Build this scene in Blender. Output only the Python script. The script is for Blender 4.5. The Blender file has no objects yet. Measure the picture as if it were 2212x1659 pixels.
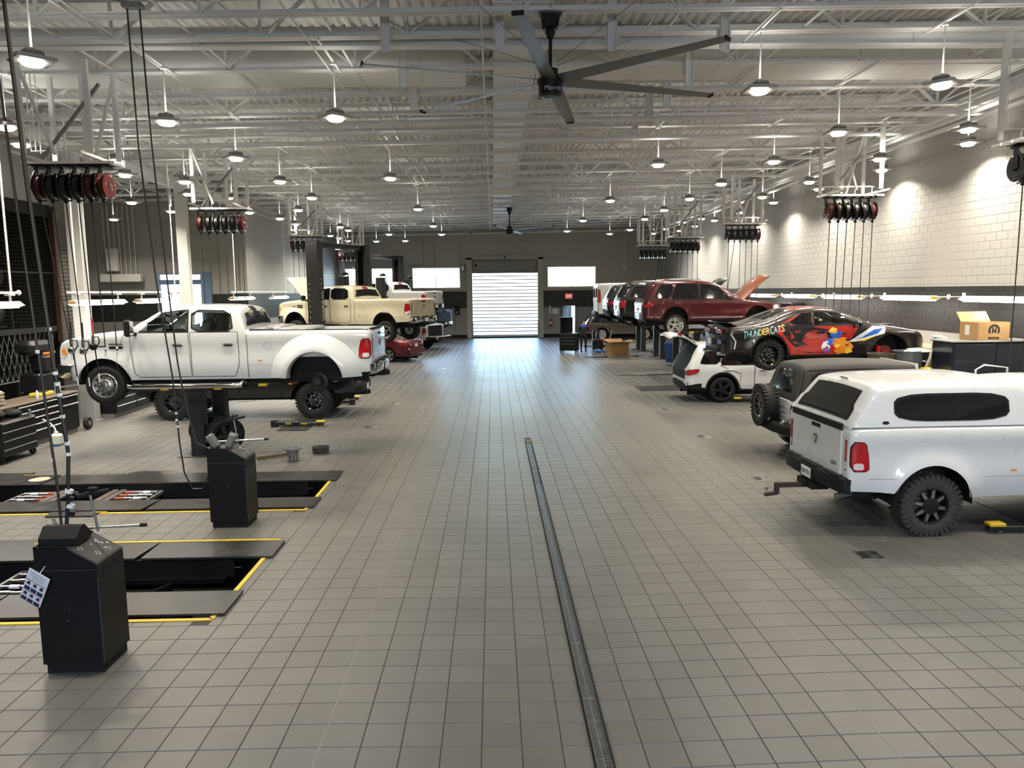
import bpy, math, random
from math import pi, sin, cos, radians as RAD, sqrt, atan2, hypot
from mathutils import Vector, Matrix, Euler
random.seed(7)
SC = bpy.context.scene
COL = SC.collection

# ---------------------------------------------------------------- camera, world, sun, exposure
cam = bpy.data.cameras.new('camera'); co = bpy.data.objects.new('camera', cam); COL.objects.link(co)
F_PX = 1603.0
cam.sensor_fit = 'HORIZONTAL'; cam.sensor_width = 36.0; cam.lens = 36.0 * F_PX / 2212.0
cam.clip_start = 0.05; cam.clip_end = 400
PITCH, YAW, ROLL = RAD(7.15), RAD(1.40), RAD(0.6)
fw = Vector((sin(YAW) * cos(PITCH), cos(YAW) * cos(PITCH), -sin(PITCH)))
r0 = fw.cross(Vector((0, 0, 1))).normalized(); u0 = r0.cross(fw)
rv = cos(ROLL) * r0 - sin(ROLL) * u0; uv = cos(ROLL) * u0 + sin(ROLL) * r0
co.matrix_world = Matrix(((rv.x, uv.x, -fw.x, 0), (rv.y, uv.y, -fw.y, 0), (rv.z, uv.z, -fw.z, 3.40), (0, 0, 0, 1)))
SC.camera = co

SC.view_settings.view_transform = 'Standard'; SC.view_settings.look = 'None'
SC.view_settings.gamma = 1.0; SC.view_settings.use_curve_mapping = False
SC.view_settings.exposure = -0.3
W = bpy.data.worlds.new('sky'); SC.world = W; W.use_nodes = True
nt = W.node_tree; bg = nt.nodes['Background']
sky = nt.nodes.new('ShaderNodeTexSky'); sky.sky_type = 'NISHITA'; sky.sun_disc = False
sky.sun_elevation = RAD(48); sky.sun_rotation = RAD(190); sky.air_density = 1.0; sky.dust_density = 1.5
nt.links.new(sky.outputs[0], bg.inputs[0]); bg.inputs[1].default_value = 4.5
sun = bpy.data.lights.new('sun', 'SUN'); so = bpy.data.objects.new('sun', sun); COL.objects.link(so)
sun.energy = 14.0; sun.angle = RAD(0.6); sun.color = (1.0, 0.95, 0.88)
so.rotation_euler = (RAD(42), 0, RAD(12))          # shines away from the camera: the yard beyond the far door is lit, the room is not
LAMP_W = 150.0          # each high bay lamp
TUBE_W = 30.0          # each strip light
cy = SC.cycles
cy.use_denoising = True; cy.max_bounces = 9; cy.diffuse_bounces = 6; cy.glossy_bounces = 4
cy.transmission_bounces = 4; cy.transparent_max_bounces = 10; cy.caustics_reflective = False; cy.caustics_refractive = False
cy.sample_clamp_indirect = 6.0; cy.use_light_tree = True

# ---------------------------------------------------------------- materials
MATS = {}
def mat(name, col, rough=0.5, metal=0.0, spec=0.5, noise=0.0, nscale=30.0, bump=0.0, coat=0.0, emit=None, estr=0.0, rvar=0.05):
    if name in MATS: return MATS[name]
    m = bpy.data.materials.new(name); m.use_nodes = True; t = m.node_tree; b = t.nodes['Principled BSDF']
    b.inputs['Base Color'].default_value = (*col, 1); b.inputs['Roughness'].default_value = rough
    b.inputs['Metallic'].default_value = metal; b.inputs['Specular IOR Level'].default_value = spec
    b.inputs['Coat Weight'].default_value = coat; b.inputs['Coat Roughness'].default_value = 0.04
    if emit:
        b.inputs['Emission Color'].default_value = (*emit, 1); b.inputs['Emission Strength'].default_value = estr
    n = t.nodes.new('ShaderNodeTexNoise'); n.inputs['Scale'].default_value = nscale; n.inputs['Detail'].default_value = 3
    tc = t.nodes.new('ShaderNodeTexCoord'); t.links.new(tc.outputs['Object'], n.inputs['Vector'])
    mr = t.nodes.new('ShaderNodeMapRange'); mr.inputs[3].default_value = max(0.01, rough - rvar); mr.inputs[4].default_value = min(1, rough + rvar)
    t.links.new(n.outputs['Fac'], mr.inputs[0]); t.links.new(mr.outputs[0], b.inputs['Roughness'])
    if noise:
        mx = t.nodes.new('ShaderNodeMix'); mx.data_type = 'RGBA'
        mx.inputs[6].default_value = (*[c * (1 - noise) for c in col], 1); mx.inputs[7].default_value = (*[min(1, c * (1 + noise)) for c in col], 1)
        t.links.new(n.outputs['Fac'], mx.inputs[0]); t.links.new(mx.outputs[2], b.inputs['Base Color'])
    if bump:
        bp = t.nodes.new('ShaderNodeBump'); bp.inputs['Strength'].default_value = bump; bp.inputs['Distance'].default_value = 0.01
        t.links.new(n.outputs['Fac'], bp.inputs['Height']); t.links.new(bp.outputs[0], b.inputs['Normal'])
    MATS[name] = m; return m
def glassmat(name, tint=(0.9, 0.97, 1.0), gloss=0.12, trans=1.0):
    m = bpy.data.materials.new(name); m.use_nodes = True; t = m.node_tree
    for n in list(t.nodes): t.nodes.remove(n)
    o = t.nodes.new('ShaderNodeOutputMaterial'); tr = t.nodes.new('ShaderNodeBsdfTransparent'); gl = t.nodes.new('ShaderNodeBsdfGlossy')
    tr.inputs[0].default_value = (*[c * trans for c in tint], 1); gl.inputs['Roughness'].default_value = 0.03
    fr = t.nodes.new('ShaderNodeFresnel'); fr.inputs[0].default_value = 1.5
    ma = t.nodes.new('ShaderNodeMath'); ma.operation = 'ADD'; ma.inputs[1].default_value = gloss * 0.3
    t.links.new(fr.outputs[0], ma.inputs[0])
    mx = t.nodes.new('ShaderNodeMixShader'); t.links.new(ma.outputs[0], mx.inputs[0])
    t.links.new(tr.outputs[0], mx.inputs[1]); t.links.new(gl.outputs[0], mx.inputs[2]); t.links.new(mx.outputs[0], o.inputs[0])
    MATS[name] = m; return m

STEEL = mat('white_steel', (0.80, 0.80, 0.78), 0.55, noise=0.06)
DECK = mat('roof_deck', (0.70, 0.70, 0.68), 0.6, noise=0.08, nscale=4)
DUCT = mat('white_duct', (0.82, 0.82, 0.80), 0.5, noise=0.04, nscale=3)
BLK = mat('black_paint', (0.007, 0.007, 0.008), 0.42, spec=.28, noise=0.3)
BLKM = mat('black_matt', (0.009, 0.009, 0.009), 0.7, spec=.25, noise=0.3)
BLKG = mat('black_gloss', (0.008, 0.008, 0.009), 0.12, coat=0.6)
RUB = mat('rubber', (0.010, 0.010, 0.010), 0.65, spec=.3, noise=0.35, nscale=60, bump=0.2)
RUBG = mat('dusty_rubber', (0.038, 0.035, 0.032), 0.85, noise=0.4, nscale=40, bump=0.3)
CHR = mat('chrome', (0.80, 0.80, 0.80), 0.10, metal=1.0)
ALU = mat('aluminium', (0.62, 0.61, 0.59), 0.28, metal=1.0, noise=0.1)
GREYM = mat('grey_metal', (0.22, 0.22, 0.22), 0.45, metal=0.6, noise=0.15)
YEL = mat('yellow_paint', (0.62, 0.42, 0.02), 0.5, noise=0.25, nscale=12)
WHT = mat('white_enamel', (0.78, 0.78, 0.76), 0.35, noise=0.03)
PAPER = mat('paper', (0.75, 0.76, 0.78), 0.8, noise=0.04)
CARD = mat('cardboard', (0.42, 0.25, 0.10), 0.8, noise=0.12, nscale=8)
WOOD = mat('bench_wood', (0.42, 0.28, 0.15), 0.6, noise=0.25, nscale=9)
REDM = mat('red_plastic', (0.45, 0.015, 0.012), 0.3, noise=0.1)
REDL = mat('red_lens', (0.42, 0.008, 0.012), 0.10, coat=0.8, noise=0.25, nscale=25)
CLRL = mat('clear_lens', (0.62, 0.60, 0.60), 0.12, coat=0.8, noise=0.15, nscale=25)
AMB = mat('amber_lens', (0.75, 0.22, 0.02), 0.15, coat=0.6)
TINT = mat('tinted_glass', (0.006, 0.007, 0.008), 0.04, spec=0.6)
TINTB = mat('dusty_glass', (0.018, 0.018, 0.017), 0.16, spec=0.6, noise=0.5, nscale=6, rvar=0.08)
PANE = glassmat('window_glass')
CABG = glassmat('car_glass', (0.62, 0.68, 0.64), 0.2)
BLUEP = mat('blue_plastic', (0.03, 0.10, 0.35), 0.5, noise=0.2)
INTER = mat('car_interior', (0.03, 0.028, 0.026), 0.75, noise=0.3)
TAN = mat('tan_trim', (0.28, 0.25, 0.20), 0.8, noise=0.2)
LENS = mat('lamp_lens', (0.9, 0.9, 0.85), 0.5, emit=(1.0, 0.93, 0.78), estr=22.0)
TUBE = mat('tube_lens', (0.9, 0.9, 0.88), 0.5, emit=(1.0, 0.95, 0.88), estr=16.0)
HOSE = mat('black_hose', (0.014, 0.013, 0.013), 0.45, noise=0.3)
HOSER = mat('red_hose', (0.055, 0.006, 0.005), 0.45, noise=0.3)
BRASS = mat('brass', (0.55, 0.36, 0.10), 0.35, metal=0.9, noise=0.15)
PLATE = mat('runway_steel', (0.045, 0.043, 0.042), 0.34, metal=0.35, noise=0.45, nscale=5, rvar=0.12)
GRATE = mat('grate_steel', (0.34, 0.35, 0.35), 0.38, metal=0.9, noise=0.25, nscale=20)
CONC = mat('yard_concrete', (0.62, 0.60, 0.56), 0.9, noise=0.12, nscale=0.6)
DOORM = mat('grey_door', (0.10, 0.115, 0.125), 0.5, noise=0.1)
def paint(name, col, rough=0.28, metal=0.0): return mat(name, col, rough, metal=metal, coat=0.75, spec=0.45, noise=0.0, nscale=2, rvar=0.03)
P_WHITE = paint('white_car_paint', (0.66, 0.67, 0.68))
P_CREAM = paint('cream_car_paint', (0.66, 0.60, 0.44))
P_RED = paint('dark_red_car_paint', (0.062, 0.002, 0.006), metal=0.2)
P_BLACK = paint('black_car_paint', (0.006, 0.006, 0.007))
P_BROWN = paint('black_cherry_car_paint', (0.010, 0.006, 0.005))
P_GREY = paint('bronze_grey_car_paint', (0.065, 0.060, 0.050), metal=0.3)
P_NAVY = paint('navy_car_paint', (0.010, 0.020, 0.045), metal=0.2)
P_MAROON = paint('maroon_car_paint', (0.10, 0.005, 0.010), metal=0.2)
P_HOOD_REFLECT = paint('hood_reflection_paint', (0.17, 0.045, 0.015), metal=0.2)  # warm reflection on the raised dark red hood, put into its colour

def wall_mat():
    m = bpy.data.materials.new('painted_block'); m.use_nodes = True; t = m.node_tree; b = t.nodes['Principled BSDF']
    g = t.nodes.new('ShaderNodeNewGeometry'); s = t.nodes.new('ShaderNodeSeparateXYZ'); t.links.new(g.outputs['Position'], s.inputs[0])
    r = t.nodes.new('ShaderNodeValToRGB'); r.color_ramp.interpolation = 'CONSTANT'
    e = r.color_ramp.elements; e[0].position = 0; e[0].color = (0.27, 0.27, 0.265, 1); e[1].position = 0.2175; e[1].color = (0.020, 0.020, 0.021, 1)
    e2 = e.new(0.338); e2.color = (0.43, 0.425, 0.405, 1)
    dv = t.nodes.new('ShaderNodeMath'); dv.operation = 'DIVIDE'; dv.inputs[1].default_value = 10.0; t.links.new(s.outputs[2], dv.inputs[0])
    t.links.new(dv.outputs[0], r.inputs[0])
    n = t.nodes.new('ShaderNodeTexNoise'); n.inputs['Scale'].default_value = 22; n.inputs['Detail'].default_value = 4
    t.links.new(g.outputs['Position'], n.inputs['Vector'])
    mx = t.nodes.new('ShaderNodeMix'); mx.data_type = 'RGBA'; mx.blend_type = 'MULTIPLY'; mx.inputs[0].default_value = 0.14
    t.links.new(r.outputs[0], mx.inputs[6]); t.links.new(n.outputs['Fac'], mx.inputs[7]); t.links.new(mx.outputs[2], b.inputs['Base Color'])
    b.inputs['Roughness'].default_value = 0.55
    bp = t.nodes.new('ShaderNodeBump'); bp.inputs['Strength'].default_value = 0.25; bp.inputs['Distance'].default_value = 0.004
    t.links.new(n.outputs['Fac'], bp.inputs['Height']); t.links.new(bp.outputs[0], b.inputs['Normal'])
    MATS['painted_block'] = m; return m
WALLM = wall_mat()

def tile_mat():
    m = bpy.data.materials.new('floor_tile'); m.use_nodes = True; t = m.node_tree; b = t.nodes['Principled BSDF']
    g = t.nodes.new('ShaderNodeNewGeometry'); oi = t.nodes.new('ShaderNodeObjectInfo')
    ad = t.nodes.new('ShaderNodeMath'); ad.operation = 'ADD'; t.links.new(g.outputs['Random Per Island'], ad.inputs[0]); t.links.new(oi.outputs['Random'], ad.inputs[1])
    fr = t.nodes.new('ShaderNodeMath'); fr.operation = 'FRACT'; t.links.new(ad.outputs[0], fr.inputs[0])
    r = t.nodes.new('ShaderNodeValToRGB'); r.color_ramp.elements[0].color = (0.118, 0.114, 0.104, 1); r.color_ramp.elements[1].color = (0.136, 0.132, 0.121, 1)
    t.links.new(fr.outputs[0], r.inputs[0])
    n = t.nodes.new('ShaderNodeTexNoise'); n.inputs['Scale'].default_value = 0.55; n.inputs['Detail'].default_value = 5; t.links.new(g.outputs['Position'], n.inputs['Vector'])
    n2 = t.nodes.new('ShaderNodeTexNoise'); n2.inputs['Scale'].default_value = 160; n2.inputs['Detail'].default_value = 2; t.links.new(g.outputs['Position'], n2.inputs['Vector'])
    mr = t.nodes.new('ShaderNodeMapRange'); mr.inputs[1].default_value = 0.3; mr.inputs[2].default_value = 0.7; mr.inputs[3].default_value = 0.90; mr.inputs[4].default_value = 1.06
    t.links.new(n.outputs['Fac'], mr.inputs[0])
    mr2 = t.nodes.new('ShaderNodeMapRange'); mr2.inputs[3].default_value = 0.9; mr2.inputs[4].default_value = 1.1; t.links.new(n2.outputs['Fac'], mr2.inputs[0])
    mu = t.nodes.new('ShaderNodeMath'); mu.operation = 'MULTIPLY'; t.links.new(mr.outputs[0], mu.inputs[0]); t.links.new(mr2.outputs[0], mu.inputs[1])
    mx = t.nodes.new('ShaderNodeMix'); mx.data_type = 'RGBA'; mx.blend_type = 'MULTIPLY'; mx.inputs[0].default_value = 1
    t.links.new(r.outputs[0], mx.inputs[6]); t.links.new(mu.outputs[0], mx.inputs[7]); t.links.new(mx.outputs[2], b.inputs['Base Color'])
    rr = t.nodes.new('ShaderNodeMapRange'); rr.inputs[1].default_value = 0.3; rr.inputs[2].default_value = 0.7; rr.inputs[3].default_value = 0.37; rr.inputs[4].default_value = 0.43
    t.links.new(n.outputs['Fac'], rr.inputs[0]); t.links.new(rr.outputs[0], b.inputs['Roughness'])
    MATS['floor_tile'] = m; return m
TILEM = tile_mat()
GROUT = mat('grout', (0.035, 0.032, 0.028), 0.8, noise=0.2)
JOINT = mat('pale_joint', (0.20, 0.195, 0.18), 0.7)

# ---------------------------------------------------------------- mesh helpers
class MB:
    def __init__(s): s.v = []; s.f = []; s.m = []; s.T = Matrix.Identity(4); s.mi = 0
    def add(s, vs, fs, mi=None):
        o = len(s.v); T = s.T
        s.v.extend([(T @ Vector(p))[:] for p in vs]); mi = s.mi if mi is None else mi
        for f in fs: s.f.append([o + i for i in f]); s.m.append(mi)
    def box(s, c, d, mi=None, rz=0, R=None):
        x, y, z = d[0] / 2, d[1] / 2, d[2] / 2
        P = [Vector(p) for p in ((-x, -y, -z), (x, -y, -z), (x, y, -z), (-x, y, -z), (-x, -y, z), (x, -y, z), (x, y, z), (-x, y, z))]
        M = R if R is not None else Matrix.Rotation(rz, 3, 'Z')
        s.add([M @ p + Vector(c) for p in P], [(3, 2, 1, 0), (4, 5, 6, 7), (0, 1, 5, 4), (1, 2, 6, 5), (2, 3, 7, 6), (3, 0, 4, 7)], mi)
    def bbox(s, c, d, b=0.01, mi=None, rz=0):                       # box with chamfered edges
        x, y, z = d[0] / 2, d[1] / 2, d[2] / 2; b = min(b, x * .9, y * .9, z * .9)
        M = Matrix.Rotation(rz, 3, 'Z'); C = Vector(c); vs = []; fs = []
        def ring(hx, hy, zz, k): return [(-hx + k, -hy, zz), (hx - k, -hy, zz), (hx, -hy + k, zz), (hx, hy - k, zz), (hx - k, hy, zz), (-hx + k, hy, zz), (-hx, hy - k, zz), (-hx, -hy + k, zz)]
        rows = [ring(x - b, y - b, -z, b * .3), ring(x, y, -z + b, b), ring(x, y, z - b, b), ring(x - b, y - b, z, b * .3)]
        for r in rows: vs += [M @ Vector(p) + C for p in r]
        for i in range(3):
            for j in range(8): a = i * 8 + j; e = i * 8 + (j + 1) % 8; fs.append((a, e, e + 8, a + 8))
        fs.append(tuple(range(7, -1, -1))); fs.append(tuple(range(24, 32))); s.add(vs, fs, mi)
    def cyl(s, p0, p1, r, n=12, r1=None, caps=True, mi=None):
        p0, p1 = Vector(p0), Vector(p1); d = (p1 - p0).normalized(); r1 = r if r1 is None else r1
        a = d.orthogonal().normalized(); b = d.cross(a)
        if abs(d.z) > .999: a = Vector((1, 0, 0)); b = d.cross(a)
        vs = [p0 + r * (cos(2 * pi * i / n) * a + sin(2 * pi * i / n) * b) for i in range(n)] + [p1 + r1 * (cos(2 * pi * i / n) * a + sin(2 * pi * i / n) * b) for i in range(n)]
        fs = [(i, (i + 1) % n, n + (i + 1) % n, n + i) for i in range(n)]
        if caps: fs += [tuple(range(n - 1, -1, -1)), tuple(range(n, 2 * n))]
        s.add(vs, fs, mi)
    def bar(s, p0, p1, w, h, up=(0, 0, 1), mi=None):                # rectangular bar between two points
        p0, p1 = Vector(p0), Vector(p1); d = (p1 - p0).normalized(); u = Vector(up)
        if abs(d.dot(u)) > .98: u = Vector((0, 1, 0))
        a = d.cross(u).normalized(); b = a.cross(d)
        vs = [q + i * a * w / 2 + j * b * h / 2 for q in (p0, p1) for i, j in ((-1, -1), (1, -1), (1, 1), (-1, 1))]
        s.add(vs, [(0, 1, 5, 4), (1, 2, 6, 5), (2, 3, 7, 6), (3, 0, 4, 7), (3, 2, 1, 0), (4, 5, 6, 7)], mi)
    def tube(s, pts, r, n=8, mi=None, closed=False):
        pts = [Vector(p) for p in pts]; N = len(pts); vs = []; fs = []; pa = None
        for i, p in enumerate(pts):
            d = (pts[(i + 1) % N] - pts[i - 1]) if closed else (pts[min(i + 1, N - 1)] - pts[max(i - 1, 0)])
            d.normalize(); a = (pa - d * pa.dot(d)) if pa else d.orthogonal()
            if a.length < 1e-5: a = d.orthogonal()
            a.normalize(); pa = a; b = d.cross(a); rr = r[i] if isinstance(r, (list, tuple)) else r
            vs += [p + rr * (cos(2 * pi * k / n) * a + sin(2 * pi * k / n) * b) for k in range(n)]
        for i in range(N if closed else N - 1):
            for k in range(n):
                j = (i + 1) % N; fs.append((i * n + k, i * n + (k + 1) % n, j * n + (k + 1) % n, j * n + k))
        if not closed: fs += [tuple(range(n - 1, -1, -1)), tuple((N - 1) * n + k for k in range(n))]
        s.add(vs, fs, mi)
    def lathe(s, prof, n=24, axis='Z', c=(0, 0, 0), mi=None, mis=None, close=False):   # prof: (r, h)
        vs = []; C = Vector(c)
        for r, h in prof:
            for k in range(n):
                a = 2 * pi * k / n; p = (r * cos(a), r * sin(a), h)
                if axis == 'Y': p = (p[0], p[2], p[1])
                elif axis == 'X': p = (p[2], p[0], p[1])
                vs.append(Vector(p) + C)
        q = len(prof)
        for i in range(q if close else q - 1):
            j = (i + 1) % q
            s.add_faces_later = None
        fs = []; ms = []
        for i in range(q if close else q - 1):
            j = (i + 1) % q
            for k in range(n):
                fs.append((i * n + k, i * n + (k + 1) % n, j * n + (k + 1) % n, j * n + k)); ms.append(mis[i] if mis else (s.mi if mi is None else mi))
        o = len(s.v); T = s.T; s.v.extend([(T @ p)[:] for p in vs])
        for f, m_ in zip(fs, ms): s.f.append([o + i for i in f]); s.m.append(m_)
    def prism(s, poly, h0, h1, axis='Y', mi=None):                  # polygon extruded; axis Y: poly in (x,z); X: (y,z); Z: (x,y)
        n = len(poly)
        def P(a, b, h): return (a, h, b) if axis == 'Y' else ((h, a, b) if axis == 'X' else (a, b, h))
        vs = [P(a, b, h0) for a, b in poly] + [P(a, b, h1) for a, b in poly]
        s.add(vs, [(i, (i + 1) % n, n + (i + 1) % n, n + i) for i in range(n)] + [tuple(range(n - 1, -1, -1)), tuple(range(n, 2 * n))], mi)
    def grid(s, rows, mi=None, closed=False):                       # rows of points
        n = len(rows[0]); vs = [p for r in rows for p in r]; fs = []
        for i in range(len(rows) - 1):
            for k in range(n if closed else n - 1): fs.append((i * n + k, i * n + (k + 1) % n, (i + 1) * n + (k + 1) % n, (i + 1) * n + k))
        s.add(vs, fs, mi)
    def mesh(s, name, mats, smooth=None):
        me = bpy.data.meshes.new(name); me.from_pydata(s.v, [], s.f)
        for m in (mats if isinstance(mats, (list, tuple)) else [mats]): me.materials.append(m)
        me.polygons.foreach_set('material_index', s.m); me.validate(); me.update()
        if smooth:
            import bmesh
            bm = bmesh.new(); bm.from_mesh(me); bmesh.ops.remove_doubles(bm, verts=bm.verts, dist=1e-5); bmesh.ops.recalc_face_normals(bm, faces=bm.faces)
            bm.to_mesh(me); bm.free()
            me.shade_smooth(); me.set_sharp_from_angle(angle=RAD(smooth))
        return me
def link(name, me, parent=None, loc=None, rot=None):
    o = bpy.data.objects.new(name, me); COL.objects.link(o)
    if parent is not None: o.parent = parent
    if loc is not None: o.location = loc
    if rot is not None: o.rotation_euler = rot
    return o
def obj(name, mb, mats, parent=None, smooth=None, loc=None, rot=None):
    return link(name, mb.mesh(name, mats, smooth), parent, loc, rot)
def tag(o, label, cat=None, group=None, kind=None):
    if label: o['label'] = label
    if cat: o['category'] = cat
    if group: o['group'] = group
    if kind: o['kind'] = kind
    return o
def thing(name, label, cat, loc=(0, 0, 0), rz=0, group=None):
    o = bpy.data.objects.new(name, None); COL.objects.link(o); o.empty_display_size = 0.2
    o.location = loc; o.rotation_euler = (0, 0, rz); return tag(o, label, cat, group)
def dup(o, parent=None):
    c = o.copy(); COL.objects.link(c); c.parent = parent
    for ch in list(o.children):
        dup(ch, c)
    return c
def struct(name, mb, mats, parent=None, smooth=None):
    o = obj(name, mb, mats, parent, smooth); o['kind'] = 'structure'; return o
ORDS = 'first second third fourth fifth sixth seventh eighth ninth tenth eleventh twelfth thirteenth fourteenth fifteenth sixteenth seventeenth eighteenth'.split()
def chaikin(pts, n=2):
    for _ in range(n):
        q = [pts[0]]
        for a, b in zip(pts[:-1], pts[1:]):
            q.append((a[0] * .75 + b[0] * .25, a[1] * .75 + b[1] * .25)); q.append((a[0] * .25 + b[0] * .75, a[1] * .25 + b[1] * .75))
        q.append(pts[-1]); pts = q
    return pts
def ropath(p0, p1, sag=0.0, n=10):
    p0, p1 = Vector(p0), Vector(p1)
    return [p0.lerp(p1, i / n) - Vector((0, 0, sag * 4 * (i / n) * (1 - i / n))) for i in range(n + 1)]
def text_mesh(s, size, ext=0.002, mat_=None, bend=None, align='CENTER', shear=0.0, bold=0.0):
    cu = bpy.data.curves.new('t', 'FONT'); cu.body = s; cu.size = size; cu.extrude = ext; cu.align_x = align; cu.align_y = 'CENTER'
    cu.resolution_u = 2; cu.shear = shear; cu.offset = bold
    o = bpy.data.objects.new('t', cu); COL.objects.link(o)
    dg = bpy.context.evaluated_depsgraph_get(); me = bpy.data.meshes.new_from_object(o.evaluated_get(dg))
    bpy.data.objects.remove(o); bpy.data.curves.remove(cu)
    if bend:
        for v in me.vertices:
            a = v.co.x / bend; r = bend + v.co.z; v.co = Vector((r * sin(a), -r * cos(a), v.co.y))
    me.materials.clear()
    if mat_: me.materials.append(mat_)
    return me
# ---------------------------------------------------------------- the room
XR, XL, XA, YF, YA = 12.0, -11.1, -18.2, 54.5, 34.3      # right wall, left wall, alcove side wall, far wall, alcove end wall
def zb(x): return 7.60 + 0.012 * x                      # underside of the roof joists
def zd(x): return zb(x) + 0.80                          # roof deck
def dip(x, y):                                          # the floor falls gently to the channel drain
    d = max(0.0, 2.15 - abs(x - 0.77)) / 2.15
    f = 1.0 if y < 16.5 else max(0.0, 1 - (y - 16.5) / 3.5)
    return -0.040 * d * f

def wall_pieces(mb, axis, c, t, a0, a1, z0, z1, holes):
    xs = sorted({a0, a1, *[h[0] for h in holes], *[h[1] for h in holes]})
    for p, q in zip(xs[:-1], xs[1:]):
        zs = [(z0, z1)]
        for h in holes:
            if h[0] <= p + 1e-6 and h[1] >= q - 1e-6:
                nz = []
                for u, v in zs:
                    if h[2] > u: nz.append((u, min(v, h[2])))
                    if h[3] < v: nz.append((max(u, h[3]), v))
                zs = nz
        for u, v in zs:
            if axis == 'Y': mb.box(((p + q) / 2, c, (u + v) / 2), (q - p, t, v - u))
            else: mb.box((c, (p + q) / 2, (u + v) / 2), (t, q - p, v - u))
DOOR = (-1.47, 3.27, 0, 4.72); W1 = (-5.85, -2.33, 3.63, 5.15); W2 = (3.98, 7.56, 3.63, 5.15); W3 = (-10.7, -7.2, 3.63, 5.15); PD = (5.0, 6.08, 0, 2.35)
mb = MB(); wall_pieces(mb, 'Y', YF + .15, .3, XL - .3, XR + .3, 0, 9, [DOOR, W1, W2, W3, PD]); wall_far = struct('wall_far', mb, WALLM)
mb = MB(); mb.box((XR + .15, 24, 4.5), (.3, 62, 9)); wall_right = struct('wall_right', mb, WALLM)
mb = MB(); mb.box((XL - .15, (YA + YF) / 2 + .05, 4.5), (.3, YF - YA + .3, 9)); struct('wall_left', mb, WALLM)
AW = (-15.2, -13.1, 1.2, 4.38)
mb = MB(); wall_pieces(mb, 'Y', YA + .15, .3, XA - .3, XL - .3, 0, 9, [AW]); struct('wall_alcove_end', mb, WALLM)
mb = MB(); mb.box((XA - .15, 14.2, 4.5), (.3, 40.7, 9)); struct('wall_alcove_side', mb, WALLM)
mb = MB(); wall_pieces(mb, 'Y', -6.15, .3, -18.5, XR + .3, 0, 9, [(-5.9, -2.3, 3.6, 5.2), (-1.0, 2.8, 3.6, 5.2), (4.0, 7.6, 3.6, 5.2)]); struct('wall_near', mb, WALLM)
def portal(x, y, z, w, h, rx):                            # tells the renderer where daylight comes in
    l = bpy.data.lights.new('daylight_portal', 'AREA'); l.shape = 'RECTANGLE'; l.size = w; l.size_y = h; l.cycles.is_portal = True
    o = bpy.data.objects.new('daylight_portal', l); COL.objects.link(o); o.location = (x, y, z); o.rotation_euler = (rx, 0, 0)
portal(.9, YF + .35, 2.36, 4.74, 4.72, -pi / 2); portal(-4.09, YF + .35, 4.39, 3.5, 1.5, -pi / 2); portal(5.77, YF + .35, 4.39, 3.5, 1.5, -pi / 2); portal(-8.95, YF + .35, 4.39, 3.5, 1.5, -pi / 2)
portal(-4.1, -6.35, 4.4, 3.6, 1.6, pi / 2); portal(.9, -6.35, 4.4, 3.8, 1.6, pi / 2); portal(5.8, -6.35, 4.4, 3.6, 1.6, pi / 2)
portal(5.54, YF + .35, 1.17, 1.0, 2.3, -pi / 2); portal(-14.15, YA + .35, 2.8, 2.1, 3.2, -pi / 2)

mb = MB(); mb.box((-12.05, 7.5, 6.6), (.12, 26.5, 2.0)); struct('wall_above_cage', mb, WALLM)

# block joints: right wall blocks nearest the camera are pieces, the rest one mesh
def block_mesh(nm, L, H, axis, sgn):
    m = MB(); e = .005; g = .004
    o = [(g, g), (L - g, g), (L - g, H - g), (g, H - g)]; i_ = [(g + e, g + e), (L - g - e, g + e), (L - g - e, H - g - e), (g + e, H - g - e)]
    def P(a, z, d): return (sgn * d, a, z) if axis == 'X' else (a, sgn * d, z)
    vs = [P(a, z, 0) for a, z in o] + [P(a, z, .006) for a, z in i_]
    m.add(vs, [(4, 5, 6, 7)] + [(k, (k + 1) % 4, 4 + (k + 1) % 4, 4 + k) for k in range(4)])
    return m
BL, BH = .4064, .2032
bme = block_mesh('block', BL, BH, 'X', -1).mesh('block', WALLM)
big = MB(); nb = 0
for r in range(11, 40):
    z = r * BH; off = BL / 2 if r % 2 else 0
    y = 14.0 + off
    while y < 54.2:
        if 19.2 < y < 26.6 and 3.0 < z < 6.55 and nb < 300:
            o = link('block', bme, wall_right, (XR, y, z)); nb += 1
        else:
            e = .005; g = .004; v = [(XR, y + g, z + g), (XR, y + BL - g, z + g), (XR, y + BL - g, z + BH - g), (XR, y + g, z + BH - g)]
            w = [(XR - .006, y + g + e, z + g + e), (XR - .006, y + BL - g - e, z + g + e), (XR - .006, y + BL - g - e, z + BH - g - e), (XR - .006, y + g + e, z + BH - g - e)]
            big.add(v + w, [(4, 5, 6, 7)] + [(k, (k + 1) % 4, 4 + (k + 1) % 4, 4 + k) for k in range(4)])
        y += BL
bo = obj('blockwork', big, WALLM, wall_right); bo['kind'] = 'stuff'
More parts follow.
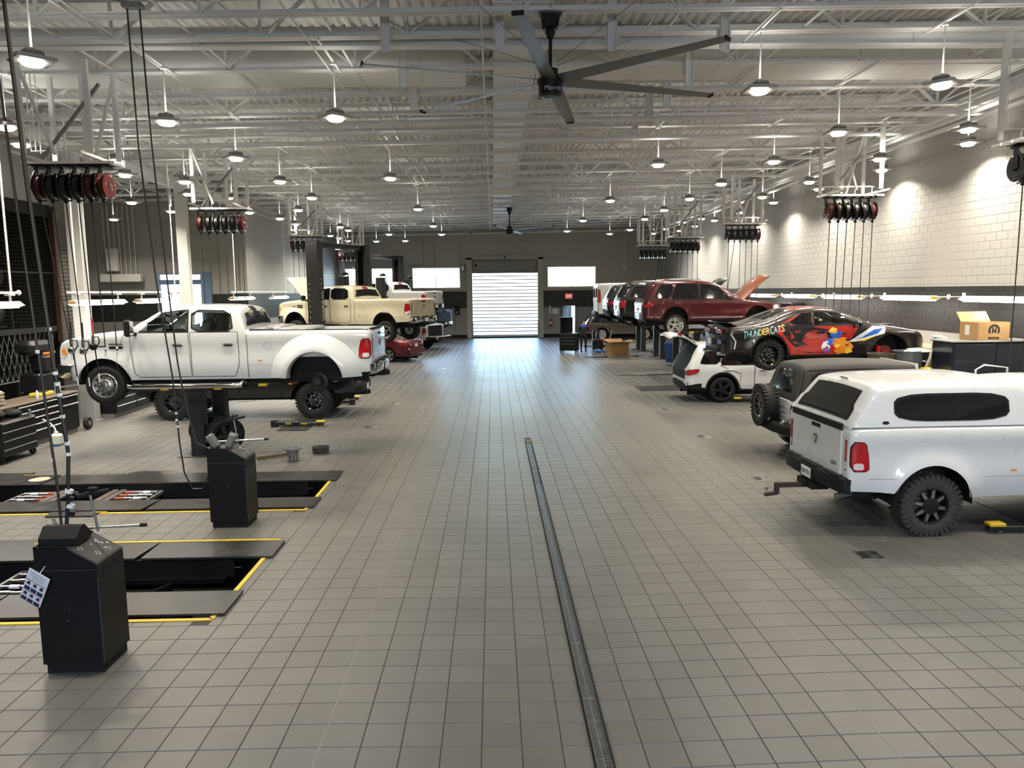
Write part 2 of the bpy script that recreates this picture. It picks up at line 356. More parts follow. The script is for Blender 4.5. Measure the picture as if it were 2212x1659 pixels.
def blockwork(par, axis, c, sgn, a0, a1, z0, z1, holes=()):
    m = MB(); r = int(z0 / BH)
    while r * BH < z1:
        z = r * BH; a = a0 + (BL / 2 if r % 2 else 0)
        while a < a1 - BL * .5:
            if not any(h[0] - BL < a < h[1] and h[2] - BH < z < h[3] for h in holes):
                e = .006; g = .004; d = .006 * sgn
                def P(u, w, k): return (c + k, u, w) if axis == 'X' else (u, c + k, w)
                v = [P(a + g, z + g, 0), P(a + BL - g, z + g, 0), P(a + BL - g, z + BH - g, 0), P(a + g, z + BH - g, 0)]
                w = [P(a + g + e, z + g + e, d), P(a + BL - g - e, z + g + e, d), P(a + BL - g - e, z + BH - g - e, d), P(a + g + e, z + BH - g - e, d)]
                m.add(v + w, [(4, 5, 6, 7)] + [(k, (k + 1) % 4, 4 + (k + 1) % 4, 4 + k) for k in range(4)])
            a += BL
        r += 1
    o = obj('blockwork', m, WALLM, par); o['kind'] = 'stuff'
blockwork(bpy.data.objects['wall_left'], 'X', XL, 1, YA + .1, YF - .2, 1.2, 7.0)
blockwork(bpy.data.objects['wall_alcove_end'], 'Y', YA, -1, XA, XL - .3, 1.6, 7.0, [(AW[0] - .2, AW[1] + .3, AW[2], AW[3] + .2)])
blockwork(wall_far, 'Y', YF, -1, XL, XR, 0.2, 7.2, [(-2.0, 3.8, 0, 5.9), (W1[0] - .2, W1[1] + .2, W1[2] - .1, W1[3] + .1), (W2[0] - .2, W2[1] + .2, W2[2] - .1, W2[3] + .1), (W3[0] - .2, W3[1] + .2, W3[2] - .1, W3[3] + .1), (PD[0] - .1, PD[1] + .1, 0, 2.5)])

# ceiling deck: trapezoid flutes running away from the camera
mb = MB(); x = -18.4; per = .20; ptsx = []
while x < 14.5:
    ptsx += [(x, 0), (x + .035, .05), (x + .085, .05), (x + .12, 0)]; x += per
mb.grid([[(px, -6.3, zd(px) + h) for px, h in ptsx], [(px, 54.8, zd(px) + h) for px, h in ptsx]])
mb.add([(-18.5, -6.4, zd(-18.5) + .25), (14.6, -6.4, zd(14.6) + .25), (14.6, 54.9, zd(14.6) + .25), (-18.5, 54.9, zd(-18.5) + .25)], [(0, 1, 2, 3)])
ceiling = struct('ceiling', mb, DECK)
JY = [4.6, 6.4, 8.2, 10.1, 12.0, 13.05, 14.87, 16.7, 18.45, 20.3, 22.05, 23.8, 25.75, 27.8, 29.7, 31.7] + [33.55 + 1.85 * i for i in range(11)]
x0, x1 = -18.1, 11.4; NODE = 2.44
def chord_mesh():
    m = MB()
    for zz, s_ in ((0.04, 1), (.74, -1)):
        for sy in (-1, 1):
            m.bar((x0, sy * .055, zb(x0) + zz), (x1, sy * .055, zb(x1) + zz), .085, .012)
            m.bar((x0, sy * .018, zb(x0) + zz + s_ * .04), (x1, sy * .018, zb(x1) + zz + s_ * .04), .012, .085)
    return m.mesh('joist', STEEL)
JM = chord_mesh()
def diag_bits(xn, k):
    b, t = zb(xn) + .06, zb(xn) + .74; w = .05
    if k == 0: return ((xn, 0, b), (xn - .80, 0, t), .055)
    if k == 1: return ((xn, 0, b), (xn + .80, 0, t), .055)
    return ((xn, 0, b), (xn, 0, t), .04)
nodes = [x0 + .9 + NODE * i for i in range(13)]
for ji, jy in enumerate(JY):
    j = link('joist', JM, ceiling, (0, jy, 0)); sh = .6 * (ji % 3)
    if 3 <= ji <= 10:
        for xn in nodes:
            for k in range(3):
                a, b, w = diag_bits(xn, k); m = MB()
                for sy in (-.03, .03):
                    m.bar((a[0] + sh, a[1] + sy, a[2]), (b[0] + sh, b[1] + sy, b[2]), w if k < 2 else .03, .03 if k < 2 else .02)
                obj('web', m, STEEL, j)
    else:
        m = MB()
        for xn in nodes:
            for k in range(3):
                a, b, w = diag_bits(xn, k); m.bar((a[0] + sh, 0, a[2]), (b[0] + sh, 0, b[2]), w, .07)
        o = obj('web', m, STEEL, j); o['kind'] = 'stuff'
# girders under some joists, eave girders along both sides, bridging angles along the room
m = MB(); m.box((-3.1, 13.42, 7.58), (30, .22, .03)); m.box((-3.1, 13.42, 7.72), (30, .02, .28)); m.box((-3.1, 13.42, 7.86), (30, .22, .03)); o = obj('girder', m, STEEL, ceiling)
m = MB(); m.box((-11.2, 24, 7.14), (.24, 61, .03)); m.box((-11.2, 24, 7.30), (.03, 61, .32)); m.box((-11.2, 24, 7.45), (.24, 61, .03)); obj('girder', m, STEEL, ceiling)
m = MB(); m.box((11.5, 24, 7.62), (.2, 61, .03)); m.box((11.5, 24, 7.76), (.03, 61, .26)); m.box((11.5, 24, 7.90), (.2, 61, .03)); obj('girder', m, STEEL, ceiling)
for bx in (-16, -13.6, -9.4, -7.1, -4.9, -2.6, 0.95, 3.0, 5.3, 7.6, 9.3, 10.9):
    for zz in (.10, .68):
        m = MB(); m.bar((bx, 4, zb(bx) + zz), (bx, 54, zb(bx) + zz), .035, .02); obj('bridging', m, STEEL, ceiling)
# ducts between the joists
m = MB(); m.bbox((-6.3, 15.80, 8.02), (11.6, 1.15, .68), .04); m.bbox((-12.1, 15.80, 8.02), (.05, 1.22, .75), .02)
for q in (-10.4, -7.4, -4.4, -1.4): m.box((q, 15.80, 8.02), (.03, 1.19, .72))
tag(obj('air_duct', m, DUCT), 'white rectangular air duct left of the fan, between the roof joists', 'duct')
m = MB(); m.bbox((6.0, 15.80, 8.14), (9.6, 1.15, .68), .04)
for q in (2.2, 5.2, 8.2): m.box((q, 15.80, 8.14), (.03, 1.19, .72))
tag(obj('air_duct', m, DUCT), 'white rectangular air duct right of the fan, between the roof joists', 'duct')
m = MB(); m.bbox((.5, 28.9, 8.05), (.85, 50, .5), .03)
for q in range(6, 54, 3): m.box((.5, q, 8.05), (.90, .04, .55))
tag(obj('air_duct', m, DUCT), 'long white duct running from the camera towards the far door', 'duct')
# sprinkler pipes and the mains along the right side
for nm, yy, zz, r, xa, xb, lab in (('sprinkler_pipe', 17.8, 7.30, .057, -11, 11.9, 'thick white sprinkler pipe below the joists, nearer of two'), ('sprinkler_pipe', 20.0, 7.30, .057, -11, 11.2, 'thick white sprinkler pipe below the joists, farther of two'),
                               ('conduit', 18.95, 7.27, .02, -11, 11.0, 'thin white conduit strung between two sprinkler pipes'), ('sprinkler_pipe', 54.1, 7.52, .06, -11, 11.9, 'white pipe across the top of the far wall')):
    m = MB(); m.cyl((xa, yy, zz + .012 * xa), (xb, yy, zz + .012 * xb), r, 12); o = obj(nm, m, STEEL, smooth=40); tag(o, lab, 'pipe')
    for q in range(int(xa) + 2, int(xb), 3):
        m = MB(); m.cyl((q, yy, zz + .012 * q), (q, yy, zb(q) + .1), .008, 6); m.lathe([(r + .004, -.02), (r + .014, 0), (r + .004, .02)], 12, 'X', (q, yy, zz + .012 * q)); obj('hanger', m, STEEL, o)
for q, zz, lab in ((10.75, 7.26, 'white pipe main running along the right side, inner of two'), (11.1, 7.20, 'white pipe main running along the right side, outer of two')):
    m = MB(); m.cyl((q, 8, zz), (q, 54, zz), .055, 10); o = obj('pipe_main', m, STEEL, smooth=40); tag(o, lab, 'pipe')
m = MB(); m.cyl((-.12, 4, 7.50), (-.12, 54, 7.50), .018, 8); o = tag(obj('conduit', m, STEEL, smooth=40), 'thin white conduit running straight to the far wall left of the fan', 'pipe')
for k, (q, ys) in enumerate(((-3.0, 'over the left edge of the aisle'), (4.4, 'over the right edge of the aisle'), (-6.0, 'over the tails of the left vehicles'), (7.4, 'over the right vehicles'))):
    m = MB(); m.cyl((q, 6, zb(q) - .02), (q, 54, zb(q) - .02), .013, 6); tag(obj('conduit', m, STEEL, smooth=40), 'thin lamp conduit ' + ys + ' under the joists', 'pipe')
# struts hanging under the joists around the fan
SX = [(-1.68, 12.75), (.17, 12.75), (2.0, 12.75), (3.85, 12.75), (-1.65, 14.78), (3.8, 14.78), (-1.63, 16.6), (3.8, 16.6), (3.8, 18.36), (3.8, 20.2), (1.95, 20.2)]
SL = ['front row, left end', 'front row, second from left', 'front row, third from left', 'front row, right end', 'second row, left of the fan', 'second row, right of the fan', 'third row, left of the fan', 'third row, right of the fan', 'fourth row, right of the fan', 'back row, right end', 'back row, beside the fan blade tip']
for (q, yy), l in zip(SX, SL):
    o = thing('ceiling_strut', 'white channel strut below the joists, ' + l, 'strut', (q, yy - .09, 7.28), 0, 'struts around the big fan')
    m = MB(); m.box((0, .03, .47), (.15, .01, .95)); m.box((-.07, 0, .47), (.01, .07, .95)); m.box((.07, 0, .47), (.01, .07, .95)); obj('channel', m, STEEL, o)
    m = MB(); m.box((0, .055, .28), (.24, .012, .16)); obj('bracket', m, STEEL, o)

# columns along the alcove
for yy, lab in ((20.35, 1), (27.3, 2)):
    m = MB(); m.box((-11.05, yy - .12, 3.8), (.36, .02, 6.7)); m.box((-11.05, yy + .12, 3.8), (.36, .02, 6.7)); m.box((-11.05, yy, 3.8), (.02, .24, 6.7)); m.bbox((-11.05, yy, .55), (.40, .28, 1.1), .01, 1); m.box((-11.05, yy, .01), (.5, .4, .02), 1)
    o = struct('column_%d' % lab, m, [STEEL, mat('column_base_grey', (.27, .27, .265), .6)])
m = MB(); m.cyl((-10.75, 53.9, 0), (-10.75, 53.9, 7.2), .22, 20); struct('column_3', m, STEEL, smooth=40)

# ---------------------------------------------------------------- floor: slab, tiles, channel drain, pits
PITS = ((-10.3, -3.0, 7.52, 10.05), (-10.3, -3.0, 11.47, 14.0))
mb = MB(); ysp = [-6.3, 5.0]; xsp = [-18.5, -10.3, -3.0, -1.38, -.30, .705, .835, 1.9, 2.92, 14.6]
ysp = [-6.3, 4, 7.52, 10.05, 11.47, 14.0, 16.5, 17.6, 18.8, 20.2, 54.8]
def zf(x, y): return dip(x, y)
for ya, yb in zip(ysp[:-1], ysp[1:]):
    for xa, xb in zip(xsp[:-1], xsp[1:]):
        if any(xa >= p[0] - .01 and xb <= p[1] + .01 and ya >= p[2] - .01 and yb <= p[3] + .01 for p in PITS): continue
        if xa == .705 and yb <= 16.6: continue
        mb.add([(xa, ya, zf(xa, ya) - .004), (xb, ya, zf(xb, ya) - .004), (xb, yb, zf(xb, yb) - .004), (xa, yb, zf(xa, yb) - .004)], [(0, 1, 2, 3)])
mb.box((-2, 24, -.72), (33, 62, .04))
floor = struct('floor', mb, GROUT)
for xj in (-1.35, 2.92): 
    m = MB(); m.box((xj, 24, zf(xj, 30) - .001), (.012, 60, .005)); obj('expansion_joint', m, JOINT, floor)
T = .305; g = .0034
cols = []
x = -1.35
while x > -11.6: cols.append((x - T, x)); x -= T
x = -1.35
for k in range(6): cols.append((x, x + T)); x += T
cols.append((x, .700)); cols.append((.840, 1.09)); x = 1.09
while x < 11.9: cols.append((x, x + T)); x += T
rows = [(5.25 + T * (n - 4), 5.25 + T * (n - 3)) for n in range(0, 166)]
tiles = []
for ya, yb in rows:
    for xa, xb in cols:
        if ya > 16.88 and xb == .700: xb = .785
        if ya > 16.88 and xa == .840: xa = .785
        cx, cyy = (xa + xb) / 2, (ya + yb) / 2
        if any(p[0] < xb - .02 and p[1] > xa + .02 and p[2] < yb - .02 and p[3] > ya + .02 for p in PITS):
            # clip the tile against the pit
            p = [p for p in PITS if p[2] < yb - .02 and p[3] > ya + .02][0]
            if xb > p[1] + .03 and xa < p[1]: xa = p[1]
            elif ya < p[2] - .03 and yb > p[2]: yb_ = p[2]; tiles.append((xa, xb, ya, yb_)); continue
            elif yb > p[3] + .03 and ya < p[3]: tiles.append((xa, xb, p[3], yb)); continue
            else: continue
        tiles.append((xa, xb, ya, yb))
def tile_geo(m, xa, xb, ya, yb, ox=0, oy=0):
    e = .0025; h = random.uniform(0, .0006)
    a = [(xa + g, ya + g), (xb - g, ya + g), (xb - g, yb - g), (xa + g, yb - g)]
    b = [(xa + g + e, ya + g + e), (xb - g - e, ya + g + e), (xb - g - e, yb - g - e), (xa + g + e, yb - g - e)]
    vs = [(p - ox, q - oy, dip(p, q) - .0035) for p, q in a] + [(p - ox, q - oy, dip(p, q) + h) for p, q in b]
    m.add(vs, [(4, 5, 6, 7)] + [(k, (k + 1) % 4, 4 + (k + 1) % 4, 4 + k) for k in range(4)])
tiles.sort(key=lambda t: hypot((t[0] + t[1]) / 2, (t[2] + t[3]) / 2 - 0) + (50 if (t[3] < 4.9 or abs((t[0] + t[1]) / 2) > .72 * t[3]) else 0))
m = MB()
for k, t in enumerate(tiles):
    if k < 300:
        q = MB(); cx, cyy = (t[0] + t[1]) / 2, (t[2] + t[3]) / 2; tile_geo(q, *t, cx, cyy); o = obj('tile', q, TILEM, floor, loc=(cx, cyy, 0))
    else: tile_geo(m, *t)
o = obj('tiling', m, TILEM, floor); o['kind'] = 'stuff'
# channel drain with gratings
dr = thing('channel_drain', 'long slotted metal channel drain set in the tiled aisle floor', 'drain', (.77, 0, 0))
m = MB()
for sx in (-1, 1): m.box((sx * .066, 8.0, -.046), (.008, 17.5, .07))
m.box((0, 8.0, -.09), (.13, 17.5, .01)); obj('channel', m, BLKM, dr)
ya = 3.9; lens = [1.0, 1.0, 1.0, 1.0, 1.0, 1.0, 1.0, 1.0, 1.0, 1.0, 1.0, 1.0, .85]
for gi, L in enumerate(lens):
    m = MB(); zt = -.044
    if gi < 9:
        for sx in (-.056, .056): m.box((sx, L / 2, zt), (.012, L - .008, .012))
        n = int(L / .018)
        for k in range(n):
            yy = (k + .5) * L / n; m.box((-.026, yy, zt), (.05, .008, .010)); m.box((.026, yy + .009, zt), (.05, .008, .010))
        m.box((0, L / 2, zt), (.006, L - .008, .011))
        for yy in (.006, L - .006): m.box((0, yy, zt), (.124, .008, .012))
    else:
        for k in range(5): m.box((-.048 + .024 * k, L / 2, zt), (.013, L - .008, .012))
        for yy in (.008, L / 2, L - .008): m.box((0, yy, zt), (.124, .014, .010))
    obj('grating', m, GRATE, dr, loc=(0, ya, 0)); ya += L
m = MB(); m.box((0, ya + .04, -.035), (.14, .1, .03)); obj('end_cap', m, mat('rusty_steel', (.25, .17, .10), .7, noise=.3), dr)
# floor clean-outs, one beside each bay
for k, (q, yy) in enumerate(((4.75, 9.0), (4.78, 12.89), (4.85, 16.82), (4.88, 20.75))):
    o = thing('floor_vent', 'steel floor vent plate flush in the tiles, %s from the camera on the right' % ORDS[k], 'floor vent', (q, yy, .002), 0, 'floor vents right of the aisle')
    m = MB(); m.bbox((0, 0, .004), (.30, .30, .01), .003); obj('cover', m, ALU, o)
    m = MB()
    for i in range(6): m.box((-.11 + i * .018, .0, .0105), (.010, .2, .002))
    obj('slot', m, BLKM, o)
for k, (q, yy) in enumerate(((-3.16, 18.66), (-3.05, 22.63), (-3.34, 26.79), (-2.29, 32.79))):
    o = thing('floor_vent', 'steel floor vent plate flush in the tiles, %s from the camera on the left' % ORDS[k], 'floor vent', (q, yy, .002), 0, 'floor vents left of the aisle')
    m = MB(); m.bbox((0, 0, .004), (.30, .30, .01), .003); obj('cover', m, ALU, o)
    m = MB()
    for i in range(6): m.box((-.11 + i * .018, .0, .0105), (.010, .2, .002))
    obj('slot', m, BLKM, o)

# ---------------------------------------------------------------- far door, windows, personnel door, outside
d1 = bpy.data.objects.new('door_1', None); COL.objects.link(d1); d1['kind'] = 'structure'
gd = mat('door_frame_grey', (.40, .40, .39), .5)
m = MB()
for xx in (-1.68, 3.48): m.box((xx, YF - .1, 2.9), (.40, .34, 5.8))
m.box((.9, YF - .1, 5.78), (5.55, .34, .24)); obj('frame', m, gd, d1)
m = MB(); m.bbox((.9, YF - .02, 5.22), (4.6, .36, .78), .05); obj('roll_housing', m, mat('housing_grey', (.22, .23, .23), .5), d1)
m = MB(); m.cyl((-1.20, YF - .22, 5.25), (-1.20, YF - .12, 5.25), .09, 16); obj('motor', m, BLKM, d1)
n = 18; dh = (4.72 - .22) / n
for k in range(n):
    m = MB(); z0 = .22 + dh * k; m.box((.9, YF + .03, z0 + dh / 2), (4.7, .02, dh - .07)); obj('slat_pane', m, PANE, d1)
    m = MB(); m.box((.9, YF + .03, z0 + dh), (4.72, .06, .075)); obj('slat_rail', m, GREYM, d1)
m = MB(); m.bbox((.9, YF + .03, .15), (4.72, .06, .16), .02); obj('bottom_bar', m, mat('door_bottom', (.6, .6, .6), .5), d1)
m = MB(); m.box((.9, YF + .03, .035), (4.72, .05, .07)); obj('weather_strip', m, RUB, d1)
for xx in (-1.5, 3.3):
    m = MB(); m.bbox((xx, YF - .30, .6), (.12, .1, 1.2), .02); obj('guard', m, GREYM, d1)
m = MB(); m.bbox((-2.15, YF - .1, 5.05), (.34, .2, .55), .03, 0); m.box((-2.15, YF - .21, 5.05), (.2, .02, .3), 1); tag(obj('wall_control_box', m, [GREYM, WHT]), 'grey control box on the far wall left of the rolling door', 'control box')
m = MB(); m.cyl((.9, YF - .32, 5.82), (.9, YF - .26, 5.82), .07, 14); m.cyl((.9, YF - .3, 5.8), (.9, YF - .3, 5.1), .008, 6); tag(obj('door_sensor', m, BLKM), 'small black sensor with wire above the rolling door', 'sensor')
def window(n, w, mull):
    f = MB(); x0_, x1_, z0_, z1_ = w; t = .07
    for xx in (x0_ + t / 2, x1_ - t / 2, *[x0_ + (x1_ - x0_) * k for k in mull]): f.box((xx, YF + .1, (z0_ + z1_) / 2), (t if xx not in [x0_ + (x1_ - x0_) * k for k in mull] else .05, .16, z1_ - z0_))
    for zz in (z0_ + t / 2, z1_ - t / 2): f.box(((x0_ + x1_) / 2, YF + .1, zz), (x1_ - x0_, .16, t))
    fo = struct('window_%d' % n, f, WHT)
    es = [x0_, *[x0_ + (x1_ - x0_) * k for k in mull], x1_]
    for a, b in zip(es[:-1], es[1:]):
        m = MB(); m.box(((a + b) / 2, YF + .1, (z0_ + z1_) / 2), (b - a - .06, .012, z1_ - z0_ - .1)); obj('pane', m, PANE, fo)
    m = MB(); m.bbox(((x0_ + x1_) / 2, YF - .04, z0_ - .02), (x1_ - x0_ + .1, .12, .05), .01); obj('sill', m, WHT, fo)
window(1, W1, (.5,)); window(2, W2, (.5,)); window(3, W3, (.5,))
f = MB()
for xx in (AW[0] + .06, AW[1] - .06): f.box((xx, YA + .05, 2.8), (.12, .2, 3.2))
f.box((AW[1] + .18, YA - .03, 2.85), (.34, .06, 3.1), 1)
for zz, h in ((4.33, .1), (3.95, .22), (1.25, .1)): f.box((-14.15, YA + .05, zz), (2.1, .16, h), 1 if h > .2 else 0)
f.box((-14.1, YA + .05, 2.8), (.06, .14, 3.2))
fo = struct('window_4', f, [mat('blue_grey_frame', (.25, .33, .42), .4), mat('blue_frame', (.18, .26, .42), .4)])
for xx in (-14.65, -13.6):
    m = MB(); m.box((xx, YA + .05, 2.8), (1.0, .012, 3.0)); obj('pane', m, PANE, fo)
d2 = bpy.data.objects.new('door_2', None); COL.objects.link(d2); d2['kind'] = 'structure'
m = MB()
for xx in (PD[0] + .04, PD[1] - .04): m.box((xx, YF + .02, 1.17), (.08, .34, 2.35))
m.box((5.54, YF + .02, 2.31), (1.08, .34, .08)); obj('frame', m, DOORM, d2)
lf = MB(); lf.T = Matrix.Translation((PD[0] + .1, YF + .12, 0)) @ Matrix.Rotation(RAD(38), 4, 'Z')
for q in ((.30, 1.15, .60, 2.26), (.86, 1.15, .08, 2.26)): lf.box((q[0], 0, q[1]), (q[2], .045, q[3]))
lf.box((.71, 0, .55), (.22, .045, 1.06)); lf.box((.71, 0, 2.2), (.22, .045, .16)); leaf = obj('door_leaf', lf, DOORM, d2)
m = MB(); m.T = lf.T; m.box((.71, 0, 1.6), (.22, .012, 1.04)); obj('lite', m, PANE, leaf)
m = MB(); m.T = lf.T; m.bar((.1, -.06, 2.15), (.5, -.12, 2.2), .04, .05); m.box((.45, -.05, 1.0), (.7, .05, .05)); obj('closer_and_bar', m, GREYM, leaf)
# wall furniture at the far end
e = thing('exit_sign', 'red exit sign on the dark band above the open side door', 'sign', (5.55, YF - .05, 2.98))
m = MB(); m.bbox((0, 0, 0), (.52, .08, .36), .015); obj('box', m, mat('exit_red', (.55, .10, .09), .5, emit=(1, .25, .2), estr=.55), e)
t = text_mesh('EXIT', .2, .004, mat('exit_white', (.8, .75, .7), .5, emit=(1, .9, .85), estr=.8)); link('lettering', t, e, (0, -.045, 0), (pi / 2, 0, 0))
e = thing('fire_extinguisher', 'red fire extinguisher hanging beside the open side door', 'extinguisher', (4.20, YF - .14, .75))
m = MB(); m.lathe([(0, 0), (.08, 0), (.09, .03), (.09, .42), (.06, .5), (.03, .53), (.03, .58), (0, .58)], 16); obj('cylinder', m, REDM, e, 50)
m = MB(); m.bar((-.02, 0, .6), (.1, -.02, .66), .03, .02); m.tube([(.02, 0, .58), (.1, 0, .5), (.1, 0, .2)], .014, 6); obj('handle', m, BLKM, e)
m = MB(); m.cyl((0, 0, .24), (0, 0, .4), .092, 16, caps=False); obj('label_band', m, PAPER, e)
m = MB(); m.box((4.18, YF - .02, 2.0), (.12, .03, .58)); tag(obj('notice', m, PAPER), 'tall narrow white notice on the far wall above the extinguisher', 'notice')
m = MB(); m.box((4.55, YF - .02, 1.90), (.40, .03, .36)); tag(obj('notice', m, PAPER), 'square white notice on the far wall left of the side door', 'notice')
m = MB(); m.bbox((-2.6, YF - .1, 2.05), (.34, .2, .62), .03, 0); m.box((-2.6, YF - .22, 1.9), (.1, .03, .1), 1); tag(obj('electrical_box', m, [BLKM, WHT]), 'dark switch box on the grey wall left of the rolling door', 'electrical box')
m = MB()
for a, b in (((-4.95, 7.2), (-4.95, 5.36)), ((-4.95, 5.36), (-6.35, 5.33)), ((-4.2, 7.2), (-4.2, 5.24)), ((-4.2, 5.24), (-6.05, 5.22)), ((-2.3, 7.3), (-2.3, 5.3))):
    m.cyl((a[0], YF - .03, a[1]), (b[0], YF - .03, b[1]), .025, 8)
m.cyl((-6.35, YF - .03, 5.33), (-6.35, YF - .03, 2.6), .025, 8); tag(obj('wall_conduit', m, mat('conduit_grey', (.3, .3, .29), .5)), 'stepped grey conduits on the far wall above the left window', 'pipe')
m = MB(); m.cyl((9.6, YF - .03, 7.3), (9.6, YF - .03, 5.1), .015, 6); m.bbox((9.6, YF - .05, 5.0), (.16, .1, .2), .02); tag(obj('wall_conduit', m, STEEL), 'thin conduit ending in a small box high on the far wall right of windows', 'pipe')
m = MB(); m.box((4.3, YF - .02, .12), (1.5, .03, .24)); m.box((-3.5, YF - .02, .12), (3.2, .03, .24)); m.box((9.05, YF - .02, .12), (5.9, .03, .24)); struct('baseboard_far', m, BLKM)
m = MB(); m.box((0, 90, -.06), (160, 70, .1)); struct('ground_outside', m, CONC)
m = MB(); m.box((-40, 16, -.06), (43, 77, .1)); struct('ground_outside_left', m, CONC)
m = MB(); m.box((0, -36.3, -.06), (80, 60, .1)); struct('ground_outside_near', m, CONC)
# ---------------------------------------------------------------- vehicle builder
def smooth01(t): t = max(0, min(1, t)); return t * t * (3 - 2 * t)
class Car:
    """local frame: x forward, y to its left, z up from the ground; rear axle at x=0"""
    def __init__(s, **k):
        s.__dict__.update(dict(W=1.0, belt=1.4, tum=.16, er=.07, rcr=.16, rcf=.30, crown=.03, roofr=.12, bed=None, arches=(), flare=.03, archr=.0, rock=.5, tuck=.06, hoodopen=False, skip=[], planf=.06, planr=.02))
        s.__dict__.update(k); s.top = chaikin(s.top, s.__dict__.get('ch', 2)); s.xr, s.xf = s.top[0][0], s.top[-1][0]
    def up(s, x):
        t = s.top
        if x <= t[0][0]: return t[0][1]
        lo, hi = 0, len(t) - 1
        while hi - lo > 1:
            md = (lo + hi) // 2
            if t[md][0] <= x: lo = md
            else: hi = md
        a, b = t[lo], t[hi]; d = b[0] - a[0]
        return b[1] if d < 1e-6 else a[1] + (b[1] - a[1]) * (x - a[0]) / d
    def lo(s, x):
        z = s.rock
        bt = s.bottom if hasattr(s, 'bottom') else None
        if bt:
            for a, b in zip(bt[:-1], bt[1:]):
                if a[0] <= x <= b[0]: z = a[1] + (b[1] - a[1]) * (x - a[0]) / max(1e-6, b[0] - a[0])
        for xc, zc, r in s.arches:
            if abs(x - xc) < r: z = max(z, zc + sqrt(r * r - (x - xc) ** 2))
        return min(z, s.up(x) - .06)
    def hw(s, x, z):
        w = s.W; L = s.xf - s.xr
        a = max(0, (x - (s.xf - 1.0))); w -= s.planf * a * a
        a = max(0, ((s.xr + .8) - x)); w -= s.planr * a * a
        if z > s.belt: w -= s.tum * (z - s.belt) + .10 * max(0, z - s.belt - .25) ** 2
        if z < s.rock + .35: w -= s.tuck * ((s.rock + .35 - z) / .35) ** 2
        # shoulder crease and flank swell
        w += .018 * math.exp(-((z - (s.belt - .14)) / .10) ** 2) - .012 * math.exp(-((z - (s.belt - .42)) / .16) ** 2)
        for xc, zc, r in s.arches:
            d = hypot(x - xc, z - zc)
            if d >= r - .02: w += s.flare * math.exp(-max(0, d - r - s.archr) ** 2 / .02)
        u = s.up(x); er = s.roofr if u > s.belt + .2 else s.er
        t = u - z
        if t < er: w -= er - sqrt(max(0, er * er - (er - t) ** 2))
        for c, rr, e in ((s.xf - x, s.rcf, 1), (x - s.xr, s.rcr, 1)):
            if c < rr: w -= rr * .8 * (1 - sqrt(max(0, 1 - ((rr - max(0, c)) / rr) ** 2)))
        return max(.05, w)
    def xs(s):
        X = set(); n = int((s.xf - s.xr) / .075)
        for i in range(n + 1): X.add(round(s.xr + (s.xf - s.xr) * i / n, 4))
        for c in (.004, .015, .03, .05, .08, .12, .18, .24): X.add(round(s.xf - c, 4)); X.add(round(s.xr + c, 4))
        for xc, zc, r in s.arches:
            for k in range(19): X.add(round(xc - r * cos(pi * k / 18), 4))
        for p in s.top: X.add(round(p[0], 4))
        if s.bed: X |= {s.bed[0] - .002, s.bed[0] + .002, s.bed[1] - .002, s.bed[1] + .002}
        X = sorted(x for x in X if s.xr - 1e-6 <= x <= s.xf + 1e-6)
        out = [X[0]]
        for x in X[1:]:
            if x - out[-1] > .0015: out.append(x)
        return out
    def topz(s, x, q): return s.up(x) + (s.crown if s.up(x) > s.belt + .2 else s.crown * 1.3) * (1 - q * q) * min(1, (x - s.xr) / .1, (s.xf - x) / .3)
    FR = (0, .07, .16, .28, .4, .52, .64, .75, .84, .91, .955, .98, 1.0)
    def body(s, mats, name, parent, mf=None, skipwin=True):
        m = MB(); X = s.xs(); secs = []; NT = 8
        for x in X:
            l, u = s.lo(x), s.up(x)
            L = [(x, s.hw(x, l + (u - l) * f), l + (u - l) * f) for f in s.FR]
            yu = L[-1][1]; T_ = []
            bed = s.bed and s.bed[0] < x < s.bed[1]
            for k in range(1, NT):
                q = 1 - 2 * k / NT
                if bed:
                    if k in (1, 7): T_.append((x, (1 if k == 1 else -1) * (yu - .075), u))
                    elif k in (2, 6): T_.append((x, (1 if k == 2 else -1) * (yu - .10), s.bed[2]))
                    else: T_.append((x, q * yu * 1.2, s.bed[2]))
                else: T_.append((x, q * yu, s.topz(x, q)))
            secs.append(L + T_ + [(p[0], -p[1], p[2]) for p in reversed(L)])
        n = len(secs[0]); nf = len(s.FR); vs = [p for q in secs for p in q]; o = 0
        by = {}
        for i in range(len(secs) - 1):
            for k in range(n - 1):
                a, b, c, d = i * n + k, i * n + k + 1, (i + 1) * n + k + 1, (i + 1) * n + k
                cx = (vs[a][0] + vs[c][0]) / 2; cz = (vs[a][2] + vs[c][2]) / 2; cyy = (vs[a][1] + vs[c][1]) / 2
                top = nf - 1 <= k < n - nf
                if s.skip and skipwin:
                    if not top and any(inpoly(w, cx, cz) for w in s.skip): continue
                    if top and any(t0 < cx < t1 and abs(cyy) < s.hw(cx, s.up(cx)) - .08 for t0, t1 in getattr(s, 'skiptop', [])): continue
                by.setdefault(mf(cx, cyy, cz, top) if mf else 0, []).append((a, b, c, d))
        # end faces: ladders between the two sides
        for si, fl in ((0, 1), (len(secs) - 1, 0)):
            for k in range(nf - 1):
                a, b, c, d = si * n + k, si * n + k + 1, si * n + n - 2 - k, si * n + n - 1 - k
                cz = (vs[a][2] + vs[b][2]) / 2
                by.setdefault(mf(vs[a][0], 0, cz, False) if mf else 0, []).append((a, b, c, d) if fl else (d, c, b, a))
            a = [si * n + k for k in range(nf - 1, n - nf + 1)]
            by.setdefault(mf(vs[a[0]][0], 0, vs[a[0]][2] - .01, False) if mf else 0, []).append(tuple(a))
        for mi, fs in by.items():
            pass
        m.v = [tuple(p) for p in vs]
